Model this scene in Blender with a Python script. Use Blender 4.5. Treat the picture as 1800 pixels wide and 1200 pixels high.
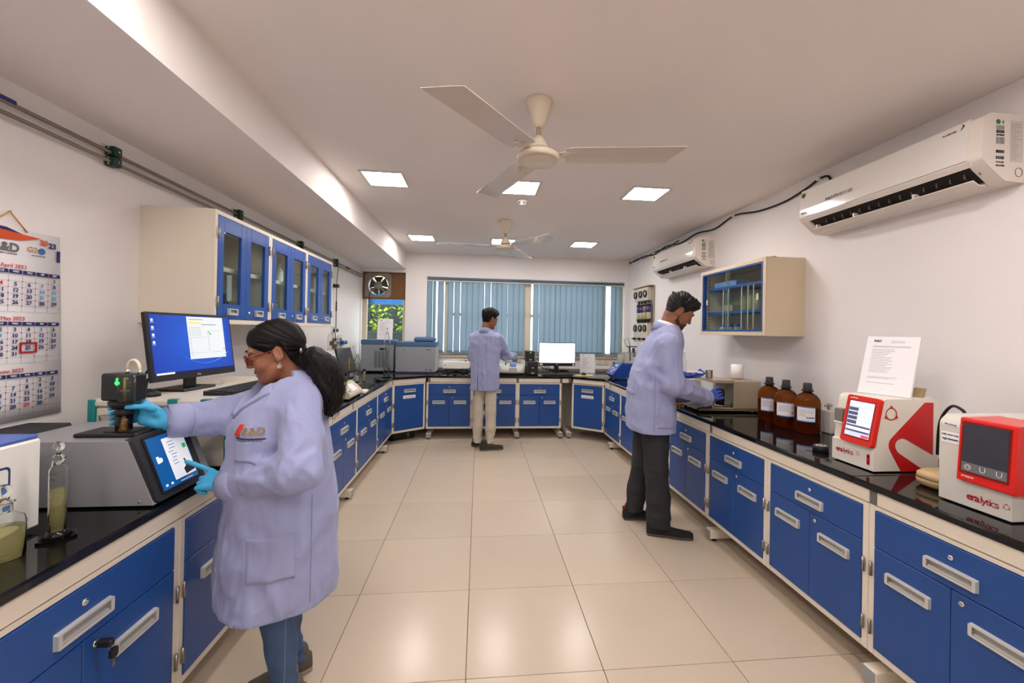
import bpy, bmesh, math, random
import numpy as np
from mathutils import Vector, Matrix
from mathutils.bvhtree import BVHTree
for _o in list(bpy.data.objects): bpy.data.objects.remove(_o)
S = bpy.context.scene
COL = S.collection
PI = math.pi
rnd = random.Random(7)

# ---------------- camera ----------------
F_PX, YAW, PITCH, ROLL = 720.65, 0.1, 0.0044, 0.0185
cam_d = bpy.data.cameras.new('camera'); cam = bpy.data.objects.new('camera', cam_d); COL.objects.link(cam)
cam_d.sensor_fit = 'HORIZONTAL'; cam_d.sensor_width = 36.0; cam_d.lens = F_PX / 1800 * 36
cam_d.shift_x = -(914.43 - 900) / 1800; cam_d.shift_y = -(600 - 579.07) / 1800
cam_d.clip_start = 0.05
_f = Vector((math.sin(YAW) * math.cos(PITCH), math.cos(YAW) * math.cos(PITCH), math.sin(PITCH)))
_r = Vector((math.cos(YAW), -math.sin(YAW), 0)); _u = _r.cross(_f)
_r2 = math.cos(ROLL) * _r + math.sin(ROLL) * _u; _u2 = -math.sin(ROLL) * _r + math.cos(ROLL) * _u
cam.matrix_world = Matrix(((_r2.x, _u2.x, -_f.x, 0), (_r2.y, _u2.y, -_f.y, 0), (_r2.z, _u2.z, -_f.z, 1.475), (0, 0, 0, 1)))
S.camera = cam

# ---------------- world, exposure ----------------
LAMP = 46.0           # ceiling panel emission strength
w = bpy.data.worlds.new('world'); S.world = w; w.use_nodes = True
nt = w.node_tree; bg = nt.nodes['Background']
bg.inputs[0].default_value = (.90, .95, 1.0, 1); bg.inputs[1].default_value = 4.0      # bright hazy daylight outside
S.view_settings.view_transform = 'Standard'; S.view_settings.look = 'None'
S.view_settings.gamma = 1.0; S.view_settings.use_curve_mapping = False
S.view_settings.exposure = 0.0

# ---------------- helpers ----------------
def lin(c):
    if isinstance(c, str):
        c = [int(c[i:i+2], 16) / 255 for i in (0, 2, 4)]
    return tuple((x / 12.92 if x <= .04045 else ((x + .055) / 1.055) ** 2.4) for x in c)
MATS = {}
def M(name, col='cccccc', rough=.5, metal=0., var=0., vscale=4., bump=0., bscale=80., trans=0., ior=1.45, emit=0., ecol=None, spec=.5, coat=0., sheen=0., rvar=0., sub=0.):
    if name in MATS: return MATS[name]
    m = bpy.data.materials.new(name); m.use_nodes = True; t = m.node_tree; p = t.nodes['Principled BSDF']
    c = lin(col); p.inputs['Base Color'].default_value = (*c, 1)
    p.inputs['Roughness'].default_value = rough; p.inputs['Metallic'].default_value = metal
    p.inputs['IOR'].default_value = ior; p.inputs['Transmission Weight'].default_value = trans
    p.inputs['Specular IOR Level'].default_value = spec; p.inputs['Coat Weight'].default_value = coat
    p.inputs['Sheen Weight'].default_value = sheen; p.inputs['Subsurface Weight'].default_value = sub
    if sub: p.inputs['Subsurface Radius'].default_value = (.01, .004, .002)
    if var or bump or rvar:
        tc = t.nodes.new('ShaderNodeTexCoord')
    if var or rvar:
        n = t.nodes.new('ShaderNodeTexNoise'); n.inputs['Scale'].default_value = vscale; n.inputs['Detail'].default_value = 4
        t.links.new(tc.outputs['Object'], n.inputs['Vector'])
    if var:
        mx = t.nodes.new('ShaderNodeMix'); mx.data_type = 'RGBA'
        mx.inputs[6].default_value = (*[max(0, x * (1 - var)) for x in c], 1); mx.inputs[7].default_value = (*[min(1, x * (1 + var)) for x in c], 1)
        t.links.new(n.outputs[0], mx.inputs[0]); t.links.new(mx.outputs[2], p.inputs['Base Color'])
    if rvar:
        mr = t.nodes.new('ShaderNodeMapRange'); mr.inputs[3].default_value = max(0, rough - rvar); mr.inputs[4].default_value = rough + rvar
        t.links.new(n.outputs[0], mr.inputs[0]); t.links.new(mr.outputs[0], p.inputs['Roughness'])
    if bump:
        n2 = t.nodes.new('ShaderNodeTexNoise'); n2.inputs['Scale'].default_value = bscale; n2.inputs['Detail'].default_value = 3
        t.links.new(tc.outputs['Object'], n2.inputs['Vector'])
        b = t.nodes.new('ShaderNodeBump'); b.inputs['Strength'].default_value = bump; b.inputs['Distance'].default_value = .01
        t.links.new(n2.outputs[0], b.inputs['Height']); t.links.new(b.outputs[0], p.inputs['Normal'])
    if emit:
        p.inputs['Emission Color'].default_value = (*lin(ecol or col), 1); p.inputs['Emission Strength'].default_value = emit
    MATS[name] = m; return m
def pane_mat(name, tint='ffffff', refl=.08, rough=.02):
    if name in MATS: return MATS[name]
    m = bpy.data.materials.new(name); m.use_nodes = True; t = m.node_tree; t.nodes.remove(t.nodes['Principled BSDF'])
    tr = t.nodes.new('ShaderNodeBsdfTransparent'); tr.inputs[0].default_value = (*lin(tint), 1)
    gl = t.nodes.new('ShaderNodeBsdfGlossy'); gl.inputs['Roughness'].default_value = rough
    fr = t.nodes.new('ShaderNodeFresnel'); fr.inputs[0].default_value = 1.45
    ge = t.nodes.new('ShaderNodeNewGeometry'); sb = t.nodes.new('ShaderNodeMath'); sb.operation = 'SUBTRACT'; sb.inputs[0].default_value = 1; t.links.new(ge.outputs['Backfacing'], sb.inputs[1])
    mu = t.nodes.new('ShaderNodeMath'); mu.operation = 'MULTIPLY'; t.links.new(fr.outputs[0], mu.inputs[0]); t.links.new(sb.outputs[0], mu.inputs[1])
    mx = t.nodes.new('ShaderNodeMixShader'); t.links.new(mu.outputs[0], mx.inputs[0])
    t.links.new(tr.outputs[0], mx.inputs[1]); t.links.new(gl.outputs[0], mx.inputs[2])
    t.links.new(mx.outputs[0], t.nodes['Material Output'].inputs[0])
    MATS[name] = m; return m

class MB:
    """collects verts/faces of one mesh"""
    def __init__(s): s.v = []; s.f = []; s.sm = []
    def add(s, vs, fs, smooth=False, mx=None):
        o = len(s.v)
        for p in vs:
            p = Vector(p)
            if mx is not None: p = mx @ p
            s.v.append(tuple(p))
        for f in fs: s.f.append([i + o for i in f]); s.sm.append(smooth)
        return s
    def box(s, x0, x1, y0, y1, z0, z1, bev=0., mx=None):
        if bev <= 0:
            vs = [(x0,y0,z0),(x1,y0,z0),(x1,y1,z0),(x0,y1,z0),(x0,y0,z1),(x1,y0,z1),(x1,y1,z1),(x0,y1,z1)]
            return s.add(vs, [(0,3,2,1),(4,5,6,7),(0,1,5,4),(1,2,6,5),(2,3,7,6),(3,0,4,7)], False, mx)
        b = min(bev, (x1-x0)*.49, (y1-y0)*.49, (z1-z0)*.49)
        vs = []; idx = {}
        X = (x0, x1); Y = (y0, y1); Z = (z0, z1)
        for i in (0,1):
            for j in (0,1):
                for k in (0,1):
                    sx, sy, sz = 1-2*i, 1-2*j, 1-2*k
                    for a, d in enumerate(((0,b,b),(b,0,b),(b,b,0))):
                        idx[i,j,k,a] = len(vs); vs.append((X[i]+sx*d[0], Y[j]+sy*d[1], Z[k]+sz*d[2]))
        fs = []
        for i in (0,1):
            fs.append([idx[i,0,0,0], idx[i,1,0,0], idx[i,1,1,0], idx[i,0,1,0]])
            fs.append([idx[0,i,0,1], idx[1,i,0,1], idx[1,i,1,1], idx[0,i,1,1]])
            fs.append([idx[0,0,i,2], idx[1,0,i,2], idx[1,1,i,2], idx[0,1,i,2]])
        for i in (0,1):
            for j in (0,1):
                fs.append([idx[i,j,0,0], idx[i,j,1,0], idx[i,j,1,1], idx[i,j,0,1]])
                fs.append([idx[i,0,j,0], idx[i,1,j,0], idx[i,1,j,2], idx[i,0,j,2]])
                fs.append([idx[0,i,j,1], idx[1,i,j,1], idx[1,i,j,2], idx[0,i,j,2]])
                for k in (0,1): fs.append([idx[i,j,k,0], idx[i,j,k,1], idx[i,j,k,2]])
        return s.add(vs, fs, False, mx)
    def lathe(s, prof, n=24, c=(0,0,0), mx=None, smooth=True, cap=True):
        vs = []; fs = []
        for (r, z) in prof:
            for k in range(n):
                a = 2*PI*k/n; vs.append((c[0]+r*math.cos(a), c[1]+r*math.sin(a), c[2]+z))
        for i in range(len(prof)-1):
            for k in range(n):
                k2 = (k+1) % n; fs.append((i*n+k, i*n+k2, (i+1)*n+k2, (i+1)*n+k))
        s.add(vs, fs, smooth, mx)
        if cap:
            o = len(s.v) - len(vs)
            if prof[0][0] > 1e-6: s.f.append([o + k for k in reversed(range(n))]); s.sm.append(False)
            if prof[-1][0] > 1e-6: s.f.append([o + (len(prof)-1)*n + k for k in range(n)]); s.sm.append(False)
        return s
    def cyl(s, a, b, r, r2=None, n=16, smooth=True):
        a = Vector(a); b = Vector(b); d = b - a; L = d.length
        q = d.to_track_quat('Z', 'Y').to_matrix().to_4x4(); q.translation = a
        return s.lathe([(r, 0), (r if r2 is None else r2, L)], n, mx=q, smooth=smooth)
    def tube(s, pts, r, n=8, caps=True):
        pts = [Vector(p) for p in pts]; m = len(pts); rings = []
        rs = r if isinstance(r, (list, tuple)) else [r]*m
        t0 = (pts[1]-pts[0]).normalized(); up = Vector((0,0,1)) if abs(t0.z) < .9 else Vector((1,0,0))
        nrm = t0.cross(up).normalized(); vs = []; fs = []
        for i, p in enumerate(pts):
            t = ((pts[min(i+1,m-1)] - pts[max(i-1,0)])).normalized()
            nrm = (nrm - t*nrm.dot(t)).normalized(); bn = t.cross(nrm)
            for k in range(n):
                a = 2*PI*k/n; vs.append(p + (nrm*math.cos(a) + bn*math.sin(a))*rs[i])
        for i in range(m-1):
            for k in range(n):
                k2 = (k+1)%n; fs.append((i*n+k, i*n+k2, (i+1)*n+k2, (i+1)*n+k))
        if caps: fs.append(list(reversed(range(n)))); fs.append([(m-1)*n+k for k in range(n)])
        return s.add(vs, fs, True)
    def prism(s, poly, h0, h1, axis='z', mx=None, smooth=False):
        """poly of 2D points extruded along axis; x: (y,z), y: (x,z), z: (x,y)"""
        def P(a, b, h): return {'z': (a,b,h), 'y': (a,h,b), 'x': (h,a,b)}[axis]
        n = len(poly); vs = [P(a,b,h0) for a,b in poly] + [P(a,b,h1) for a,b in poly]
        fs = [list(range(n)), [n+i for i in reversed(range(n))]] + [[(i+1)%n, i, n+i, n+(i+1)%n] for i in range(n)]
        s.add(vs, fs, smooth, mx); s.sm[-n-2] = s.sm[-n-1] = False
        return s
    def mesh(s, name):
        me = bpy.data.meshes.new(name); me.from_pydata(s.v, [], s.f); me.validate(clean_customdata=False)
        if len(me.polygons) == len(s.sm): me.polygons.foreach_set('use_smooth', s.sm)
        bm = bmesh.new(); bm.from_mesh(me); bmesh.ops.recalc_face_normals(bm, faces=bm.faces); bm.to_mesh(me); bm.free()
        me.update(); return me
def ob(name, mesh, mat, parent=None, loc=None, rot=None, kind=None, label=None):
    if isinstance(mesh, MB): mesh = mesh.mesh(name)
    if mat is not None and not mesh.materials: mesh.materials.append(mat)
    o = bpy.data.objects.new(name, mesh); COL.objects.link(o)
    if parent is not None: o.parent = parent
    if loc is not None: o.location = loc
    if rot is not None: o.rotation_euler = rot if isinstance(rot, (tuple, list)) else (0, 0, rot)
    if kind: o['kind'] = kind
    if label: o['label'] = label
    return o
def tag(o, label, cat, group=None):
    o['label'] = label; o['category'] = cat
    if group: o['group'] = group
    return o
def thing(name, label, cat, loc=(0,0,0), rz=0, group=None):
    o = bpy.data.objects.new(name, None); COL.objects.link(o); o.location = loc; o.rotation_euler = (0, 0, rz)
    o.empty_display_size = .05
    return tag(o, label, cat, group)
def copy_tree(o, parent=None):
    c = o.copy(); COL.objects.link(c); c.parent = parent
    for ch in list(o.children): copy_tree(ch, c)
    return c
def rrect(x0, x1, y0, y1, r, n=5):
    pts = []
    for cx, cy, a0 in ((x1-r,y1-r,0),(x0+r,y1-r,90),(x0+r,y0+r,180),(x1-r,y0+r,270)):
        for k in range(n+1):
            a = math.radians(a0 + 90*k/n); pts.append((cx+r*math.cos(a), cy+r*math.sin(a)))
    return pts
_tc = {}
def text_mesh(body, size, align='CENTER', bold=0., ext=0.0004, space=1.0, line=1.0, aligny='CENTER'):
    key = (body, size, align, bold, ext, space, line, aligny)
    if key in _tc: return _tc[key]
    cu = bpy.data.curves.new('lettering', 'FONT'); cu.body = body; cu.size = size; cu.align_x = align; cu.align_y = aligny
    cu.extrude = ext; cu.offset = bold; cu.space_character = space; cu.space_line = line; cu.resolution_u = 3
    o = bpy.data.objects.new('lettering', cu)
    me = bpy.data.meshes.new_from_object(o); bpy.data.objects.remove(o); bpy.data.curves.remove(cu)
    _tc[key] = me; return me
def text(body, size, mat, parent, loc, rot=(PI/2,0,0), name='lettering', **k):
    me = text_mesh(body, size, **k).copy(); me.materials.clear(); me.materials.append(mat)
    return ob(name, me, mat, parent, loc, rot)

# ---------------- shared materials ----------------
WALL = M('wall_paint', 'f1ecea', .75, var=.03, vscale=2.5, bump=.05, bscale=30)
CEIL = M('ceiling_paint', 'efe7e3', .8, var=.025, vscale=1.5, bump=.03, bscale=30)
CREAM = M('cream_metal', 'e6dccb', .35, var=.03, vscale=6)
BEIGE = M('beige_metal', 'ddcdb8', .45, var=.04, vscale=3)
BLUE = M('blue_enamel', '17498f', .36, var=.08, vscale=3, spec=.6)
BLACK = M('black_plastic', '17171a', .45, bump=.05, bscale=300)
DARK = M('dark_grey_plastic', '35353a', .5, var=.1)
WHITE = M('white_plastic', 'eceae4', .35, var=.02)
STEEL = M('brushed_steel', 'a8a49c', .3, metal=1., var=.1, vscale=30)
CHROME = M('chrome', 'd5d2cc', .12, metal=1.)
SILVER = M('silver_plastic', 'c9c9c8', .3, metal=.3)
HANDLE = M('handle_aluminium', 'd2d1cd', .32, metal=.35)
GREYP = M('grey_plastic', '9a9a9c', .4, var=.04)
RUBBER = M('black_rubber', '0d0d0e', .6)
PAPER = M('white_paper', 'efedf0', .8)
INK = M('black_ink', '26262c', .8)
GINK = M('grey_ink', '8f8f98', .8)
GRANITE = M('black_granite', '0b0b0c', .06, var=.35, vscale=120, spec=.55)
GLASS = M('clear_glass', 'f4f8f6', .01, trans=1., ior=1.46)
PANE = pane_mat('window_glass', 'eef4f2')
BRASS = M('brass', 'b0893f', .25, metal=1.)
# =================== ROOM SHELL ===================
XL, XR, YF, YB, ZC = -1.78, 2.38, -1.6, 6.35, 2.64
def struct(name, mb, mat, parent=None):
    o = ob(name, mb, mat, parent)
    if parent is None: o['kind'] = 'structure'
    return o
# floor: sub-floor (joint colour) and tiles
FL = struct('floor', MB().box(XL-.1, XR+.1, YF-.1, YB+.1, -.1, -.004), M('tile_joint', '57483b', .8))
def tile_mat():
    m = M('floor_tile', 'c7b8a4', .22, var=.06, vscale=1.3, spec=.5)
    t = m.node_tree; p = t.nodes['Principled BSDF']
    oi = t.nodes.new('ShaderNodeObjectInfo'); hs = t.nodes.new('ShaderNodeHueSaturation')
    mr = t.nodes.new('ShaderNodeMapRange'); mr.inputs[3].default_value = .95; mr.inputs[4].default_value = 1.05
    t.links.new(oi.outputs['Random'], mr.inputs[0]); t.links.new(mr.outputs[0], hs.inputs['Value'])
    lk = p.inputs['Base Color'].links[0]; src = lk.from_socket; t.links.new(src, hs.inputs['Color']); t.links.new(hs.outputs[0], p.inputs['Base Color'])
    n = [x for x in t.nodes if x.type == 'TEX_NOISE'][0]; n.inputs['Distortion'].default_value = 1.0
    return m
TILE = tile_mat(); _tm = {}
for i in range(-2, 6):
    for j in range(-6, 8):
        x0 = max(XL, (i - 1.0482) * .6); x1 = min(XR, (i + 1 - 1.0482) * .6)
        y0 = max(YF, (j + 2.9227) * .6); y1 = min(YB, (j + 1 + 2.9227) * .6)
        if x1 - x0 < .03 or y1 - y0 < .03: continue
        key = (round(x1-x0, 3), round(y1-y0, 3))
        if key not in _tm:
            g = .0015; _tm[key] = MB().box(g, key[0]-g, g, key[1]-g, -.008, 0, .0012).mesh('floor_tile')
        ob('floor_tile', _tm[key], TILE, FL, (x0, y0, 0))
struct('ceiling', MB().box(XL-.2, XR+.2, YF-.2, YB+.2, ZC, ZC+.12), CEIL)
struct('trim_1', MB().box(XL, -1.115, YF, YB, 2.385, ZC), CEIL)      # beam along the left wall
struct('wall_left', MB().box(XL-.2, XL, YF-.2, YB+.2, 0, ZC), WALL)
struct('wall_right', MB().box(XR, XR+.2, YF-.2, YB+.2, 0, ZC), WALL)
struct('wall_front', MB().box(XL, XR, YF-.2, YF, 0, ZC), WALL)
# back wall with two openings
W2 = (-1.765, -1.12, 1.0, 2.335); W1 = (-.80, 2.30, 1.09, 2.285)
b = MB(); T = .22
b.box(XL, XR, YB, YB+T, 0, W2[2]); b.box(XL, W2[0], YB, YB+T, W2[2], ZC); b.box(W2[0], W2[1], YB, YB+T, W2[3], ZC)
b.box(W2[1], W1[0], YB, YB+T, W2[2], ZC); b.box(W1[0], W1[1], YB, YB+T, W1[3], ZC); b.box(W1[0], W1[1], YB, YB+T, W2[2], W1[2]); b.box(W1[1], XR, YB, YB+T, W2[2], ZC)
struct('wall_back', b, WALL)
struct('trim_2', MB().box(-.69, XR, YB-.05, YB, .86, .905, .004), M('upstand_stone', '8d8478', .4))
# window 1
FR = M('window_frame_paint', 'd9cbb2', .5, var=.06)
w1 = thing('window_1', 'wide window behind the vertical blinds', 'window', (0, 0, 0)); del w1['category']; w1['kind'] = 'structure'; del w1['label']
yf = YB + .09
def bar(x0, x1, z0, z1, n='window_frame', par=w1, d=.05, m=FR): ob(n, MB().box(x0, x1, yf, yf+d, z0, z1, .004), m, par)
bar(W1[0], W1[0]+.05, W1[2], W1[3]); bar(W1[1]-.05, W1[1], W1[2], W1[3]); bar(W1[0]+.05, W1[1]-.05, W1[3]-.05, W1[3]); bar(W1[0]+.05, W1[1]-.05, W1[2], W1[2]+.05)
for xm, xw in ((-.505, .033), (.757, .055), (1.99, .035)): bar(xm-xw, xm+xw, W1[2]+.05, W1[3]-.05, 'mullion')
for a, c in ((-.472, .70), (.812, 1.955)): bar(a, c, 1.70, 1.745, 'transom')
for a, c in ((-.75, -.538), (-.472, .702), (.812, 1.955), (2.025, 2.25)):
    ob('window_pane', MB().box(a, c, yf+.02, yf+.026, W1[2]+.05, W1[3]-.05), PANE, w1)
for hx in (.72, .794):
    ob('window_handle', MB().box(hx-.01, hx+.01, yf-.02, yf, 1.70, 1.76, .003).box(hx-.006, hx+.006, yf-.035, yf-.02, 1.715, 1.80, .003), FR, w1)
ob('window_sill', MB().box(W1[0]-.02, W1[1]+.02, YB-.025, YB+.09, W1[2]-.03, W1[2], .004), M('sill_stone', 'b9ab9b', .5, var=.1), w1)
# window 2 with plywood board and exhaust fan
w2 = thing('window_2', 'x', 'x'); del w2['category']; del w2['label']; w2['kind'] = 'structure'
bar(W2[0], W2[0]+.06, W2[2], W2[3], par=w2); bar(W2[1]-.05, W2[1], W2[2], W2[3], par=w2); bar(W2[0]+.06, W2[1]-.05, W2[2], W2[2]+.05, par=w2)
ob('window_pane', MB().box(W2[0]+.06, W2[1]-.05, yf+.02, yf+.026, W2[2]+.05, 1.93), PANE, w2)
fx, fz, fr = -1.535, 2.135, .158
# plywood with a round hole
def plate_hole(x0, x1, z0, z1, cx, cz, r, y0, y1, n=48):
    mb = MB(); vs = []
    def edge(a):
        c, s = math.cos(a), math.sin(a); k = 1e9
        if c > 1e-9: k = min(k, (x1-cx)/c)
        if c < -1e-9: k = min(k, (x0-cx)/c)
        if s > 1e-9: k = min(k, (z1-cz)/s)
        if s < -1e-9: k = min(k, (z0-cz)/s)
        return (cx+c*k, cz+s*k)
    angs = sorted(set([2*PI*i/n for i in range(n)] + [math.atan2(z-cz, x-cx) % (2*PI) for x in (x0,x1) for z in (z0,z1)]))
    m = len(angs)
    for y in (y0, y1):
        for a in angs: vs.append((cx+r*math.cos(a), y, cz+r*math.sin(a)))
        for a in angs: e = edge(a); vs.append((e[0], y, e[1]))
    fs = []
    for i in range(m):
        j = (i+1) % m
        fs += [(i, j, m+j, m+i), (2*m+i, 3*m+i, 3*m+j, 2*m+j), (i, 2*m+i, 2*m+j, j), (m+i, m+j, 3*m+j, 3*m+i)]
    return mb.add(vs, fs)
PLY = M('brown_plywood', '7a5230', .6, var=.12, vscale=8)
ob('plywood_panel', plate_hole(W2[0], W2[1], 1.925, W2[3], fx, fz, fr+.005, yf-.03, yf-.012), PLY, w2)
FANG = M('fan_grey', '8f8780', .45, var=.05)
ef = thing('exhaust_fan', 'grey five-blade exhaust fan set in the brown board above the corner window', 'exhaust fan', (fx, yf-.03, fz))
sq = rrect(-.195, .195, -.185, .185, .06)
def ring_plate(outer, r, y0, y1, n):
    mb = MB(); angs = [math.atan2(p[1], p[0]) for p in outer]; m = len(outer); vs = []
    for y in (y0, y1):
        vs += [(r*math.cos(a), y, r*math.sin(a)) for a in angs] + [(p[0], y, p[1]) for p in outer]
    fs = []
    for i in range(m):
        j = (i+1) % m; fs += [(i, j, m+j, m+i), (2*m+i, 3*m+i, 3*m+j, 2*m+j), (i, 2*m+i, 2*m+j, j), (m+i, m+j, 3*m+j, 3*m+i)]
    return mb.add(vs, fs)
sq2 = []
for i in range(len(sq)):      # densify
    p, q = sq[i], sq[(i+1) % len(sq)]; k = max(1, int(math.hypot(p[0]-q[0], p[1]-q[1]) / .03))
    sq2 += [(p[0]+(q[0]-p[0])*t/k, p[1]+(q[1]-p[1])*t/k) for t in range(k)]
ob('frame', ring_plate(sq2, fr, -.012, 0, 40), FANG, ef)
ob('duct_ring', MB().lathe([(fr, -.02), (fr, .09), (fr-.006, .09), (fr-.006, -.02), (fr, -.02)], 40, cap=False, mx=Matrix.Rotation(-PI/2, 4, 'X')), FANG, ef)
for k in range(4):
    a = PI/4 + k*PI/2
    ob('strut', MB().cyl((.05*math.cos(a), -.005, .05*math.sin(a)), ((fr+.02)*math.cos(a), -.005, (fr+.02)*math.sin(a)), .01, n=8), FANG, ef)
FANB = M('fan_blade_grey', '55504c', .5)
for k in range(5):
    mb = MB(); vs = []; n = 6; a0 = k*2*PI/5 + .35
    for i in range(n+1):
        r_ = .05 + (.150-.05)*i/n
        for s_ in (-1, 1):
            a = a0 + s_*(.50 + .06*math.sin(i/n*PI)); vs.append((r_*math.cos(a), .035 + s_*.018, r_*math.sin(a)))
    ob('blade', mb.add(vs, [(2*i, 2*i+1, 2*i+3, 2*i+2) for i in range(n)], True), FANB, ef)
ob('motor_hub', MB().lathe([(0, -.035), (.045, -.033), (.056, -.022), (.056, .05), (0, .05)], 28, mx=Matrix.Rotation(-PI/2, 4, 'X')), FANG, ef)
ob('power_cable', MB().tube([(-.12, -.02, -.13), (-.125, -.03, -.25), (-.10, -.04, -.38), (-.06, -.05, -.5), (-.03, -.06, -.62)], .005), RUBBER, ef)
# vertical blinds
def slat_mat():
    m = bpy.data.materials.new('blind_fabric'); m.use_nodes = True; t = m.node_tree; t.nodes.remove(t.nodes['Principled BSDF'])
    tc = t.nodes.new('ShaderNodeTexCoord'); wv = t.nodes.new('ShaderNodeTexWave'); wv.wave_type = 'BANDS'; wv.bands_direction = 'X'
    wv.inputs['Scale'].default_value = 22; t.links.new(tc.outputs['Object'], wv.inputs['Vector'])
    rp = t.nodes.new('ShaderNodeMix'); rp.data_type = 'RGBA'; rp.inputs[6].default_value = (*lin('9cb3c4'), 1); rp.inputs[7].default_value = (*lin('bfd0dc'), 1)
    t.links.new(wv.outputs[0], rp.inputs[0])
    d = t.nodes.new('ShaderNodeBsdfDiffuse'); tr = t.nodes.new('ShaderNodeBsdfTranslucent'); mx = t.nodes.new('ShaderNodeMixShader'); mx.inputs[0].default_value = .5
    t.links.new(rp.outputs[2], d.inputs[0]); t.links.new(rp.outputs[2], tr.inputs[0]); t.links.new(d.outputs[0], mx.inputs[1]); t.links.new(tr.outputs[0], mx.inputs[2])
    t.links.new(mx.outputs[0], t.nodes['Material Output'].inputs[0]); return m
SLAT = slat_mat()
vb = thing('vertical_blind', 'blue vertical fabric blind across the wide back window', 'blind', (0, YB+.012, 0))
ob('head_rail', MB().box(-.79, 2.29, -.03, .02, 2.235, 2.268, .004), M('blind_rail', '3b5877', .4), vb)
ob('head_rail_lip', MB().box(-.79, 2.29, -.025, .015, 2.215, 2.232, .003), FR, vb)
sm = MB(); hw = .046
prof = [(-hw, 0), (-hw*.5, -.004), (0, -.0055), (hw*.5, -.004), (hw, 0)]
vs = [(x, y+dy, z) for dy in (0, .0012) for x, y in prof for z in (1.135, 2.215)]
fs = [(2*i, 2*i+1, 2*i+3, 2*i+2) for i in range(4)] + [(10+2*i, 12+2*i, 13+2*i, 11+2*i) for i in range(4)] + [(0, 10, 11, 1), (8, 9, 19, 18)]
slm = sm.add(vs, fs, True).mesh('slat')
wt = MB().box(-hw, hw, -.0075, .004, 1.128, 1.165, .001).mesh('bottom_weight')
WT = M('blind_weight', '6f8796', .7)
def bx(c): return -.81 + (c-48) * .00188
spec = [(75,0),(114,68),(165,6),(244,2),(297,-3),(350,3),(397,-2),(444,4),(493,-4),(545,2),(598,-2),(640,3),(685,-3),(735,2),(782,-4),(826,3),
        (946,2),(996,-3),(1043,3),(1088,-4),(1130,2),(1176,-3),(1223,3),(1270,-2),(1317,3),(1364,-3),(1410,3),(1454,-3),(1498,2),(1538,66),(1610,3),(1648,-8)]
for c, a in spec:
    so = ob('slat', slm, SLAT, vb, (bx(c), .004*rnd.uniform(-1, 1), 0), math.radians(a + rnd.uniform(-3, 3)))
    ob('bottom_weight', wt, WT, so)
# outside, seen through the corner window and slits: yard wall, mesh fence, shrubs
gnd = struct('ground_outside', MB().box(-6, 7, YB+.3, 16, -.3, -.1), M('yard_soil', 'cfcac0', .9, var=.2))
OUT = thing('mesh_fence', 'wire mesh fence with a blue sheet outside the corner window', 'fence', (-3.3, 8.9, 0))
ob('panel_sheet', MB().box(-1.5, 2.1, .1, .14, 2.0, 2.24), M('blue_sheet', '2f7fd0', .5), OUT)
ob('low_wall', MB().box(-1.5, 2.1, .05, .2, -.1, 1.99), M('grey_yard_wall', '4a4e4c', .9, var=.15), OUT)
struct('wall_yard', MB().box(-5, -1.2, 9.3, 9.5, -.1, 4.5), M('yard_cream', 'd8c8a0', .9, var=.05))
tag(ob('yard_container', MB().box(-4.4, -1.2, 7.6, 7.9, -.1, 1.43, .02), M('container_dark', '2f3436', .7, var=.15)), 'dark grey container below the shrubs outside the corner window', 'container')
wire = MB()
for k in range(64): wire.cyl((-1.5+k*.055, 0, 1.2), (-1.5+k*.055, 0, 2.3), .004, n=5)
for k in range(9): wire.cyl((-1.5, 0, 1.25+k*.16), (2.05, 0, 1.25+k*.13), .004, n=5)
ob('wire_mesh', wire, M('fence_wire', '3c4c55', .6), OUT, kind='stuff')
for k in range(3): ob('post', MB().cyl((-1.4+k*1.2, .03, -.1), (-1.4+k*1.2, .03, 2.6), .025, n=8), DARK, OUT)
LEAF = M('leaf_green', 'b4d23a', .5, var=.3, vscale=6)
for si, sx in enumerate((-3.05, -2.5, -1.95, -1.4)):
    sh = thing('shrub', ['leafy green shrub at the left edge of the corner window', 'leafy green shrub below the exhaust fan cable outside', 'leafy green shrub behind the propped document outside', 'leafy green shrub at the right edge of the corner window'][si], 'shrub', (sx, 8.35, -.1), group='shrubs outside the corner window')
    lv = MB()
    for k in range(160):
        h = rnd.uniform(1.3, 2.03); a = rnd.uniform(0, 2*PI); r_ = .24*math.sqrt(rnd.random()); c = Vector((r_*math.cos(a), r_*math.sin(a), h))
        q = Matrix.Translation(c) @ Matrix.Rotation(rnd.uniform(0, 6.3), 4, 'Z') @ Matrix.Rotation(rnd.uniform(-.9, .9), 4, 'X')
        lv.add([(0,0,0),(.03,.035,.006),(0,.1,0),(-.03,.035,.006)], [(0,1,2),(0,2,3)], True, q)
    ob('foliage', lv, LEAF, sh, kind='stuff')
    st = MB()
    for k in range(5): st.cyl((rnd.uniform(-.03,.03), rnd.uniform(-.03,.03), 0), (rnd.uniform(-.15,.15), rnd.uniform(-.15,.15), 1.7), .008, .004, n=6)
    ob('stem', st, M('stem_brown', '5d4a33', .8), sh)

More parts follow.
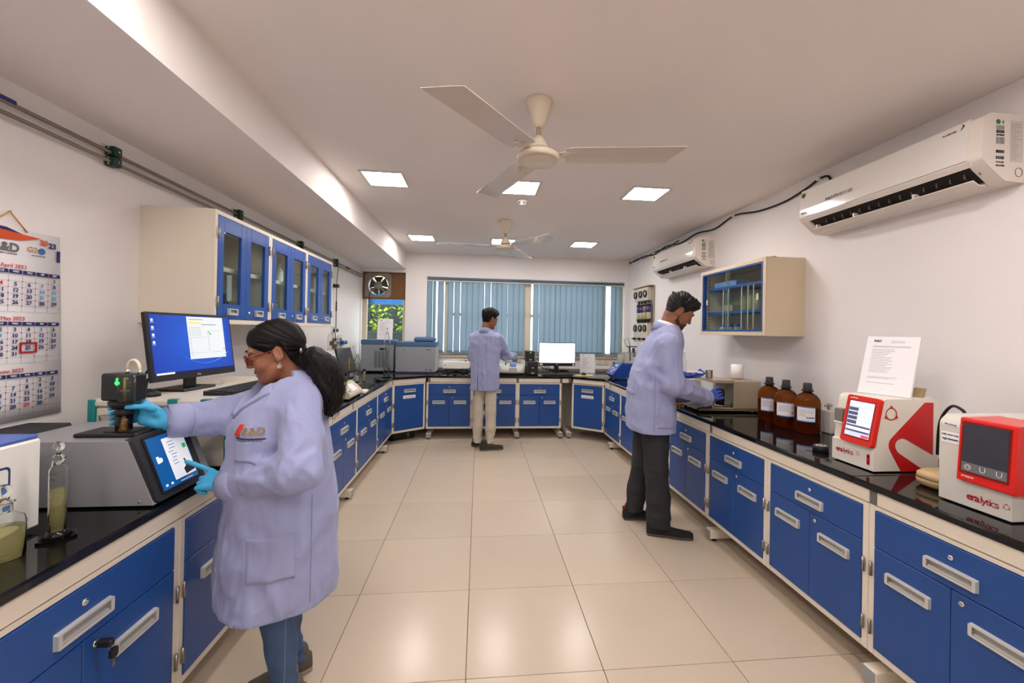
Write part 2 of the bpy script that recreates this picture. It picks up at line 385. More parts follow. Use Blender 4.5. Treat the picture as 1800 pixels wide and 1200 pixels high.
# =================== LAMPS, FANS, DETECTOR ON THE CEILING ===================
PANEL_E = M('panel_diffuser', 'ffffff', .5, emit=LAMP, ecol='fff7f3')
FRAMEW = M('panel_frame', 'd9d4cd', .5)
pf = plate = MB()
pf = ring = None
def panel(x, y, label):
    t = thing('ceiling_light', label, 'ceiling light', (x, y, ZC), group='square ceiling light panels')
    f = MB()
    f.box(-.165, .165, -.165, -.142, -.008, 0, .002); f.box(-.165, .165, .142, .165, -.008, 0, .002)
    f.box(-.165, -.142, -.142, .142, -.008, 0, .002); f.box(.142, .165, -.142, .142, -.008, 0, .002)
    ob('frame', f, FRAMEW, t); ob('diffuser', MB().box(-.142, .142, -.142, .142, -.005, -.001), PANEL_E, t)
names = {(-.745, 3.27): 'lit square ceiling panel beside the beam, just left of the near fan', (.305, 3.30): 'lit square ceiling panel partly behind the near fan blade', (1.355, 3.29): 'lit square ceiling panel toward the right wall, right of the near fan',
         (-.745, 5.30): 'small lit square ceiling panel farthest left near the back wall', (.29, 5.33): 'small lit square ceiling panel behind the far fan hub', (1.355, 5.31): 'small lit square ceiling panel far right near the back wall'}
for k, v in names.items(): panel(k[0], k[1], v)
for i, x in enumerate((-.745, .305, 1.355)):
    for j, y in enumerate((1.08, -.75)): panel(x, y, 'square ceiling panel %s of the row %s' % (('left', 'middle', 'right')[i], ('above the camera', 'behind the camera')[j]))
FANW = M('fan_cream', 'ded2bd', .25, var=.04); FANBL = M('fan_blade_cream', 'd9cdc0', .18, coat=.3)
def ceiling_fan(x, y, a0, label, rise=.0):
    t = thing('ceiling_fan', label, 'ceiling fan', (x, y, ZC), group='three-blade ceiling fans')
    ob('canopy', MB().lathe([(.0, 0), (.066, 0), (.068, -.006), (.064, -.02), (.045, -.075), (.03, -.118), (.024, -.124), (.022, -.135), (0, -.135)], 32), FANW, t)
    ob('down_rod', MB().cyl((0, 0, -.13), (0, 0, -.2), .011), M('fan_rod', 'a98d72', .4, var=.2, vscale=20), t)
    ob('lower_canopy', MB().lathe([(.012, -.175), (.02, -.18), (.04, -.205), (.052, -.235), (.055, -.245), (0, -.245)], 32), FANW, t)
    ob('motor_shaft', MB().lathe([(0, -.243), (.035, -.243), (.035, -.262), (0, -.262)], 24), BRASS, t)
    ob('motor', MB().lathe([(0, -.258), (.06, -.26), (.1, -.272), (.11, -.282), (.109, -.294), (.104, -.302), (.098, -.3045), (.096, -.302), (.07, -.309), (0, -.311)], 40), FANW, t)
    for k in range(3):
        a = a0 + k*2*PI/3; mx = Matrix.Rotation(a, 4, 'Z')
        ob('blade_arm', MB().box(.085, .17, -.02, .02, -.273, -.269, .001, mx).box(.12, .19, -.035, .035, -.276, -.272, .001, mx), FANW, t)
        vs = []; n = 14; w_ = [(-.077, .005), (-.025, .002), (.03, -.001), (.077, -.006)]
        for i in range(n+1):
            s_ = i/n; r_ = .14 + .545*s_
            for q, (yy, zz) in enumerate(w_):
                k_ = 1.0 if 0 < s_ else .9; yy2 = yy*(1.0+.05*s_)
                r2 = r_ - (.03*(yy2/.077) if i == n else 0)
                vs.append((r2, yy2*k_, -.275 + zz*1.0))
        vs += [(p[0], p[1], p[2]-.002) for p in vs]; m4 = 4; off = (n+1)*4; fs = []
        for i in range(n):
            for q in range(3):
                a_ = i*4+q; fs += [(a_, a_+1, a_+5, a_+4), (off+a_, off+a_+4, off+a_+5, off+a_+1)]
            fs += [(i*4, (i+1)*4, off+(i+1)*4, off+i*4), (i*4+3, off+i*4+3, off+i*4+7, i*4+7)]
        fs += [tuple([0,1,2,3] + [off+3, off+2, off+1, off]), tuple([n*4+q for q in range(4)][::-1] + [off+n*4+q for q in range(4)])]
        bl = ob('blade', MB().add(vs, fs, False, mx), FANBL, t)
        for (rx, ry) in ((.165, .02), (.165, -.02), (.2, 0)): ob('screw', MB().lathe([(0, -.004), (.004, -.003), (.005, 0)], 8, (rx, ry, -.279), mx), SILVER, bl)
ceiling_fan(.28, 2.05, math.radians(-9), 'large cream ceiling fan with three blades nearest the camera')
ceiling_fan(.26, 4.32, math.radians(-54), 'smaller looking cream ceiling fan near the back window')
sd = thing('smoke_detector', 'round white smoke detector between the two fans', 'smoke detector', (.36, 3.62, ZC))
ob('base', MB().lathe([(0, 0), (.05, 0), (.05, -.018), (.046, -.022), (0, -.022)], 32), WHITE, sd)
ob('sensor_head', MB().lathe([(.036, -.022), (.036, -.04), (.03, -.046), (0, -.048)], 32), WHITE, sd)
for k in range(6):
    a = k*PI/3 + .3; ob('vent_slot', MB().box(-.008, .008, -.002, .002, -.038, -.027, mx=Matrix.Rotation(a, 4, 'Z') @ Matrix.Translation((0, -.0355, 0))), BLACK, sd)

# =================== BENCHES ===================
def slab(name, poly, label, edge=True):
    mb = MB(); n = len(poly); cx = sum(p[0] for p in poly)/n; cy = sum(p[1] for p in poly)/n
    rings = [(.004, .83), (0, .835), (0, .853), (.004, .86)]; vs = []
    for ins, z in rings:
        for i, p in enumerate(poly):
            a = Vector(poly[i-1]); q = Vector(p); c = Vector(poly[(i+1) % n])
            e1 = (q-a).normalized(); e2 = (c-q).normalized(); nrm = Vector((-(e1.y+e2.y), e1.x+e2.x)); nrm.normalize()
            nn = Vector((-e1.y, e1.x)); k = ins / max(.4, nrm.dot(nn)); r_ = q + nrm*k; vs.append((r_.x, r_.y, z))
    fs = [list(range(n))[::-1], [3*n+i for i in range(n)]]
    for k in range(3):
        for i in range(n): j = (i+1) % n; fs.append((k*n+i, k*n+j, (k+1)*n+j, (k+1)*n+i))
    return tag(ob(name, mb.add(vs, fs), GRANITE), label, 'worktop', 'polished black stone worktops')
LX, RX, BY = -1.06, 1.66, 5.60           # worktop front edges
g = .0015
slab('worktop', [(XL, .0), (LX, .0), (LX, 5.33), (XL, 5.33)], 'black stone worktop running along the left wall')
slab('worktop', [(XL, 5.33+g), (LX, 5.33+g), (-.70, BY), (-.70, YB), (XL, YB)], 'black stone worktop in the left back corner')
slab('worktop', [(-.70+g, BY), (1.24, BY), (1.24, YB), (-.70+g, YB)], 'black stone worktop below the wide back window')
slab('worktop', [(1.24+g, BY), (1.30, BY), (RX, 5.31), (XR, 5.31), (XR, YB), (1.24+g, YB)], 'black stone worktop in the right back corner')
slab('worktop', [(RX, 5.31-g), (RX, 1.667), (XR, 1.667), (XR, 5.31-g)], 'long black stone worktop along the right wall, under the glass-fronted cabinet')
slab('worktop', [(RX, 1.667-g*2), (RX, .0), (XR, .0), (XR, 1.667-g*2)], 'black stone worktop at the near right, under the red-fronted analyser')
# handles, hinges, locks (shared meshes)
def handle_mesh(w_=.165, h=.045):
    mb = MB(); o = rrect(-w_/2, w_/2, -h/2, h/2, .004, 2); i_ = rrect(-w_/2+.012, w_/2-.012, -h/2+.01, h/2-.008, .002, 2); n = len(o)
    vs = [(p[0], 0, p[1]) for p in o] + [(p[0]*.99, -.013, p[1]*.92) for p in o] + [(p[0], -.0125, p[1]) for p in i_] + [(p[0], -.0009, p[1]) for p in i_]
    fs = []
    for k in range(3):
        for i in range(n): j = (i+1) % n; fs.append((k*n+i, k*n+j, (k+1)*n+j, (k+1)*n+i))
    fs.append([3*n+i for i in range(n)])
    mb.add(vs, fs); mb.box(-w_/2+.014, w_/2-.014, -.0085, -.0008, -h/2+.0105, -h/2+.016); me = mb.mesh('handle'); me.materials.append(HANDLE); me.materials.append(M('handle_recess_shade', 'a3a19b', .4, metal=.3))
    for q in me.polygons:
        if 2*n <= q.index <= 3*n: q.material_index = 1  # recess walls and floor take a darker grey: shade painted into the colour
    return me
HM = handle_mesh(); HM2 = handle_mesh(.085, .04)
HING = MB().box(-.0075, .0075, -.003, 0, -.03, .03, .001).cyl((0, -.005, -.03), (0, -.005, .03), .0045, n=8).box(-.003, .003, -.0085, -.004, -.011, .009).mesh('hinge')
LOCK = MB().lathe([(0, -.006), (.008, -.0055), (.0095, -.003), (.0095, 0)], 16, mx=Matrix.Rotation(PI/2, 4, 'X') @ Matrix.Scale(-1, 4, (0,0,1))).box(-.001, .001, -.0075, -.005, -.004, .004).mesh('lock')
_cm = {}
def cabinet(w_, loc, rz, label, corner=False, key=None):
    t = thing('base_cabinet', label, 'cabinet', (*loc, 0), rz, 'blue-fronted base cabinets')
    D = .52; m = .028
    if w_ not in _cm:
        fr_ = MB(); fr_.box(0, w_, .004, D, .14, .146); fr_.box(0, w_, .004, D, .762, .768); fr_.box(0, .006, .004, D, .146, .762); fr_.box(w_-.006, w_, .004, D, .146, .762); fr_.box(.006, w_-.006, D-.006, D, .146, .762)
        fr_.box(0.001, m, -.004, .012, .142, .766, .002); fr_.box(w_-m, w_-.001, -.004, .012, .142, .766, .002); fr_.box(m, w_-m, -.004, .012, .142, .17, .002); fr_.box(m, w_-m, -.004, .012, .75, .766, .002)
        _cm[w_] = (fr_.mesh('carcass'), MB().box(m+.001, w_-m-.001, -.008, .012, .597, .748, .002).mesh('drawer_front'), MB().box(m+.001, w_/2-.001, -.008, .012, .172, .594, .002).mesh('door'), MB().box(w_/2+.001, w_-m-.001, -.008, .012, .172, .594, .002).mesh('door'), MB().box(m+.001, w_-m-.001, -.008, .012, .172, .748, .002).mesh('door'), MB().box(m, w_-m, .002, .016, .17, .75).mesh('x'))
    ms = _cm[w_]
    ob('carcass', ms[0], CREAM, t)
    def fit(par, hx, hz, lock=None):
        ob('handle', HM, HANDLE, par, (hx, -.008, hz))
        if lock: ob('lock', LOCK, CHROME, par, (lock[0], -.008, lock[1]))
    def hng(par, x):
        for z in (.255, .5): ob('hinge', HING, STEEL, par, (x, -.008, z))
    if corner:
        d = ob('door', ms[4], BLUE, t); fit(d, w_/2, .675); hng(d, m*.6 if corner == 'L' else w_-m*.6)
        ob('name_strip', MB().box(w_/2-.09, w_/2+.085, -.0095, -.008, .575, .615, mx=None), PAPER, d)
        text('Special samples', .022, INK, d, (w_/2, -.0102, .593))
        return t
    d = ob('drawer', ms[1], BLUE, t); fit(d, w_/2, .65, (w_/2, .705))
    d = ob('door', ms[2], BLUE, t); fit(d, w_/4+.012, .5); hng(d, m*.6)
    d = ob('door', ms[3], BLUE, t); fit(d, w_*.75-.012, .5, (w_/2+.035, .565)); hng(d, w_-m*.6)
    return t
CF = .02       # cabinet face behind worktop edge
Rl = ['blue base cabinet at the near right edge of the picture', 'blue base cabinet under the white and red flash tester', 'blue base cabinet below the brown bottles, right of the standing man', 'blue base cabinet directly behind the legs of the dark-trousered man', 'blue base cabinet just left of the dark-trousered man', 'small looking blue base cabinet two left of the dark-trousered man', 'blue base cabinet at the far end of the right bench']
yy = [.98, 1.60, 2.22, 2.84, 3.455, 4.07, 4.69, 5.30]
for i in range(7):
    if i == 0: cabinet(.62, (RX+CF, .36+.62), -PI/2, 'blue base cabinet beyond the right edge of the frame')
    cabinet(round(yy[i+1]-yy[i], 3), (RX+CF, yy[i+1]), -PI/2, Rl[i])
Ll = ['blue base cabinet with black keys hanging from its door, near left', 'blue base cabinet beside the woman\'s coat', 'blue base cabinet behind the woman', 'blue base cabinet under the beige balance, just right of the woman', 'blue base cabinet under the far keyboard', 'blue base cabinet at the far end of the left bench']
yl = [.88, 1.62, 2.35, 3.08, 3.81, 4.56, 5.32]
for i in range(6): CABL = cabinet(round(yl[i+1]-yl[i], 3), (LX-CF, yl[i]), PI/2, Ll[i]) if i else cabinet(.74, (LX-CF, yl[0]), PI/2, Ll[0])
KEYCAB = [o for o in COL.objects if o.get('label') == Ll[0]][0]
Bl = ['blue base cabinet left of the beige-trousered man under the window', 'blue base cabinet behind the beige-trousered man', 'blue base cabinet below the lit white monitor']
xb = [-.69, -.073, .543, 1.157]
for i in range(3): cabinet(round(xb[i+1]-xb[i], 3), (xb[i], BY+CF), 0, Bl[i])
dl = math.hypot(.38, .29)
cabinet(.47, (-1.08, 5.345), math.atan2(.29, .38), 'angled blue single-door cabinet in the left back corner', 'L')
cabinet(.47, (1.31, BY+CF+.015), math.atan2(-.29, .38), 'angled blue single-door cabinet in the right back corner', 'R')
# bench frames: apron rail, connectors, feet
def frame(label, loc, rz, L, legs, depth=.66):
    t = thing('lab_bench', label, 'lab bench', (*loc, 0), rz)
    cuts = [0] + legs + [L]; 
    for i in range(len(cuts)-1):
        if cuts[i+1]-cuts[i] < .05: continue
        ob('apron_rail', MB().box(cuts[i]+.018, cuts[i+1]-.018, .012, .035, .772, .829, .002), CREAM, t)
    for x in legs:
        ob('connector', MB().box(x-.017, x+.017, .016, .05, .772, .829, .001), M('connector_grey', '6d6a66', .5), t)
        f = ob('foot', MB().box(x-.03, x+.03, .005, depth, .022, .082, .004), CREAM, t)
        ob('end_cap', MB().box(x-.03, x+.03, .0, .005, .022, .082, .002), GREYP, f)
        ob('levelling_pad', MB().lathe([(.016, 0), (.016, .012), (.008, .014), (.008, .024)], 12, (x, .05, 0)), RUBBER, f)
        ob('leg_post', MB().box(x-.03, x+.03, depth-.06, depth, .0, .83, .003), CREAM, f)
frame('cream steel frame and feet under the right bench', (RX, 5.30), -PI/2, 5.2, [.22, 1.25, 2.50, 3.72, 4.6])
frame('cream steel frame and feet under the left bench', (LX, 0.1), PI/2, 5.22, [.8, 2.1, 3.58, 4.93])
frame('cream steel frame and feet under the back bench', (-.69, BY), 0, 1.98, [.035, 1.232, 1.84, 1.965])
def frame2(label, loc, rz): 
    t = thing('lab_bench', label, 'lab bench', (*loc, 0), rz); ob('apron_rail', MB().box(.0, .47, .008, .03, .772, .829, .002), CREAM, t)
frame2('cream apron rail over the left corner cabinet', (-1.07, 5.34), math.atan2(.27, .36)); frame2('cream apron rail over the right corner cabinet', (1.31, 5.605), math.atan2(-.29, .36))

t = thing('equipment_case', 'black equipment case on the floor under the left corner cabinet', 'case', (-.98, 5.62, 0), math.atan2(.29, .38))
ob('body', MB().box(-.17, .17, 0, .3, .0, .115, .01), BLACK, t); ob('label', MB().box(.06, .075, -.001, 0, .03, .08), GREYP, t)
# =================== LEFT SIDE ===================
def multi_text(items, mat, parent, name='lettering', loc=(0,0,0), rot=(0,0,0), label=None, **k):
    """items: (body, size, x, z) laid on the plane y=0, facing -y"""
    mb = MB()
    for body, size, x, z in items:
        me = text_mesh(body, size, **k); mx = Matrix.Translation((x, 0, z)) @ Matrix.Rotation(PI/2, 4, 'X')
        mb.add([v.co for v in me.vertices], [list(p.vertices) for p in me.polygons], False, mx)
    me = bpy.data.meshes.new(name); me.from_pydata(mb.v, [], mb.f); me.update()
    return ob(name, me, mat, parent, loc, rot, label=label, kind='stuff' if len(items) > 1 else None)
def lines(parent, x0, x1, zs, y, mat, h=.002, name='printed_lines', frac=None, r=None):
    mb = MB(); r = r or random.Random(3)
    for z in zs:
        a = x0; e = x0 + (x1-x0)*(frac if frac else r.uniform(.55, 1.0)); mb.box(a, e, y-.0004, y, z-h/2, z+h/2)
    return ob(name, mb, mat, parent, kind='stuff')
# ---- calendar ----
cal = thing('wall_calendar', 'long paper wall calendar showing April to June 2023 on the left wall', 'calendar', (XL, 0, 0), PI/2)
CX = 1.75
def strip(x0, x1, z0, z1, y0, y1, n=10, flare=.012):
    vs = []; fs = []
    for i in range(n+1):
        z = z1 + (z0-z1)*i/n; cy = -.006 - .004*math.sin(i/n*PI) - .003*(i/n)**2
        for x in (x0, x1): vs.append((x + (flare*(i/n) if x == x1 else -flare*(i/n)), cy+y0, z))
    m = len(vs); vs += [(v[0], v[1]+.001, v[2]) for v in vs]
    for i in range(n):
        a = 2*i; fs += [(a, a+1, a+3, a+2), (m+a, m+a+2, m+a+3, m+a+1), (a, a+2, m+a+2, m+a), (a+1, m+a+1, m+a+3, a+3)]
    fs += [(0, m, m+1, 1), (2*n, 2*n+1, m+2*n+1, m+2*n)]
    return MB().add(vs, fs, True)
def cy(z): t = (1.835-z)/(1.835-1.095); return -.006 - .004*math.sin(t*PI) - .003*t*t
ob('sheet', strip(CX-.175, CX+.172, 1.095, 1.835, 0, 0, flare=.018), PAPER, cal)
NAVY = M('navy_ink', '2c2c66', .8); RED = M('red_ink', 'cc3a2e', .8); CYAN = M('cyan_ink', '2f9bd0', .8); ORNG = M('orange_ink', 'd8572c', .8); GREYI = M('logo_grey', '6e6e70', .8)
yb = cy(1.78)-.0028
ob('banner_shape', MB().prism([(CX-.175, 1.832), (CX-.03, 1.832), (CX+.03, 1.815), (CX-.175, 1.80)], yb-.0008, yb, 'y'), NAVY, cal)
ob('banner_shape', MB().prism([(CX-.175, 1.80), (CX-.08, 1.822), (CX+.095, 1.812), (CX+.02, 1.79), (CX-.175, 1.775)], yb-.0012, yb, 'y'), ORNG, cal)
ob('banner_edge', MB().box(CX+.158, CX+.17, yb-.0012, yb, 1.728, 1.775), NAVY, cal)
multi_text([('R&D', .046, CX-.03, 1.757)], GREYI, cal, loc=(0, yb-.001, 0), bold=.0012)
multi_text([('20', .030, CX+.105, 1.797)], ORNG, cal, loc=(0, yb-.001, 0), bold=.0008); multi_text([('23', .030, CX+.138, 1.790)], NAVY, cal, loc=(0, yb-.001, 0), bold=.0008)
multi_text([('G2', .030, CX+.062, 1.762)], M('saffron_ink', 'b98a3c', .8), cal, loc=(0, yb-.001, 0))
ob('emblem', MB().lathe([(.0, 0), (.013, 0), (.013, .001)], 20, (CX+.098, 1.762, 0), Matrix.Rotation(PI/2, 4, 'X') @ Matrix.Translation((0, 0, -yb))), M('emblem_blue', '3f6fb0', .8), cal)
multi_text([('our future is sustainable', .008, CX-.03, 1.735), ('one earth one family', .006, CX+.085, 1.742)], INK, cal, loc=(0, yb-.001, 0))
def month(title, zt, zh, zr, first, ndays, blue, red):
    cols = [CX-.142+.0478*i for i in range(7)]; y = cy(zr-.05)-.0042
    multi_text([(title, .021, CX-.005, zt)], RED, cal, loc=(0, y, 0))
    hd = MB()
    for c in cols: hd.box(c-.022, c+.022, y-.0006, y, zh-.007, zh+.007)
    ob('day_header', hd, NAVY, cal, kind='stuff')
    multi_text([(d, .0095, c, zh) for d, c in zip(('SUN','MON','TUE','WED','THU','FRI','SAT'), cols)], PAPER, cal, loc=(0, y-.0012, 0), bold=.0002)
    gr = MB(); dots = MB()
    for r_ in range(7): gr.box(cols[0]-.024, cols[-1]+.024, y-.0003, y, zr+.0115-.0235*r_-.0004, zr+.0115-.0235*r_+.0004)
    for c in range(8): gr.box(cols[0]-.024+.0478*c-.0004, cols[0]-.024+.0478*c+.0004, y-.0003, y, zr+.0115-.0235*6, zr+.0115)
    ob('grid_lines', gr, GINK, cal, kind='stuff')
    for r_ in range(1, 6):
        for c in range(1, 7): px = cols[0]-.024+.0478*c; pz = zr+.0115-.0235*r_; dots.box(px-.002, px+.002, y-.0006, y, pz-.002, pz+.002)
    ob('grid_dots', dots, RED, cal, kind='stuff')
    grp = {0: [], 1: [], 2: []}
    for d in range(1, ndays+1):
        k = first + d - 1; c = k % 7; r_ = k // 7
        g_ = 1 if d in blue else 2 if (d in red or c == 0) else 0
        if r_ > 5: r_ = 4
        grp[g_].append((str(d), .0205 if g_ != 1 else .018, cols[c], zr-.0235*r_))
    for g_, m_ in ((0, NAVY), (1, CYAN), (2, RED)):
        if grp[g_]: multi_text(grp[g_], m_, cal, name='date_numbers', loc=(0, y-.001, 0), bold=.0005)
month('April 2023', 1.688, 1.668, 1.644, 6, 30, (7, 14, 15, 21, 22), (4,))
month('May 2023', 1.488, 1.469, 1.446, 1, 31, (5, 9), ())
month('June 2023', 1.288, 1.268, 1.244, 4, 30, (20,), (29,))
REDP = M('red_plastic', 'b3161c', .35)
zc = 1.446-.0235*3; mk = MB(); c_ = CX-.142+.0478*4; y_ = cy(zc)-.005
for (a, b_, c2, d2) in ((-.031,.031,.015,.021),(-.031,.031,-.021,-.015),(-.031,-.025,-.015,.015),(.025,.031,-.015,.015)): mk.box(c_+a, c_+b_, y_-.002, y_, zc+c2, zc+d2)
ob('date_marker', mk, REDP, cal, label='red plastic square marking the 25th of May')
ob('hanging_cord', MB().tube([(CX-.09, -.012, 1.83), (CX-.015, -.006, 1.893), (CX+.04, -.012, 1.826)], .0025, 6), M('orange_cord', 'd99a2b', .7), cal)
ob('nail', MB().cyl((CX-.015, 0, 1.893), (CX-.015, -.014, 1.895), .002, n=6), STEEL, cal)
# ---- white instrument box, far left ----
wb = thing('analyser_box', 'white instrument box with blue top and blue logo, cut off at the far left', 'instrument', (-1.29, 1.36, .86))
ob('body', MB().box(-.40, 0, -.52, 0, .012, .272, .006), WHITE, wb)
ob('top_cover', MB().box(-.40, -.004, -.52, -.004, .2725, .285, .004), M('blue_cover', '4a68b8', .35), wb)
for sx in (-.37, -.03):
    for sy in (-.48, -.04): ob('foot', MB().lathe([(.014, 0), (.014, .013)], 12, (sx, sy, 0)), RUBBER, wb)
BL2 = M('logo_blue', '2a6fb4', .4); lg = rrect(-.165, -.083, .115, .215, .012)
ob('logo_frame', MB().prism(lg, .0, .0012, 'x'), M('logo_navy', '2b3a72', .4), wb); ob('logo_panel', MB().prism(rrect(-.159, -.089, .121, .209, .009), .0012, .0018, 'x'), WHITE, wb)
ob('logo_field', MB().prism([(-.159, .122), (-.089, .122), (-.089, .168), (-.12, .160), (-.159, .158)], .0018, .0024, 'x'), BL2, wb)
# ---- glassware at the near left ----
LIQ = M('pale_yellow_liquid', 'efe9b0', .03, trans=.72, ior=1.06); THIN = M('thin_glass', 'fafcfa', .01, trans=1., ior=1.18); 
def shell(prof, t): 
    """glass lathe: outer profile then inner offset"""
    inner = [(max(r-t, .0005), z + (t if i == 0 else 0)) for i, (r, z) in enumerate(prof)]
    return [(0, prof[0][1])] + prof + inner[::-1] + [(0, inner[0][1])]
mc = thing('measuring_cylinder', 'stoppered glass measuring cylinder half filled with pale liquid, near left', 'measuring cylinder', (-1.19, 1.30, .86))
hexp = [(.046*math.cos(k*PI/3+.2), .046*math.sin(k*PI/3+.2)) for k in range(6)]
ob('base', MB().prism(hexp, 0, .007).lathe([(.036, .007), (.022, .018), (.019, .024)], 24), GLASS, mc)
ob('barrel', MB().lathe(shell([(.019, .022), (.019, .195), (.016, .203), (.013, .208), (.013, .226), (.0155, .23)], .0016), 32, cap=False), THIN, mc)
ob('liquid', MB().lathe([(0, .0245), (.0172, .0245), (.0172, .142), (0, .1415)], 32), LIQ, mc)
st = ob('stopper', MB().lathe([(0, .21), (.0105, .212), (.0125, .234), (.006, .24), (.006, .244), (0, .244)], 24), GLASS, mc)
ob('stopper_knob', MB().lathe([(0, .262-.0145)] + [(.0145*math.sin(a), .262-.0145*math.cos(a)) for a in [PI*k/8 for k in range(1, 8)]] + [(0, .2765)], 20, mx=Matrix.Translation((0,0,0)) @ Matrix.Scale(.6, 4, (0,1,0))), GLASS, st)
gm = MB()
for k in range(14): gm.box(-.0155 if k % 5 else -.0175, -.003, -.0198, -.0194, .04+k*.009-.0003, .04+k*.009+.0003, mx=Matrix.Rotation(.5, 4, 'Z'))
ob('graduation_marks', gm, M('brown_print', '6b4a3a', .7), mc)
text('100:1', .010, M('brown_print'), mc, (.006, -.0195, .172)); text('BOROSIL', .0075, M('brown_print'), mc, (.003, -.0197, .188))
rb = thing('reagent_bottle', 'round glass-stoppered bottle of pale yellow liquid at the bottom left edge', 'bottle', (-1.215, 1.19, .86))
ob('body', MB().lathe(shell([(.036, 0), (.040, .004), (.040, .095), (.036, .108), (.02, .12), (.0165, .126), (.0165, .145), (.021, .148)], .002), 36, cap=False), THIN, rb)
ob('liquid', MB().lathe([(0, .0045), (.0375, .0045), (.0375, .082), (0, .0815)], 36), LIQ, rb)
ob('stopper', MB().lathe([(0, .12), (.011, .121), (.0135, .15), (.007, .154), (.007, .158), (0, .158)], 20).lathe([(0, .157)] + [(.019*math.sin(a), .176-.019*math.cos(a)) for a in [PI*k/8 for k in range(1, 8)]] + [(0, .195)], 20, mx=Matrix.Scale(.5, 4, (0,1,0))), GLASS, rb)
# ---- grey density analyser with tablet ----
an = thing('bench_analyser', 'grey wedge-shaped bench analyser with a tablet screen, near left', 'instrument', (0, 1.5, .86))
SG = M('silver_grey_metal', '9fa0a5', .38, metal=.25, var=.04, vscale=5); DK = M('charcoal_plastic', '2a2b2e', .5, bump=.04, bscale=400)
side = [(-1.55, .008), (-1.078, .008), (-1.165, .222), (-1.55, .222)]
ob('housing', MB().prism(side, -.005, .30, 'y'), SG, an)
ob('plinth', MB().box(-1.54, -1.09, .01, .29, 0, .009), BLACK, an)
ob('rear_cover', MB().prism([(-1.745, .006), (-1.552, .006), (-1.552, .15), (-1.60, .222), (-1.745, .222)], .01, .29, 'y'), DK, an)
ob('top_plate', MB().box(-1.375, -1.175, .045, .16, .2225, .236, .004), BLACK, an)
ob('top_well', MB().box(-1.30, -1.20, .07, .14, .2362, .2385, .001), DK, an)
for sx in (-1.36, -1.12): ob('screw', MB().lathe([(0, -.002), (.004, -.0015), (.0045, 0)], 10, (0,0,0), Matrix.Translation((sx, -.005, .02)) @ Matrix.Rotation(PI/2, 4, 'X') @ Matrix.Scale(-1, 4, (0,0,1))), STEEL, an)
# sloped tablet frame: plane runs from (x=-1.15,z=.235) to (x=-1.062,z=.0)
sl = Vector((-1.062+1.152, 0, -.236)); Ls = sl.length; ang = math.atan2(sl.x, -sl.z)
tb = ob('tablet_mount', MB().prism(rrect(0, .245, .014, Ls, .018), -.034, 0, 'x'), DK, an, (-1.152, .0, .236))
tb.rotation_euler = (PI, 0, 0)
tb.matrix_basis = Matrix.Translation((-1.062, 0.0, .0)) @ Matrix.Rotation(-ang, 4, 'Y')
ob('bezel', MB().prism(rrect(.026, .219, .028, Ls-.012, .012), 0, .004, 'x'), BLACK, tb)
SCR = M('tablet_screen', '135a9a', .15, emit=.38, ecol='0d4f92'); SCW = M('screen_white', 'dfe3e8', .15, emit=.45, ecol='dfe4ea')
ob('display', MB().box(.004, .0046, .036, .209, .04, Ls-.022), SCR, tb)
ob('display_page', MB().box(.0046, .0050, .10, .205, .058, Ls-.038), SCW, tb)
ob('display_button', MB().box(.005, .0053, .182, .199, Ls-.095, Ls-.078), M('screen_green', '2fae5b', .2, emit=.5), tb)
lm = MB(); r5 = random.Random(5)
for k in range(8): z = Ls-.055-k*.012; y = .112 + r5.uniform(0, .01); lm.box(.005, .0053, y, y+r5.uniform(.018, .03), z-.0012, z+.0012)
ob('display_text', lm, M('screen_ink', '4a5aa0', .3), tb)
ob('display_picture', MB().prism([(.155,.063),(.203,.068),(.2,.088),(.175,.095),(.172,.12),(.166,.12),(.166,.092),(.152,.085)], .005, .0053, 'x'), M('screen_black', '15181f', .3), tb)
im = MB(); im.lathe([(.0, 0), (.009, 0), (.009, .0004)], 16, mx=Matrix.Translation((.0046, .068, .145)) @ Matrix.Rotation(PI/2, 4, 'Y')); im.box(.0046, .005, .052, .064, .135, .16); im.box(.0046, .005, .05, .06, .05, .058); im.box(.0046, .005, .075, .085, .05, .058); im.box(.0046, .005, .12, .18, .046, .048)
ob('display_icons', im, SCW, tb)
# ---- injector head held in the hand ----
ij = thing('sampling_head', 'black sampling head with clear tube held in the blue-gloved hand', 'sampling head', (-1.24, 1.58, 1.0985))
rot = Matrix.Rotation(math.radians(-12), 4, 'Z')
ob('head_block', MB().box(-.07, .045, -.024, .04, .106, .202, .006, rot), BLACK, ij)
ob('head_window', MB().lathe([(0, .107), (.024, .107), (.024, .2), (0, .2)], 28, (.034, -.022, 0), rot), M('smoked_glass', 'b8c2ba', .03, trans=.95, ior=1.25), ij)
ob('inner_rod', MB().cyl(rot @ Vector((.036, -.03, .115)), rot @ Vector((.036, -.03, .19)), .004).box(.026, .05, -.034, -.026, .145, .15, mx=rot), M('brass_dull', '9a8a55', .4, metal=.6), ij)
ob('indicator_light', MB().box(.016, .023, -.044, -.038, .166, .19, .001, rot).box(.014, .032, -.046, -.042, .170, .178, .001, rot), M('green_led', '30e060', .3, emit=3., ecol='20e050'), ij)
ob('collar', MB().lathe([(0, .085), (.03, .085), (.042, .092), (.044, .1055), (0, .1055)], 32), BLACK, ij)
ob('grip', MB().lathe([(0, .058), (.026, .058), (.024, .066), (.024, .0845), (0, .0845)], 28), BLACK, ij)
ob('sleeve', MB().lathe(shell([(.024, .003), (.024, .057)], .0015), 28, cap=False), GLASS, ij)
ob('nozzle', MB().lathe([(0, .002), (.02, .002), (.02, .005), (.008, .007), (.007, .035), (.011, .037), (.011, .042), (.016, .044), (.016, .056), (0, .056)], 24), BRASS, ij)
TUBEM = M('silicone_tube', 'e4d9b8', .4, sub=.0)
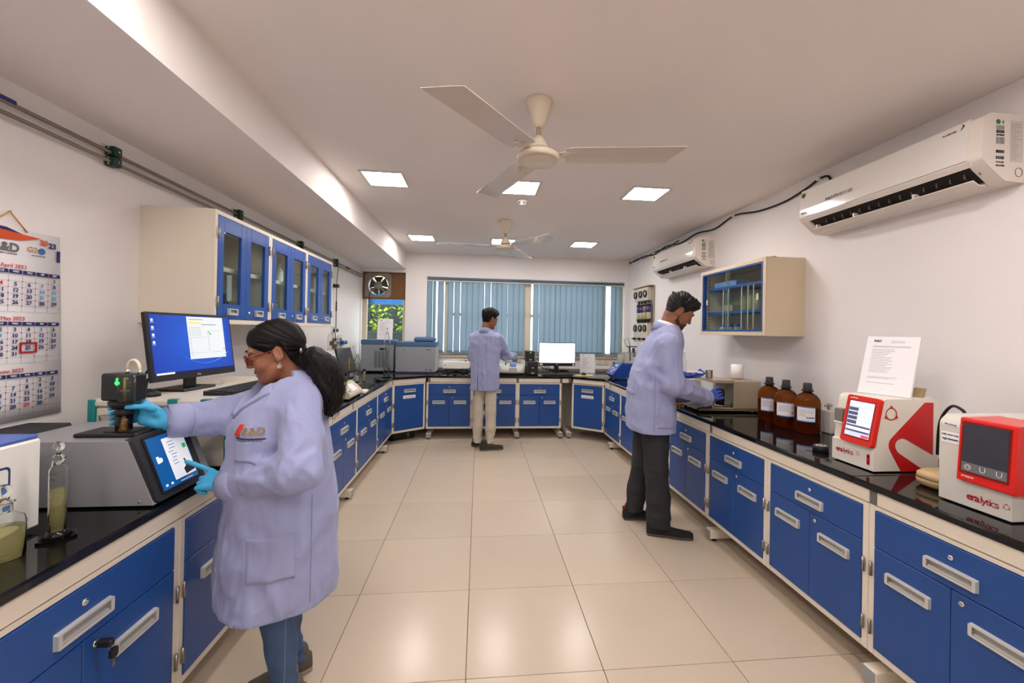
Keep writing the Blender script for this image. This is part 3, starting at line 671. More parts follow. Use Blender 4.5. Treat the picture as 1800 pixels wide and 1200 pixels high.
ob('hose', MB().tube([rot @ Vector((.002+.025*(1-math.cos(a))-.0, .005, .214+.036*math.sin(a))) for a in [PI*k/10 for k in range(11)]], .0052, 10), TUBEM, ij)
for hx in (.002, .052): ob('hose_fitting', MB().cyl(rot @ Vector((hx, .005, .2015)), rot @ Vector((hx, .005, .216)), .006, n=10), CHROME, ij)
# ---- big beige instrument with teal strips ----
bi = thing('bench_instrument', 'large beige bench instrument with teal corner strips, monitor on top', 'instrument', (-1.33, 1.87, .86))
IV = M('ivory_plastic', 'd9d2c4', .45, var=.03); TEAL = M('teal_plastic', '1f8a86', .4)
ob('body', MB().box(-.262, .262, .004, .88, .012, .265, .006), IV, bi); ob('lid', MB().box(-.275, .272, -.004, .89, .268, .300, .008), IV, bi)
for x in (-.272, .258): ob('corner_strip', MB().box(x, x+.026, -.010, .016, .0, .2995, .003), TEAL, bi)
for x in (-.10, .03, .16): ob('edge_tab', MB().box(x, x+.04, -.006, .02, .270, .3015, .002), TEAL, bi)
for y in (.25, .5, .75): ob('edge_tab', MB().box(.262, .2745, y, y+.04, .270, .3015, .002), TEAL, bi)
ob('front_flap', MB().box(-.24, -.15, -.002, .004, .17, .262, .002), IV, bi); ob('front_window', MB().box(.19, .215, .001, .0045, .235, .25, .001), GREYP, bi)
ob('flap_handle', MB().tube([(-.225, -.004, .215), (-.225, -.012, .235), (-.2, -.012, .237), (-.175, -.004, .235)], .003, 6), GREYP, bi)
# ---- monitor builder ----
def monitor(name, label, loc, rz, w_, h, screen, tilt=0., lift=.06, bez=.012, chin=.03, parts=None, backc=BLACK):
    t = thing(name, label, 'monitor', loc, rz)
    tm = Matrix.Translation((0, 0, lift)) @ Matrix.Rotation(-tilt, 4, 'X')
    p = ob('panel', MB().box(-w_/2, w_/2, -.012, .012, 0, h, .004).box(-w_*.35, w_*.35, .012, .035, h*.15, h*.75, .01), backc, t); p.matrix_basis = tm
    ob('screen', MB().box(-w_/2+bez, w_/2-bez, -.0130, -.0118, chin, h-bez), screen, p)
    ob('stand_neck', MB().box(-.035, .035, .03, .045, .012, lift+h*.45, .004), backc, t)
    ob('stand_base', MB().box(-.1, .1, -.02, .13, 0, .012, .004), backc, t)
    return t, p
DESK = bpy.data.materials.new('desktop_screen'); DESK.use_nodes = True
def desk_nodes():
    t = DESK.node_tree; p = t.nodes['Principled BSDF']; tc = t.nodes.new('ShaderNodeTexCoord'); gr = t.nodes.new('ShaderNodeTexGradient'); gr.gradient_type = 'SPHERICAL'
    mp = t.nodes.new('ShaderNodeMapping'); mp.inputs['Location'].default_value = (.0, 0, -.5); mp.inputs['Scale'].default_value = (2.2, 1, 2.6); t.links.new(tc.outputs['Object'], mp.inputs[0]); t.links.new(mp.outputs[0], gr.inputs[0])
    cr = t.nodes.new('ShaderNodeValToRGB'); cr.color_ramp.elements[0].color = (*lin('0a1fa0'), 1); cr.color_ramp.elements[1].color = (*lin('1f6df2'), 1); t.links.new(gr.outputs[0], cr.inputs[0])
    p.inputs['Base Color'].default_value = (0, 0, .02, 1); t.links.new(cr.outputs[0], p.inputs['Emission Color']); p.inputs['Emission Strength'].default_value = .8; p.inputs['Roughness'].default_value = .2
desk_nodes()
SCG = M('screen_grey', 'c9d2d6', .2, emit=.62, ecol='cdd6da')
mt, mp_ = monitor('monitor', 'black monitor with bright blue desktop on top of the beige instrument', (-1.382, 2.178, 1.1605), math.radians(83.5), .505, .313, DESK, math.radians(8), .06)
_k0 = set(COL.objects)
yS = -.0136
ob('app_window', MB().box(-.045, .205, yS, -.013, .095, .318), SCG, mp_)
ob('app_highlight', MB().box(-.035, .045, yS-.0006, yS, .281, .29), M('screen_yellow', 'd9d94a', .3, emit=.5, ecol='d8d850'), mp_)
wl = MB(); r6 = random.Random(9)
for k in range(5):
    for c in range(5): wl.box(-.035+c*.016+(.0 if c else 0), -.035+c*.016+.009, yS-.0006, yS, .262-k*.01-.001, .262-k*.01+.001)
for k in range(14): wl.box(-.035, -.03, yS-.0006, yS, .205-k*.007-.0008, .205-k*.007+.0008); wl.box(.085, .09, yS-.0006, yS, .225-k*.007-.0008, .225-k*.007+.0008)
wl.box(-.03, .075, yS-.0006, yS, .209, .2098); wl.box(-.03, .075, yS-.0006, yS, .126, .1268); wl.box(.1, .19, yS-.0006, yS, .244, .2448); wl.box(.1, .19, yS-.0006, yS, .126, .1268); wl.box(.05, .15, yS-.0006, yS, .276, .279); wl.box(-.03, .06, yS-.0006, yS, .303, .306)
ob('app_lines', wl, M('screen_line', '6f7c84', .3), mp_)
ob('plot_marker', MB().prism([(.092, .236), (.1, .236), (.112, .222), (.104, .220)], yS-.0008, yS, 'y'), M('screen_lime', '4fbf4f', .3, emit=.4), mp_); ob('plot_marker', MB().box(.086, .096, yS-.0008, yS, .237, .241).box(.19, .2, yS-.0008, yS, .14, .144), M('screen_red', 'b03a3a', .3, emit=.3), mp_)
ob('task_bar', MB().box(-.263, .263, yS, -.013, .03, .04), M('screen_navy', '0b1560', .3, emit=.25), mp_); ob('search_box', MB().box(-.25, -.15, yS-.0006, yS, .0305, .0395), SCW, mp_)
ic = MB()
for k in range(4): ic.box(-.25, -.238, yS, -.013, .29-k*.036, .302-k*.036); ic.box(-.252, -.236, yS, -.013, .284-k*.036, .286-k*.036)
ob('desktop_icons', ic, SCW, mp_); text('DELL', .012, SILVER, mp_, (0, -.0125, .015))
ob('arc_streak', MB().tube([(-.2+.42*k/16, yS+.0008, .07+.14*((k/16-.62)/.62)**2) for k in range(17)], [.0002+.0011*(k/16)**2 for k in range(17)], 6), M('screen_streak', '5fa0ff', .3, emit=.9, ecol='5fa0ff'), mp_)
ob('video_cable', MB().tube([(-.12, .03, .10), (-.2, .07, .06), (-.27, .05, -.0), (-.28, .03, -.035)], .005, 8).tube([(-.11, .03, .09), (-.18, .09, .02), (-.22, .07, -.03)], .0045, 8), RUBBER, mp_)
for _o in set(COL.objects)-_k0:
    _o.scale = (.935, 1, .935); _o.location.x *= .935; _o.location.z *= .935
# ---- keyboards / mice ----
KEY = M('key_black', '202125', .5)
def keyboard(label, loc, rz, L=.44, W=.13, tilt=.05, cat='keyboard', rows=5, colsn=16):
    t = thing('keyboard', label, cat, loc, rz)
    b_ = ob('case', MB().prism([(-W/2, 0), (W/2, 0), (W/2, .02), (-W/2, .009)], -L/2, L/2, 'x'), BLACK, t)
    for r_ in range(rows):
        km = MB(); y = -W/2+.012+(W-.02)/rows*(r_+.5)-.004; z = .009+.011*((y+W/2)/W)
        for c in range(colsn): x = -L/2+.012+(L-.024)/colsn*(c+.5); km.box(x-.0105*L/.44, x+.0105*L/.44, y-.0095, y+.0095, z-.001, z+.005, .001)
        ob('key_row', km, KEY, b_)
    return t
keyboard('black keyboard on the large beige instrument beside the woman', (-1.15, 2.19, 1.1605), math.radians(87))
def mouse(label, loc, rz, m=BLACK):
    t = thing('mouse', label, 'mouse', loc, rz)
    vs = []; n = 10; mm = 12; fs = []
    for i in range(n+1):
        u = i/n; y = -.05+.1*u; wd = .03*math.sqrt(max(0, 1-(2*u-1)**4))+.0005; h = .034*math.sin(PI*min(1, u*.85+.1))**.7*(.6 if u in (0, 1) else 1)
        for k in range(mm): a = PI*k/(mm-1); vs.append((wd*math.cos(a), y, max(0, h*math.sin(a)**.8)))
    for i in range(n):
        for k in range(mm-1): a = i*mm+k; fs.append((a, a+1, a+mm+1, a+mm))
        fs.append((i*mm, (i+1)*mm, (i+1)*mm+mm-1, i*mm+mm-1))
    fs += [list(range(mm)), [n*mm+k for k in range(mm)][::-1]]
    bd = ob('body', MB().add(vs, fs, True), m, t); ob('wheel', MB().lathe([(0, -.003), (.008, -.003), (.008, .003), (0, .003)], 12, mx=Matrix.Translation((0, .028, .026)) @ Matrix.Rotation(PI/2, 4, 'Y')), DARK, t)
    return t
mouse('black mouse on the beige instrument left of the blue monitor', (-1.44, 1.95, 1.1605), math.radians(100))
# ---- left wall cabinet: three units ----
CABX, CZ0, CZ1 = -1.42, 1.485, 2.10
WP = pane_mat('cabinet_glass', 'f2f8f6')
units = [(2.335, 'wall cabinet with blue glass doors, nearest of the three on the left wall'), (2.92, 'middle of the three blue glass-door wall cabinets on the left wall'), (3.505, 'farthest of the three blue glass-door wall cabinets on the left wall')]
dw = .2675
def door_mesh():
    mb = MB(); z0, z1 = .028, CZ1-CZ0-.025; gx0, gx1, gz0, gz1 = .052, dw-.05, z0+.085, z1-.08
    mb.box(0, gx0, -.014, .004, z0, z1, .0015); mb.box(gx1, dw, -.014, .004, z0, z1, .0015); mb.box(gx0, gx1, -.014, .004, gz1, z1, .0015); mb.box(gx0, gx1, -.014, .004, z0, gz0, .0015)
    return mb.mesh('door'), MB().box(gx0-.004, gx1+.004, -.004, -.001, gz0-.004, gz1+.004).mesh('glass_pane')
DM, GM = door_mesh(); BLUE2 = M('blue_enamel_wall', '2450a0', .28, var=.06)
Hc = CZ1-CZ0; Dc = XL*-1-1.42
for y0, lab in units:
    t = thing('wall_cabinet', lab, 'wall cabinet', (CABX, y0, CZ0), PI/2, 'blue glass-door wall cabinets')
    W_ = .583; c = MB(); c.box(0, W_, 0, Dc, 0, .016); c.box(0, W_, 0, Dc, Hc-.016, Hc); c.box(0, .016, 0, Dc, .016, Hc-.016); c.box(W_-.016, W_, 0, Dc, .016, Hc-.016); c.box(.016, W_-.016, Dc-.01, Dc, .016, Hc-.016)
    c.box(.001, .022, -.012, 0, .001, Hc-.001, .001); c.box(W_-.022, W_-.001, -.012, 0, .001, Hc-.001, .001); c.box(.022, W_-.022, -.012, 0, .001, .026, .001); c.box(.022, W_-.022, -.012, 0, Hc-.023, Hc-.001, .001)
    ob('carcass', c, CREAM, t); ob('shelf', MB().box(.016, W_-.016, .03, Dc-.012, .30, .325), CREAM, t)
    for s_, x0 in enumerate((.0235, .0235+dw+.001)):
        d = ob('door', DM, BLUE2, t, (x0, 0, 0)); ob('glass_pane', GM, WP, d)
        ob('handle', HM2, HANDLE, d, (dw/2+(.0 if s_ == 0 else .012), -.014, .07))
        if s_: ob('lock', LOCK, CHROME, d, (.04, -.014, .07))
        for z in (.12, Hc-.12): ob('hinge', HING, STEEL, d, (-.002 if s_ == 0 else dw+.002, -.014, z))
def wcp(y, d, z): return (CABX-d, y, CZ0+z)
def flask(name, label, loc, prof, mat, cat='bottle', group=None, cap=None, h=None):
    t = thing(name, label, cat, loc, group=group); ob('body', MB().lathe(prof, 20), mat, t)
    if cap: ob('cap', MB().lathe(cap, 16), h or BLACK, t)
    return t
BG_ = M('blue_glass', '1e3a5c', .1, trans=.5); 
g1 = 'bottles in the left wall cabinets'
P0 = [(.045, 0), (.048, .006), (.048, .08), (.03, .11), (.018, .13), (.018, .15)]
flask('bottle', 'dark blue bottle behind the second glass door of the nearest wall cabinet', wcp(2.73, .17, .0165), P0, BG_, group=g1, cap=[(.024, .15), (.024, .175), (0, .176)], h=M('cap_blue', '1d3f70', .4))
flask('bottle', 'small dark bottle behind the first glass door of the nearest wall cabinet', wcp(2.53, .2, .0165), [(.03, 0), (.03, .05), (.014, .07), (.012, .09)], M('dark_glass', '1c2024', .1, trans=.3), group=g1, cap=[(.016, .09), (.016, .11), (0, .111)])
flask('bottle', 'white bottle on the shelf of the middle wall cabinet', wcp(3.32, .12, .3255), [(.03, 0), (.032, .005), (.032, .09), (.012, .12), (.012, .15)], WHITE, group=g1, cap=[(.017, .15), (.017, .18), (0, .181)], h=M('cap_yellow', 'd8c25a', .4))
flask('glass_flask', 'clear flask at the bottom of the middle wall cabinet', wcp(3.30, .12, .0165), [(.05, 0), (.05, .01), (.014, .11), (.013, .16)], GLASS, 'flask', g1)
for k in range(5): flask('glass_tube', '%s clear glass tube from the left in the middle wall cabinet' % ('first', 'second', 'third', 'fourth', 'fifth')[k], wcp(3.02+.03*k, .16+.02*(k % 2), .0165), [(.011, 0), (.011, .24)], M('frosted_glass', 'd8e0de', .15, trans=.7), 'tube', 'glass tubes in the middle wall cabinet')
flask('bottle', 'amber bottle on the shelf of the farthest wall cabinet', wcp(3.63, .12, .3255), [(.04, 0), (.042, .005), (.042, .11), (.016, .15), (.015, .17)], M('amber_dark', '5a3216', .1, trans=.3), group=g1, cap=[(.02, .17), (.02, .2), (0, .201)])
flask('jar', 'teal-lidded jar at the bottom of the farthest wall cabinet', wcp(3.63, .12, .0165), [(.045, 0), (.047, .005), (.047, .1)], M('cream_jar', 'cfc6ae', .4), 'jar', g1, cap=[(.048, .1), (.048, .14), (0, .141)], h=M('lid_teal', '2a6f86', .4))
tag(ob('measuring_strip', MB().box(-.004, .004, -.0015, .0015, 0, .25, mx=Matrix.Rotation(.18, 4, 'X')), M('pale_yellow_plastic', 'e8e0a0', .5, emit=0), None, wcp(2.44, .16, .0165)), 'pale yellow strip leaning in the nearest wall cabinet', 'strip')
flask('glass_flask', 'small clear flask at the front of the nearest wall cabinet', wcp(2.46, .1, .0165), [(.028, 0), (.028, .02), (.008, .06), (.008, .085)], GLASS, 'flask', g1)
# ---- gas pipes and clamps on the left wall ----
PIPE = M('pipe_steel', '8b8378', .35, metal=.8)
t = thing('gas_pipe', 'upper steel gas pipe along the left wall with a blue sleeve', 'pipe', (XL+.035, 0, 2.292))
ob('pipe', MB().cyl((0, YF+.05, 0), (0, 6.30, -.02), .0085), PIPE, t); ob('sleeve', MB().cyl((0, 1.2, 0), (0, 1.71, -.001), .0115), M('blue_sleeve', '23307e', .5), t)
ob('sleeve', MB().cyl((0, 5.55, -.018), (0, 5.72, -.018), .011), M('purple_sleeve', '3a2a5c', .5), t)
t = thing('gas_pipe', 'lower steel gas pipe along the left wall with a yellow band', 'pipe', (XL+.035, 0, 2.243))
ob('pipe', MB().cyl((0, YF+.05, 0), (0, 6.30, -.005), .0085), PIPE, t); ob('band', MB().cyl((0, 5.55, -.004), (0, 5.68, -.004), .011), M('yellow_band', 'c9a92c', .5), t)
GRN = M('clamp_green', '12382c', .5)
for i, y in enumerate((2.133, 3.153, 4.19, 5.19)):
    t = thing('pipe_clamp', ['dark green pipe clamp above the calendar side of the wall', 'dark green pipe clamp above the nearest wall cabinet', 'dark green pipe clamp above the farthest wall cabinet', 'dark green pipe clamp at the top of the vertical pipe'][i], 'clamp', (XL, y, 2.268), group='pipe clamps on the left wall')
    ob('wall_rail', MB().box(0, .008, -.03, -.008, -.05, .055, .001), CREAM, t)
    for dz in (.024, -.025): blk = ob('block', MB().box(.008, .058, -.022, .022, dz-.0225, dz+.0225, .006), GRN, t); [ob('screw', MB().cyl(a_, b_, .0045, n=8), CHROME, blk) for a_, b_ in (((.03, -.023, dz+.014), (.03, -.02, dz+.014)), ((.03, -.023, dz-.014), (.03, -.02, dz-.014)), ((.0575, .0, dz), (.06, .0, dz)))]
t = thing('gas_pipe', 'thin vertical steel pipe dropping from the horizontal pipes to the regulator', 'pipe', (XL+.03, 5.22, 0))
ob('pipe', MB().tube([(.03, -.03, 2.24), (.03, -.03, 2.22), (.005, -.0, 2.05), (.005, 0, 1.30)], .006, 8), PIPE, t)
for z in (1.99, 1.445): ob('clamp', MB().box(-.03, .03, -.03, .03, z-.02, z+.02, .004), GRN, t)
ob('sleeve', MB().cyl((.005, 0, 1.68), (.005, 0, 1.80), .009), M('purple_sleeve'), t)
t = thing('gas_regulator', 'small brass and chrome gas regulator with blue knob on the left wall', 'regulator', (XL+.04, 5.23, 1.29))
ob('back_plate', MB().box(-.039, -.02, -.04, .12, -.07, .06, .004), M('bracket_grey', '6a645c', .5), t)
ob('body', MB().cyl((0, -.03, 0), (0, .2, 0), .016).box(-.02, .03, -.02, .05, -.02, .03, .005), CHROME, t)
ob('gauge', MB().lathe([(0, 0), (.032, 0), (.034, .01), (.032, .024), (0, .024)], 24, mx=Matrix.Translation((.01, .08, .065)) @ Matrix.Rotation(PI/2, 4, 'Y')), CHROME, t); ob('gauge_face', MB().lathe([(0, .0242), (.029, .0245), (0, .0248)], 24, mx=Matrix.Translation((.01, .08, .065)) @ Matrix.Rotation(PI/2, 4, 'Y')), PAPER, t)
ob('knob', MB().cyl((0, .2, 0), (0, .27, 0), .028), M('knob_blue', '2a6bb8', .4), t); ob('knob_end', MB().cyl((0, .27, 0), (0, .36, 0), .024), BLACK, t); ob('nozzle', MB().cyl((0, .36, 0), (0, .39, 0), .012), BRASS, t)
# ---- keys in the near-left cabinet lock ----
t = thing('key_bunch', 'two black-headed keys hanging from the near left cabinet lock', 'keys', (LX-CF+.014, .88+.74/2+.035, .565))
ob('key', MB().box(.002, .042, -.009, .009, -.011, .011, .004).box(-.004, .004, -.004, .004, -.002, .002), BLACK, t)
ob('ring', MB().tube([(.034, .008+.012*math.cos(a), -.012+.012*math.sin(a)) for a in [2*PI*k/14 for k in range(15)]], .0008, 5), STEEL, t)
hk = ob('key', MB().prism(rrect(-.012, .012, -.052, -.022, .008), .03, .038, 'x'), BLACK, t, (0, .012, 0)); ob('blade', MB().box(.033, .035, -.004, .004, -.078, -.052), STEEL, hk)
def spline(pts, n=6):
    cu = []
    for i in range(len(pts)-1):
        for s_ in range(n):
            p0, p1, p2, p3 = (Vector(pts[max(0, min(len(pts)-1, i+o))]) for o in (-1, 0, 1, 2)); u = s_/n
            cu.append(.5*((2*p1)+(p2-p0)*u+(2*p0-5*p1+4*p2-p3)*u*u+(-p0+3*p1-3*p2+p3)*u**3))
    cu.append(Vector(pts[-1])); return cu
# =================== LEFT BENCH, FAR PART ===================
BT = .86
GB = M('instrument_grey', '8f949a', .4, var=.03); BT_ = M('instrument_blue', '45648c', .4); LG = M('light_grey_plastic', 'c3c4c2', .4, var=.03)
t = thing('bath_circulator', 'grey cooling unit with blue top and vent grille in the left back corner', 'instrument', (-1.42, 5.95, BT))
ob('body', MB().box(-.225, .225, 0, .36, .02, .392, .006), GB, t); ob('top_cover', MB().box(-.228, .228, -.003, .363, .393, .46, .008), BT_, t)
for k in range(4):
    x0 = -.04+k*.052; v = ob('vent_panel', MB().box(x0, x0+.04, -.002, .001, .07, .30), DARK, t)
    sl_ = MB()
    for q in range(18): sl_.box(x0, x0+.04, -.004, -.002, .073+q*.0127, .079+q*.0127)
    ob('louvres', sl_, GB, v, kind='stuff')
ob('control_panel', MB().box(.03, .115, -.003, .001, .315, .345, .001), BLACK, t); ob('knob', MB().cyl((.17, -.014, .09-.04), (.17, 0, .05), .012), BLACK, t); ob('switch', MB().cyl((-.06, -.003, .33), (-.06, 0, .33), .005, n=8).cyl((.155, -.006, .328), (.155, 0, .328), .007, n=8).cyl((.18, -.006, .335), (.18, 0, .335), .007, n=8), CHROME, t)
for sx in (-.2, .2):
    for sy in (.03, .33): ob('foot', MB().lathe([(.015, 0), (.015, .021)], 10, (sx, sy, 0)), RUBBER, t)
t = thing('test_chamber', 'wide grey chamber with blue lid beside the cooling unit', 'instrument', (-.885, 5.89, BT))
ob('body', MB().box(-.275, .275, 0, .42, .015, .372, .006), GB, t); ob('side_panel', MB().box(.2755, .283, .01, .41, .02, .37, .002), LG, t)
ob('top_band', MB().box(-.278, .285, -.003, .423, .373, .438, .006), BT_, t); ob('lid', MB().box(-.03, .25, .02, .4, .4385, .505, .02), BT_, t)
ob('latch', MB().cyl((-.16, -.006, .335), (-.16, 0, .335), .01, n=12).box(-.164, -.15, -.008, -.002, .318, .33), CHROME, t); ob('button', MB().cyl((.16, -.006, .05), (.16, 0, .05), .009, n=12), BLACK, t); ob('lock', MB().cyl((.215, -.008, .045), (.215, 0, .045), .014, n=12), CHROME, t)
ob('badge', MB().box(.15, .21, -.0045, -.003, .325, .335), DARK, t)
for sx in (-.25, .25):
    for sy in (.03, .39): ob('foot', MB().lathe([(.015, 0), (.015, .016)], 10, (sx, sy, 0)), RUBBER, t)
def sheet_stand(label, loc, rz, w_=.21, h=.297, tilt=.15, seed=1, head='R&D'):
    t = thing('document_stand', label, 'document', loc, rz); r_ = random.Random(seed)
    p = ob('backing', MB().box(-w_/2-.004, w_/2+.004, 0, .004, 0, h+.006, .001), M('acrylic', 'e6e8ea', .1, trans=.3), t); p.matrix_basis = Matrix.Rotation(-tilt, 4, 'X')
    ob('sheet', MB().box(-w_/2, w_/2, -.0012, -.0002, .003, h+.003), PAPER, p)
    text(head, .016, INK, p, (-w_*.28, -.0018, h*.93), bold=.0004)
    lines(p, -w_*.02, w_*.3, [h*.93, h*.905], -.0014, GINK, .0016, frac=.8)
    lines(p, -w_*.36, w_*.36, [h*.84, h*.825], -.0014, GINK, .0015, frac=1)
    lines(p, -w_*.36, w_*.12, [h*(.78-.028*k) for k in range(15)], -.0014, GINK, .0015, r=r_)
    lines(p, -w_*.36, w_*.3, [h*.3, h*.28, h*.2], -.0014, GINK, .0015, r=r_)
    ob('prop', MB().box(-w_*.35, w_*.35, 0, .07, 0, .003), M('acrylic'), t)
    return t
sheet_stand('printed sheet propped on the cooling unit in front of the corner window', (-1.345, 6.04, BT+.4605), 0, seed=2)
CYLG = M('cylinder_glass', 'f4f7f5', .02, trans=1., ior=1.22)
t = thing('measuring_cylinder', 'tall empty stoppered glass cylinder in front of the cooling unit', 'measuring cylinder', (-1.13, 5.22, BT))
ob('base', MB().lathe([(.062, 0), (.062, .012), (.04, .025), (.036, .04)], 28), CYLG, t); ob('barrel', MB().lathe(shell([(.036, .04), (.036, .50), (.02, .525), (.018, .555), (.022, .56)], .002), 28, cap=False), CYLG, t)
gm = MB()
for k in range(9): gm.box(.004, .024, -.0368, -.0362, .1+k*.035, .102+k*.035)
ob('graduation_marks', gm, M('brown_print'), t); ob('stopper', MB().lathe([(.014, .545), (.017, .57), (.008, .58), (.014, .6), (.012, .62), (0, .63)], 20), CYLG, t)
mm_, pp_ = monitor('monitor', 'dark switched-off monitor standing by the left wall near the corner', (-1.58, 5.24, BT), math.radians(88), .48, .32, M('dead_screen', '4a4a4e', .2), math.radians(16), .06, .01, .016)
t = thing('separating_funnel', 'pear-shaped glass separating funnel clamped on a short stand', 'funnel', (-1.38, 4.86, BT))
ob('stand_base', MB().box(-.15, .02, -.05, .05, 0, .012, .002), DARK, t); ob('stand_rod', MB().cyl((-.09, 0, .012), (-.09, 0, .27), .006), BRASS, t); ob('clamp_arm', MB().cyl((-.12, 0, .215), (.02, 0, .215), .006), BRASS, t)
ob('bulb', MB().lathe(shell([(.006, .06), (.008, .085), (.03, .16), (.043, .215), (.038, .25), (.02, .275), (.014, .285), (.014, .315), (.016, .318)], .0018), 28, cap=False), CYLG, t)
ob('tap', MB().cyl((-.02, 0, .065), (.02, 0, .065), .006).cyl((0, 0, .03), (0, 0, .06), .004), WHITE, t)
t = thing('test_tube', 'small capped test tube standing behind the far keyboard', 'test tube', (-1.32, 4.93, BT)); ob('tube', MB().lathe([(.012, 0), (.013, .12)], 16), M('tube_liquid', 'cfd0a0', .05, trans=.7), t); ob('cap', MB().lathe([(.015, .12), (.015, .145), (0, .146)], 16), BLACK, t)
keyboard('black keyboard on the far left bench near the corner', (-1.19, 4.42, BT), math.radians(92))
mouse('black mouse beside the tall glass cylinder', (-1.16, 4.98, BT), math.radians(80))
t = thing('lab_balance', 'beige lab balance with a black pan, just behind the woman', 'balance', (-1.07, 3.6, BT))
BB = M('balance_beige', 'c9bfa8', .5, var=.05)
ob('housing', MB().prism([(-.31, .015), (-.012, .015), (0, .03), (-.004, .05), (-.085, .125), (-.10, .132), (-.31, .132)], 0, .36, 'y'), BB, t)
ob('panel_label', MB().box(0, .0012, .12, .26, 0, .075), PAPER, t).matrix_basis = Matrix.Translation((-.0175, 0, .066)) @ Matrix.Rotation(-.823, 4, 'Y')
ob('brand_mark', MB().box(0, .0015, .03, .06, .0, .02), BL2, t).matrix_basis = Matrix.Translation((-.0175, 0, .066)) @ Matrix.Rotation(-.823, 4, 'Y')
ob('pan', MB().prism([(-.29, .134), (-.115, .134), (-.105, .15), (-.115, .175), (-.28, .18)], .04, .30, 'y'), BLACK, t)
vt = MB()
for k in range(6): vt.box(-.29+k*.03, -.27+k*.03, -.001, .001, .108, .12)
ob('vents', vt, DARK, t)
for sx in (-.28, -.03):
    for sy in (.03, .33): ob('foot', MB().lathe([(.014, 0), (.014, .016)], 10, (sx, sy, 0)), RUBBER, t)
t = thing('weighing_tray', 'small white tray on the bench in front of the far keyboard', 'tray', (-1.11, 4.08, BT), .1); ob('tray', MB().box(-.05, .05, -.09, .09, 0, .02, .006), M('cream_tray', 'dcd6c0', .5), t); ob('card', MB().box(-.03, .04, -.07, .05, .0205, .024), PAPER, t)
t = thing('display_unit', 'tilted grey display of an instrument right behind the woman', 'display', (-1.52, 4.30, BT), math.radians(62))
pz = ob('panel', MB().box(-.17, .17, -.02, .02, 0, .27, .008), M('display_frame', 'b5ab9a', .5), t); pz.matrix_basis = Matrix.Translation((0, 0, .13)) @ Matrix.Rotation(-.35, 4, 'X'); ob('screen', MB().box(-.15, .15, -.0215, -.019, .02, .25), M('display_grey', 'aab0ae', .15), pz); ob('foot', MB().box(-.14, .14, -.06, .16, 0, .15, .01), M('display_frame'), t)
t = thing('glass_jar', 'large empty clear glass jar by the left wall below the wall cabinets', 'jar', (-1.62, 4.78, BT)); ob('body', MB().lathe(shell([(.06, 0), (.062, .01), (.062, .52), (.05, .55), (.025, .565), (.024, .62), (.028, .625)], .003), 28, cap=False), CYLG, t); ob('print', MB().box(-.02, .025, -.0632, -.0625, .42, .47).box(-.03, -.005, -.0632, -.0625, .34, .345), M('brown_print'), t)
# =================== BACK BENCH ===================
t = thing('socket_strip', 'white power trunking box on the back wall beside the grey chamber', 'socket', (-.335, 6.30, 0)); ob('box', MB().box(-.2, .2, -.1, .0, .895, 1.005, .008), WHITE, t); ob('socket_plate', MB().box(-.19, -.12, -.104, -.1, .915, .99, .002), PAPER, t); ob('socket_hole', MB().cyl((-.155, -.1055, .952), (-.155, -.103, .952), .012), GREYP, t)
def socket(label, x0, x1, z0, z1, n, y=YB, plug=None):
    t = thing('wall_socket', label, 'socket', ((x0+x1)/2, y, (z0+z1)/2)); w_ = (x1-x0)/2; h = (z1-z0)/2
    ob('plate', MB().box(-w_, w_, -.012, 0, -h, h, .003), M('socket_ivory', 'ddd2bd', .5), t)
    for k in range(n):
        cx = -w_ + (k+.5)*2*w_/n; hm = MB()
        for dx, dz in ((0, .02), (-.013, -.008), (.013, -.008)): hm.cyl((cx+dx, -.0135, dz), (cx+dx, -.011, dz), .005, n=8)
        ob('socket_hole', hm, DARK, t)
    if plug is not None: ob('plug', MB().cyl((plug, -.045, -.01), (plug, -.012, -.01), .02).tube([(plug, -.045, -.01), (plug, -.06, -.05), (plug-.01, -.05, -.11)], .006, 8), RUBBER, t)
socket('ivory socket plate on the wall behind the beige-trousered man', -.305, -.12, .965, 1.05, 1, plug=0.02); socket('double ivory socket plate right of the propped sheet', 1.86, 2.06, .97, 1.065, 2); socket('ivory socket with a black plug near the right back corner', 2.10, 2.23, .955, 1.055, 1, plug=-.02); socket('ivory socket plate behind the battery backup boxes', .40, .66, 1.0, 1.075, 2)
# centrifuge
t = thing('bench_centrifuge', 'white oval bench instrument with a small blue display in front of the man', 'instrument', (.485, 5.95, BT))
def oval(rx, ry, p=3.0, n=40): return [(rx*abs(math.cos(a))**(2/p)*(1 if math.cos(a) >= 0 else -1), ry*abs(math.sin(a))**(2/p)*(1 if math.sin(a) >= 0 else -1)) for a in [2*PI*k/n for k in range(n)]]
def stack(rings):
    vs = []; n = len(rings[0][0]); fs = []
    for pts, zf in rings: vs += [(x, y, zf(x, y) if callable(zf) else zf) for x, y in pts]
    for i in range(len(rings)-1):
        for k in range(n): j = (k+1) % n; fs.append((i*n+k, i*n+j, (i+1)*n+j, (i+1)*n+k))
    fs.append(list(range(n))[::-1]); fs.append([(len(rings)-1)*n+k for k in range(n)])
    return MB().add(vs, fs, True)
OW = M('offwhite_plastic', 'd6d5cc', .4)
ob('base', stack([(oval(.185, .15), .0), (oval(.185, .15), .02)]), DARK, t)
ob('housing', stack([(oval(.195, .16), .02), (oval(.198, .163), .03), (oval(.198, .163), lambda x, y: .10+.02*(x/.2)**2), (oval(.19, .155), lambda x, y: .115+.03*(x/.2)**2+.02*(y/.16)), (oval(.14, .11), .11)]), OW, t)
ob('front_panel', MB().box(-.055, .06, -.1655, -.16, .03, .095, .002), LG, t)
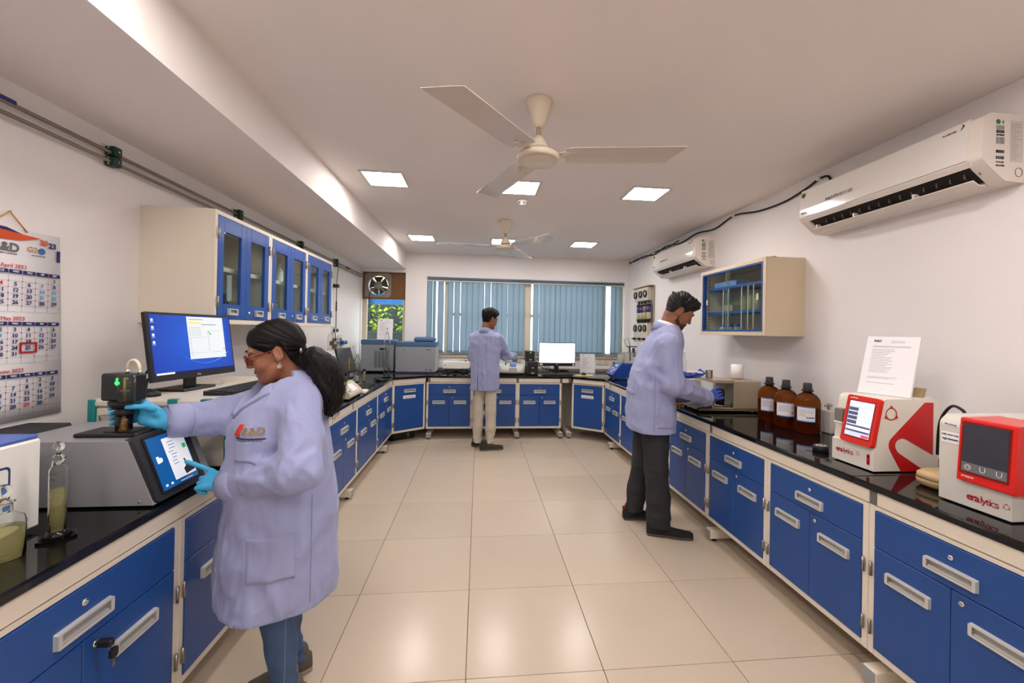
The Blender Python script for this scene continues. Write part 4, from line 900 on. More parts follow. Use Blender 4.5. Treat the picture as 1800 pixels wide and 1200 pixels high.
dp = ob('display_block', MB().box(-.045, .055, -.13, -.09, .10, .165, .006), OW, t); ob('display', MB().box(-.035, .045, -.1315, -.13, .115, .155), M('lcd_blue', '2746a8', .2, emit=.5, ecol='2746a8'), dp); text('23:06', .026, M('lcd_digits', 'a8c8ff', .3, emit=.8, ecol='a8c8ff'), dp, (.005, -.1322, .135))
ob('probe', MB().cyl((.02, 0, .11), (.02, -.02, .2), .014), STEEL, t); ob('green_knob', MB().cyl((-.09, .0, .12), (-.09, 0, .17), .012), M('knob_green', '1d8a6a', .4), t)
def ups(label, loc, w_, d, h, m, led):
    t = thing('battery_backup', label, 'battery backup', loc); ob('case', MB().box(-w_/2, w_/2, .012, d, 0, h, .006), m, t); ob('front', MB().box(-w_/2+.003, w_/2-.003, 0, .012, .003, h-.003, .005), BLACK, t); ob('indicator', MB().cyl((0, -.002, h*led), (0, 0, h*led), .007, n=10), M('led_lime', 'c8e03a', .3, emit=1.), t); ob('badge', MB().box(-.02, .02, -.0015, 0, h*.12, h*.2), SILVER, t)
ups('lower black battery backup box left of the lit monitor', (.765, 5.74, BT), .155, .3, .19, M('ups_grey', '4b463e', .5), .55); ups('smaller black battery backup box stacked on the other', (.735, 5.78, BT+.1905), .12, .25, .145, BLACK, .85)
SCWH = M('white_screen', 'ffffff', .3, emit=1.15, ecol='ffffff')
t, p = monitor('monitor', 'monitor showing a bright white screen below the window', (1.157, 6.0, BT), 0, .55, .345, SCWH, .0, .112, .008, .048); ob('badge', MB().cyl((0, -.0135, .024), (0, -.012, .024), .009, n=16), SILVER, p); ob('sticker', MB().box(-.26, -.215, -.0132, -.012, .012, .034).box(.235, .26, -.0132, -.012, .01, .03), PAPER, p); ob('tool_column', MB().box(-.262, -.25, -.0136, -.013, .05, .32), M('screen_lilac', 'd8d4ea', .3, emit=.6), p)
keyboard('black keyboard in front of the bright white monitor', (1.13, 5.80, BT), 0)
tag(ob('mouse_pad', MB().box(-.12, .12, -.05, .05, 0, .012, .002), M('pad_yellow', 'dccf8a', .6), None, (1.50, 5.72, BT), -.12), 'pale yellow pad under a mouse in the right back corner', 'mouse pad'); mouse('black mouse on the pale yellow pad', (1.49, 5.72, BT+.0125), .2)
sheet_stand('white printed sheet standing between the bright monitor and the blue bath', (1.652, 6.10, BT), -.05, .225, .285, .08, 4)
t = thing('cable_tangle', 'tangle of black cables on the bench under the window blinds', 'cable'); r8 = random.Random(12)
for k in range(5):
    pts = [(-.60+.03*k, 5.93+.05*k, BT+.006)]
    for q in range(1, 9): pts.append((-.60+.03*k + q*.058, 5.90+.03*k+r8.uniform(-.10, .10), BT+.006+abs(r8.uniform(-.02, .05))))
    pts.append((-.1, 6.22, .98)); cu = []
    for i in range(len(pts)-1):
        for s_ in range(5):
            p0, p1, p2, p3 = (Vector(pts[max(0, min(len(pts)-1, i+o))]) for o in (-1, 0, 1, 2)); u = s_/5
            cu.append(.5*((2*p1)+(p2-p0)*u+(2*p0-5*p1+4*p2-p3)*u*u+(-p0+3*p1-3*p2+p3)*u**3))
    for v in cu: v.z = max(v.z, BT+.0055)
    ob('cable', MB().tube(cu, .005, 6), RUBBER, t)
t = thing('cable_tangle', 'black cables hanging behind the bright white monitor', 'cable')
for k in range(4): ob('cable', MB().tube([(.86+.05*k, 6.03, .98), (.95+.06*k, 6.10, .93-.02*k), (1.1+.05*k, 6.14, .90), (1.3+.02*k, 6.12, .88+.005*k), (1.38, 6.2, .875)], .005, 6), RUBBER, t)
t = thing('purple_cloth', 'strip of purple cloth lying under the grey chamber', 'cloth'); ob('cloth', MB().box(-1.28, -.45, 5.84, 5.885, BT, BT+.007, .002), M('purple_fabric', '4a3358', .9), t)
# =================== RIGHT WALL AND BENCH ===================
t = thing('flow_panel', 'wall panel with round gauges and purple drying tubes beside the window', 'gauge panel', (XR-.002, -.16, 0), -PI/2)
def fp(y): return -y
FPW = M('panel_offwhite', 'd5ccba', .5, var=.05)
ob('backboard', MB().box(-6.12, -5.54, -.02, 0, 1.32, 2.13, .004), M('panel_grey', 'a89e90', .5), t)
ob('top_strip', MB().box(-6.13, -5.54, -.09, 0, 2.132, 2.145, .002), M('strip_tan', 'b39a76', .6), t)
for z0, z1 in ((1.94, 2.12), (1.36, 1.62)):
    bx_ = ob('gauge_box', MB().box(-6.05, -5.58, -.09, -.02, z0, z1, .004), FPW, t)
    for y in (5.98, 5.80, 5.64):
        zc_ = (z0+z1)/2 + (.0 if z0 > 1.8 else .06)
        g_ = ob('gauge', MB().lathe([(.048, 0), (.048, .02), (.042, .022), (.041, .006), (0, .006)], 24, mx=Matrix.Translation((-y, -.0905, zc_)) @ Matrix.Rotation(PI/2, 4, 'X')), BLACK, bx_)
        ob('gauge_face', MB().lathe([(0, .0065), (.041, .007), (0, .0075)], 20, mx=Matrix.Translation((-y, -.0905, zc_)) @ Matrix.Rotation(PI/2, 4, 'X')), PAPER, bx_)
        if z0 < 1.8: ob('valve_knob', MB().cyl((-y, -.13, 1.40), (-y, -.09, 1.40), .016).box(-y-.05, -y+.03, -.135, -.125, 1.393, 1.407, .002), BLACK, bx_)
for k, y in enumerate((5.92, 5.81, 5.70, 5.575)):
    tb_ = ob('drying_tube', MB().lathe([(.03, 1.66), (.03, 1.89)], 16, (-y, -.07, 0)), M('tube_cream', 'd9cba9', .3), t)
    ob('tube_fill', MB().lathe([(.0305, 1.77), (.0305, 1.86)], 16, (-y, -.07, 0)), M('fill_purple', '4b3f7c', .4) if k != 2 else M('fill_grey', '8a7c6c', .4), tb_); ob('tube_cap', MB().lathe([(.033, 1.86), (.033, 1.885), (.012, 1.90), (.012, 1.93)], 16, (-y, -.07, 0)), BLACK, tb_); ob('tube_end', MB().lathe([(.015, 1.63), (.033, 1.66), (.033, 1.68)], 16, (-y, -.07, 0)), BLACK, tb_)
ob('notice', MB().box(-5.98, -5.68, -.095, -.0905, 1.13, 1.36), PAPER, t); lines(t, -5.95, -5.7, [1.33-.02*k for k in range(9)], -.0952, GINK, .003)
# blue viscosity bath
t = thing('test_bath', 'blue test bath with a slanted keypad in the right back corner', 'instrument', (0, 5.24, BT)); BB2 = M('bath_blue', '1444a0', .35)
ob('housing', MB().prism([(1.80, .015), (1.755, .065), (1.885, .215), (2.22, .215), (2.22, .015)], 0, .28, 'y'), BB2, t)
sv = Vector((1.885-1.755, 0, .15)); a_ = math.atan2(sv.x, sv.z)
kp = ob('keypad', MB().box(-.003, .0, .015, .265, .01, sv.length-.01, .001), M('keypad_lightblue', '7ba0dc', .4), t); kp.matrix_basis = Matrix.Translation((1.755, 0, .065)) @ Matrix.Rotation(a_, 4, 'Y')
ob('keypad_field', MB().box(-.0045, -.003, .025, .255, .02, sv.length-.02), BB2, kp); ob('lcd', MB().box(-.006, -.0045, .06, .17, .135, .165), M('lcd_green', 'a8c86a', .3, emit=.3), kp)
for r_ in range(3):
    for c in range(4): ob('key', MB().box(-.0065, -.0045, .05+c*.045, .08+c*.045, .035+r_*.03, .055+r_*.03, .001), PAPER if (r_+c) % 3 else M('key_red', 'b03a3a', .5), kp)
ob('bath_vessel', MB().box(1.93, 2.18, .04, .24, .216, .36, .004), M('bath_clear', 'e2e4da', .15, trans=.8), t); ob('splash_guard', MB().box(1.888, 1.892, .02, .2, .216, .33), M('bath_clear'), t); ob('stirrer', MB().cyl((2.02, .1, .25), (2.02, .1, .44), .012).box(1.98, 2.12, .09, .11, .43, .445, .002).cyl((2.08, .12, .3), (2.08, .12, .42), .016), DARK, t)
ob('cap', MB().lathe([(.035, .36), (.03, .41), (.012, .42), (.012, .45)], 16, (2.1, .18, 0)), WHITE, t); ob('hose', MB().tube([(1.98, .1, .44), (1.94, .1, .52), (1.99, .1, .55), (2.03, .1, .45)], .004, 6), M('hose_green', '3d7a62', .5), t)
for sx in (1.82, 2.2):
    for sy in (.03, .25): ob('foot', MB().lathe([(.014, 0), (.014, .016)], 10, (sx, sy, 0)), RUBBER, t)
t = thing('specimen_holder', 'small white holder with a steel plate beside the blue bath', 'holder', (1.76, 4.55, BT)); ob('block', MB().box(-.04, .06, -.05, .05, 0, .09, .004), WHITE, t); ob('plate', MB().box(-.06, .08, -.06, .06, .091, .1, .002), STEEL, t)
# tall glass column and amber beaker behind the man
t = thing('glass_column', 'tall clear glass column with dark base behind the dark-haired man', 'glassware', (2.13, 4.10, BT)); ob('base', MB().lathe([(.05, 0), (.05, .12), (.038, .125)], 24), DARK, t); ob('column', MB().lathe(shell([(.036, .126), (.036, .34), (.02, .36), (.02, .42), (.024, .425)], .002), 24, cap=False), CYLG, t); ob('rod', MB().cyl((-.06, 0, 0), (-.06, 0, .44), .006), STEEL, t); ob('print', MB().box(-.015, .015, -.0368, -.036, .2, .32), PAPER, t)
t = thing('amber_beaker', 'glass of amber liquid on the bench edge just past the man\'s coat', 'beaker', (1.765, 3.47, BT)); ob('glass', MB().lathe(shell([(.038, 0), (.04, .005), (.04, .1)], .002), 24, cap=False), GLASS, t); ob('liquid', MB().lathe([(0, .003), (.0375, .003), (.0375, .085), (0, .085)], 24), M('amber_liquid', 'd98a12', .02, trans=.9, ior=1.35), t)
# draft-shield balance
t = thing('shielded_balance', 'beige metal precision balance with open weighing chamber in the man\'s hands', 'balance', (1.86, 3.08, BT), math.radians(-3))
BM = M('tan_metal', 'b3a48e', .4, metal=.25, var=.12, vscale=7)
ob('base_plate', MB().box(-.11, .385, .005, .32, .012, .028, .003), M('tan_dark', '7d6c55', .5), t)
ob('rear_housing', MB().box(.165, .385, 0, .32, .03, .25, .006), BM, t)
fr_ = MB(); fr_.box(0, .012, 0, .012, .03, .25).box(0, .012, .308, .32, .03, .25).box(.012, .165, 0, .012, .235, .25).box(.012, .165, .308, .32, .235, .25).box(0, .012, .012, .308, .235, .25).box(.012, .165, 0, .012, .03, .042).box(0, .165, .0, .32, .2505, .256)
ob('chamber_frame', fr_, BM, t); ob('back_pane', MB().box(.014, .16, .312, .316, .045, .232), WP, t); ob('sliding_pane', MB().box(.10, .16, .004, .007, .045, .232), WP, t)
ob('dial_plate', MB().box(-.10, -.005, .20, .21, .03, .24, .004), M('dial_cream', 'cfc7b2', .5), t); ob('dial_window', MB().box(-.08, -.03, .196, .2, .15, .2, .004), GREYP, t)
ob('pan', MB().lathe([(.04, .046), (.045, .05), (.045, .054), (0, .054)], 28, (.085, .06, 0)), CHROME, t); ob('lever', MB().cyl((.14, -.008, .045), (.14, -.008, .085), .005), BLACK, t)
ob('control_panel', MB().prism([(-.13, .02), (-.01, .012), (-.002, .05), (-.12, .035)], .02, .29, 'y'), DARK, t); ob('rear_knob', MB().cyl((.386, .05, .19), (.4, .05, .19), .012), BLACK, t); ob('rear_plate', MB().box(.386, .4, .02, .3, .03, .24, .003), BM, t)
for sx in (-.09, .36):
    for sy in (.03, .29): ob('foot', MB().lathe([(.014, 0), (.014, .013)], 10, (sx, sy, 0)), RUBBER, t)
tag(ob('tissue_roll', MB().lathe([(.016, 0), (.046, 0), (.046, .115), (.016, .115), (.016, 0)], 32, cap=False), M('tissue', 'f2efec', .9, bump=.1, bscale=60), None, (2.165, 3.25, BT+.2565)), 'white tissue roll standing on the beige balance', 'tissue roll')
t = thing('level_frame', 'small open steel frame standing on the corner of the balance', 'frame', (1.90, 3.22, BT+.2565), .2); f = MB(); f.box(-.026, .026, -.012, .012, 0, .008).box(-.026, .026, -.012, .012, .062, .068).box(-.026, -.02, -.012, .012, .008, .062).box(.02, .026, -.012, .012, .008, .062); ob('frame', f, STEEL, t); ob('block', MB().box(-.016, .014, -.006, .008, .0085, .05), M('tan_block', 'c4a98a', .6), t)
tag(ob('sample_jar', MB().lathe([(0, 0), (.032, 0), (.034, .004), (.034, .12), (.031, .125), (.031, .123), (0, .123)], 28), M('jar_black', '1c1917', .25), None, (1.948, 3.136, .9145)), 'black sample jar on the balance pan beside the man\'s blue glove', 'jar')
# amber solvent bottles
AMB = M('amber_glass', '9c540c', .03, trans=.95, ior=1.2); 
for i, (x, y, lab) in enumerate(((2.118, 2.80, 'leftmost brown solvent bottle, nearest the balance'), (2.105, 2.62, 'middle one of three brown solvent bottles'), (2.122, 2.455, 'rightmost brown solvent bottle, nearest the white plastic tank'))):
    t = thing('solvent_bottle', lab, 'bottle', (x, y, BT), math.radians((-35, -38, -42)[i]), 'brown solvent bottles')
    ob('glass', MB().lathe([(0, .003), (.062, 0), (.071, .006), (.073, .02), (.073, .19), (.068, .215), (.05, .24), (.03, .252), (.022, .262), (.022, .275), (0, .275)], 40), AMB, t)
    ob('liquid', MB().lathe([(0, .006), (.066, .006), (.069, .018), (.069, .15), (0, .15)], 36), M('brown_liquid', 'a05a12', .05, trans=.8, ior=1.1), t)
    ob('cap_ring', MB().lathe([(.033, .262), (.034, .27), (.028, .274), (0, .274)], 24), BLACK, t)
    cp = MB(); cp.lathe([(.025, .274), (.026, .278), (.024, .312), (.022, .316), (0, .316)], 24); ob('cap', cp, DARK, t)
    lm_ = MB(); n = 16; z0, z1, R_ = .075, .17, .0737; a0, a1 = -2.35, -.15 if i < 2 else -.95
    def band(za, zb, R2, aa, ab):
        m = MB(); vs = [(R2*math.cos(aa+(ab-aa)*k/n), R2*math.sin(aa+(ab-aa)*k/n), z) for k in range(n+1) for z in (za, zb)]
        return m.add(vs, [(2*k, 2*k+2, 2*k+3, 2*k+1) for k in range(n)], True)
    lb = ob('label', band(z0, z1, R_, a0, a1), PAPER, t); LBL = M('label_blue', '3f7fd0', .6)
    ob('label_edge', band(z1-.006, z1, R_+.0004, a0, a1), LBL, lb); ob('label_edge', band(z0, z0+.006, R_+.0004, a0, a1), LBL, lb)
    for q in range(6): ob('label_text', band(z1-.02-q*.008, z1-.018-q*.008, R_+.0004, a0+.15, a0+.15+(a1-a0)*(.35+.05*(q % 3))), GINK, lb)
    for q in range(4): ob('label_text', band(z1-.02-q*.006, z1-.019-q*.006, R_+.0004, a0+(a1-a0)*.55, a0+(a1-a0)*.9), GINK, lb)
    ob('label_mark', band(z0+.022, z0+.032, R_+.0004, a0+(a1-a0)*.55, a0+(a1-a0)*.62), M('mark_olive', '6a6a2a', .6), lb); ob('label_mark', band(z0+.024, z0+.031, R_+.0004, a0+(a1-a0)*.64, a0+(a1-a0)*.95), M('mark_blue', '3a56a8', .6), lb)
t = thing('plastic_tank', 'small translucent white tank with a valve behind the brown bottles', 'tank', (2.275, 2.42, BT)); ob('body', MB().box(-.055, .055, -.04, .04, 0, .15, .008), M('milky_plastic', 'e4e2dc', .35, trans=.3), t); ob('valve', MB().cyl((-.035, 0, .15), (-.035, 0, .175), .008).cyl((-.06, 0, .175), (-.01, 0, .175), .006).cyl((-.035, -.02, .178), (-.035, .01, .178), .01), STEEL, t)
t = thing('weight_puck', 'small round black weight with silver top on the right bench', 'weight', (1.845, 2.04, BT)); ob('body', MB().lathe([(.034, 0), (.037, .004), (.037, .026), (.034, .03), (0, .03)], 32), BLACK, t); ob('top_disc', MB().lathe([(.028, .0302), (.027, .034), (.012, .035), (.011, .033), (0, .033)], 28), CHROME, t)
# ---- flash tester ----
ERW = M('era_white', 'e7e0d4', .3, var=.02); ERR = M('era_red', 'c8161c', .28); ERB = M('era_bezel_red', 'd8281f', .25); LOGO = M('logo_maroon', 'b01e30', .4)
def round_poly(pts, idx, r, n=5):
    out = []
    for i, p in enumerate(pts):
        if i in idx:
            a = Vector(pts[i-1]); b_ = Vector(p); c = Vector(pts[(i+1) % len(pts)]); d1 = (a-b_).normalized(); d2 = (c-b_).normalized(); p1 = b_+d1*r; p2 = b_+d2*r
            for k in range(n+1): u = k/n; q = (1-u)**2*p1 + 2*u*(1-u)*b_ + u*u*p2; out.append((q.x, q.y))
        else: out.append(tuple(p))
    return out
def ring_logo(par, cx, cz, R_, th, face, mat=None):
    """trefoil ring emblem; face: 'x' (on plane x=0 facing -x) or 'y'"""
    mb = MB(); n = 28; vs = []; 
    for k in range(n):
        a = 2*PI*k/n
        for rr in (R_, R_+th*(1+2.2*max(0, math.cos(3*(a-PI/2)))**6)): vs.append((rr*math.cos(a), rr*math.sin(a)))
    v3 = [(cx+u, 0, cz+v) if face == 'y' else (0, cx-u, cz+v) for u, v in vs]
    mb.add(v3, [(2*k, 2*k+1, (2*k+3) % (2*n), (2*k+2) % (2*n)) for k in range(n)])
    return ob('emblem', mb, mat or LOGO, par)
t = thing('flash_tester', 'white and red flash point tester with a lit touch screen on the right bench', 'instrument', (0, 0, BT))
prof = round_poly([(1.80, .006), (1.80, .108), (1.812, .115), (1.838, .335), (2.13, .335), (2.13, .006)], {3, 4}, .03)
ob('housing', MB().prism(prof, 1.70, 1.92, 'y'), ERW, t); ob('plinth', MB().box(1.815, 2.11, 1.71, 1.91, 0, .0065), BLACK, t)
def ep(px, py): return (1.82+(px-685)*.00045-.012, -.0+(1075-py-.038*(px-685))*.0004+.004)
red = [ep(*q) for q in ((1232,268),(1250,262),(1335,262),(1335,865),(1040,702),(1015,690),(985,685),(955,692),(925,712),(908,742),(905,775),(912,805),(930,835),(950,855),(1245,1050),(975,1065),(850,835),(836,800),(832,760),(840,720),(858,690),(875,670))]
ob('side_graphic', MB().prism(red, 1.6988, 1.6999, 'y'), ERR, t)
em = ring_logo(t, 1.885, .268, .024, .005, 'y'); em.location = (0, 1.6985, 0)
av = Vector((.045, 0, .222)); aa = math.atan2(av.x, av.z)
bz = ob('screen_bezel', MB().prism(rrect(1.696, 1.858, 0, av.length, .012), -.012, .010, 'x'), ERB, t); bz.matrix_basis = Matrix.Translation((1.792, 0, .112)) @ Matrix.Rotation(aa, 4, 'Y')
ob('screen_recess', MB().box(-.0125, -.0118, 1.708, 1.846, .025, av.length-.022), M('bezel_dark_red', '8a1512', .4), bz)
ob('screen', MB().box(-.0132, -.0124, 1.714, 1.838, .032, av.length-.028), M('touch_screen', 'c9d2ee', .15, emit=.5, ecol='c4cdec'), bz)
ui = MB(); uw = MB(); zt = av.length-.028; ub = MB()
for k in range(4): ui.box(-.014, -.0132, 1.788, 1.836, zt-.045-k*.021, zt-.030-k*.021); uw.box(-.014, -.0132, 1.716, 1.784, zt-.045-k*.021, zt-.030-k*.021)
ui.box(-.014, -.0132, 1.716, 1.836, zt-.122, zt-.114).box(-.014, -.0132, 1.716, 1.836, zt-.145, zt-.137); uw.box(-.014, -.0132, 1.716, 1.836, zt-.024, zt-.002).box(-.014, -.0132, 1.716, 1.836, zt-.135, zt-.124)
ob('screen_bars', ui, M('ui_slate', '5a6078', .3, emit=.1), bz); ob('screen_fields', uw, M('ui_white', 'f4f4fb', .3, emit=.55, ecol='f0f0fa'), bz); ob('screen_button', MB().box(-.0141, -.0132, 1.716, 1.752, .034, .046), M('ui_red', 'e0505a', .3, emit=.5), bz)
text('eraflash', .013, M('era_white'), bz, (-.0135, 1.822, av.length-.013), (PI/2, 0, -PI/2))
multi_text([('era', .034, 0, 0)], LOGO, t, loc=(1.7992, 1.858, .050), rot=(0, 0, -PI/2), bold=.0009, align='RIGHT', aligny='BOTTOM_BASELINE', space=.85); multi_text([('lytics', .034, 0, 0)], LOGO, t, loc=(1.7992, 1.857, .050), rot=(0, 0, -PI/2), align='LEFT', aligny='BOTTOM_BASELINE', space=.85)
em = ring_logo(t, 1.778, .066, .006, .0014, 'x'); em.location = (1.7994, 0, 0)
ob('sample_slot', MB().box(1.7985, 1.83, 1.866, 1.909, .195, .26, .002), M('slot_grey', '77736a', .4), t); ob('slot_tray', MB().box(1.795, 1.81, 1.866, 1.909, .188, .196, .001), ERW, t)
pt = ob('usb_panel', MB().prism(rrect(1.718, 1.732, .028, .078, .0065), 1.7982, 1.7995, 'x'), ERR, t); ob('usb_port', MB().box(1.7975, 1.7982, 1.721, 1.729, .033, .037).box(1.7975, 1.7982, 1.721, 1.729, .042, .046).cyl((1.7975, 1.725, .066), (1.7982, 1.725, .066), .005), BLACK, pt)
ds = sheet_stand('printed sheet in a clear stand on top of the flash tester', (1.965, 1.815, BT+.3355), math.radians(-70), .21, .30, .33, 6)
t = thing('wooden_block', 'small tan wedge on top of the flash tester behind the sheet', 'wedge', (2.085, 1.75, BT+.3355), .3); ob('wedge', MB().prism([(-.02, 0), (.0, 0), (.02, .045), (-.005, .045)], -.02, .02, 'y'), M('tan_wood', 'a98e66', .6), t); ob('base', MB().box(-.06, .05, -.025, .025, .0, .002), PAPER, t)
# ---- fuel analyser ----
t = thing('fuel_analyser', 'grey-white fuel analyser with a red framed dark screen at the right edge', 'instrument', (0, 0, BT)); FAG = M('analyser_grey', 'd4d0c6', .4, var=.03)
ob('housing', MB().prism(round_poly([(1.79, .006), (1.79, .30), (1.82, .327), (2.20, .327), (2.20, .006)], {1, 2, 3}, .012), 1.205, 1.425, 'y'), FAG, t); ob('plinth', MB().box(1.80, 2.18, 1.215, 1.415, 0, .0065), BLACK, t)
ob('screen_housing', MB().prism(round_poly([(1.772, .098), (1.788, .328), (1.95, .331), (1.99, .12), (1.90, .095)], {0, 1}, .008), 1.188, 1.353, 'y'), ERB, t)
bv = Vector((.016, 0, .23)); ba = math.atan2(bv.x, bv.z)
fs_ = ob('screen_frame', MB().box(-.002, .0, 1.203, 1.345, .032, .218), M('frame_dark_red', '7c1410', .4), t); fs_.matrix_basis = Matrix.Translation((1.7715, 0, .098)) @ Matrix.Rotation(ba, 4, 'Y')
ob('screen', MB().box(-.0035, -.002, 1.208, 1.338, .072, .212), M('dark_screen', '3b3b44', .12, var=.25, vscale=18), fs_); ob('key_strip', MB().box(-.0036, -.002, 1.208, 1.338, .04, .072), M('strip_grey', '6d6d70', .3), fs_)
km = MB()
for y in (1.275, 1.228): km.prism([(y+.008*math.cos(a), .056+.008*math.sin(a)) for a in [PI+PI*k/8 for k in range(9)]] + [(y+.0065*math.cos(a), .056+.0065*math.sin(a)) for a in [2*PI-PI*k/8 for k in range(9)]], -.0042, -.0036, 'x'); km.box(-.0042, -.0036, y-.008, y-.0065, .056, .066).box(-.0042, -.0036, y+.0065, y+.008, .056, .066)
ob('key_symbol', km, PAPER, fs_); pr = MB()
for R_ in (.009, .005): pr.lathe([(R_, 0), (R_+.0012, 0), (R_+.0012, .0005), (R_, .0005), (R_, 0)], 20, cap=False, mx=Matrix.Translation((-.0042, 1.319, .055)) @ Matrix.Rotation(PI/2, 4, 'Y'))
ob('power_symbol', pr, PAPER, fs_); text('eraspec', .0125, ERW, fs_, (-.003, 1.318, .022), (PI/2, 0, -PI/2))
ob('name_label', MB().box(1.7888, 1.7899, 1.358, 1.418, .222, .262), PAPER, t)
multi_text([('FUEL ANALYZER', .0074, 0, .009), ('फ्यूल ऐनालाइजर', .0085, 0, -.008)], INK, t, loc=(1.7884, 1.388, .243), rot=(0, 0, -PI/2), bold=.0002)
ob('status_label', MB().box(1.7888, 1.7899, 1.36, 1.413, .286, .298), PAPER, t); text('Working', .011, INK, t, (1.7884, 1.388, .292), (PI/2, 0, -PI/2))
multi_text([('era', .036, 0, 0)], LOGO, t, loc=(1.7892, 1.294, .034), rot=(0, 0, -PI/2), bold=.001, align='RIGHT', aligny='BOTTOM_BASELINE', space=.8); multi_text([('lytics', .036, 0, 0)], LOGO, t, loc=(1.7892, 1.293, .034), rot=(0, 0, -PI/2), align='LEFT', aligny='BOTTOM_BASELINE', space=.8)
em = ring_logo(t, 1.219, .050, .007, .0016, 'x'); em.location = (1.7894, 0, 0)
ob('power_cable', MB().tube(spline([(1.90, 1.42, .315), (1.92, 1.45, .335), (1.96, 1.52, .335), (2.01, 1.60, .25), (2.05, 1.64, .1)]), .0055, 8), RUBBER, t)
t = thing('tan_case', 'rounded tan case with a red tab beside the fuel analyser', 'case', (1.945, 1.52, BT)); ob('lower_shell', stack([(oval(.085, .05, 4), .002), (oval(.098, .058, 4), .012), (oval(.1, .06, 4), .034)]), M('tan_dark_case', 'a88d63', .45), t); ob('upper_shell', stack([(oval(.1, .06, 4), .036), (oval(.097, .057, 4), .056), (oval(.08, .045, 4), .068)]), M('tan_case', 'c9ae82', .45), t); ob('tab', MB().box(-.02, -.005, -.02, .0, .068, .09, .003), ERR, t)
t = thing('white_canister', 'white canister between the two red and white instruments', 'canister', (2.12, 1.56, BT)); ob('body', MB().lathe([(.05, 0), (.052, .004), (.052, .15), (.048, .155), (0, .155)], 28), WHITE, t); ob('lid', MB().lathe([(.053, .156), (.053, .175), (.05, .18), (0, .18)], 28), M('lid_grey', 'b8b2a6', .5), t)
# ---- right wall cabinet ----
RCX, RY0, RY1, RZ0, RZ1 = 2.08, 2.79, 3.665, 1.475, 2.055
t = thing('wall_cabinet', 'cream wall cabinet with blue-edged sliding glass doors on the right wall', 'wall cabinet', (RCX, RY1, RZ0), -PI/2); W_ = RY1-RY0; H_ = RZ1-RZ0; D_ = XR-RCX
CRB = M('cream_beige', 'd6c5a8', .45, var=.04)
c = MB(); c.box(0, W_, 0, D_, 0, .016).box(0, W_, 0, D_, H_-.016, H_).box(0, .016, 0, D_, .016, H_-.016).box(W_-.016, W_, 0, D_, .016, H_-.016).box(.016, W_-.016, D_-.01, D_, .016, H_-.016).box(0, .03, -.012, 0, 0, H_, .002).box(W_-.03, W_, -.012, 0, 0, H_, .002).box(.03, W_-.03, -.012, 0, 0, .032, .002).box(.03, W_-.03, -.012, 0, H_-.03, H_, .002)
ob('carcass', c, CRB, t)
f = MB(); f.box(.03, .045, -.013, .02, .032, H_-.03).box(W_-.045, W_-.03, -.013, .02, .032, H_-.03).box(.045, W_-.045, -.013, .02, .032, .046).box(.045, W_-.045, -.013, .02, H_-.044, H_-.03)
ob('door_track', f, BLUE, t)
for z in (.185, .40): sh_ = ob('shelf', MB().box(.016, W_-.016, .05, D_-.012, z, z+.022), BLUE2, t)
pm = MB()
for k in range(16): pm.box(.0165, .018, .06, .07, .05+k*.03, .06+k*.03)
ob('shelf_holes', pm, DARK, t, kind='stuff')
d1 = ob('sliding_door', MB().box(.046, W_*.47, .004, .009, .047, H_-.045), WP, t); d2 = ob('sliding_door', MB().box(W_*.44, W_-.046, -.006, -.001, .047, H_-.045), WP, t)
edge = M('glass_edge', '9fb8b0', .1, trans=.4); ob('glass_edge', MB().box(W_*.44-.003, W_*.44, -.006, -.001, .047, H_-.045), edge, d2); ob('glass_edge', MB().box(W_*.47, W_*.47+.003, .004, .009, .047, H_-.045), edge, d1)
for d_, x, y in ((d1, .085, .003), (d2, W_-.09, -.007)): ob('finger_pull', MB().prism(rrect(x-.009, x+.009, .20+.07, .25+.07, .0085), y-.003, y, 'y'), M('pull_cream', 'e0cfa0', .4), d_)
def rc(y, d, z): return (RCX+d, y, RZ0+z)
g2 = 'glassware in the right wall cabinet'
for k, y in enumerate((3.38, 3.31, 3.13, 3.05, 2.985)):
    tt = thing('glass_pipette', ['first', 'second', 'third', 'fourth', 'fifth'][k]+' upright white pipette from the left in the right wall cabinet', 'pipette', rc(y, .035, .0165), group='pipettes in the right wall cabinet'); ob('tube', MB().lathe([(.003, 0), (.0045, .05), (.0045, .36), (.003, .38)], 10), M('pipette_white', 'e8e4da', .2, trans=.2), tt); ob('holder', MB().lathe([(.014, 0), (.014, .03), (.0, .031)], 12), BLACK, tt)
for k, (y, d, nm) in enumerate(((3.52, .12, 'leftmost'), (3.44, .14, 'second'), (3.35, .15, 'third'))): flask('bottle', 'small blue-capped bottle at the bottom of the right wall cabinet, %s' % nm, rc(y, d, .0165), [(.03, 0), (.031, .004), (.031, .05), (.02, .06)], M('bottle_clear', 'd6dcdc', .1, trans=.6), group=g2, cap=[(.024, .06), (.024, .085), (0, .086)], h=M('cap_royal', '2f55c0', .4))
tag(ob('carton', MB().box(-.05, .05, -.06, .06, 0, .06, .002), M('carton_tan', 'c4a070', .8), None, rc(3.44, .17, .2075)), 'tan carton on the lower shelf of the right wall cabinet', 'box')
for k in range(4): flask('beaker', 'yellowish glass on the lower shelf of the right wall cabinet, %s from the left' % ['first', 'second', 'third', 'fourth'][k], rc(3.26-.085*k, .15, .2075), [(.03, 0), (.032, .004), (.032, .13)], M('yellow_clear', 'd2cd98', .08, trans=.6), 'beaker', g2)
tag(ob('blue_tray', MB().box(-.06, .06, -.16, .16, 0, .05, .004), M('tray_blue', '6f98d8', .5), None, rc(3.42, .13, .4225)), 'light blue tray on the upper shelf of the right wall cabinet', 'tray')
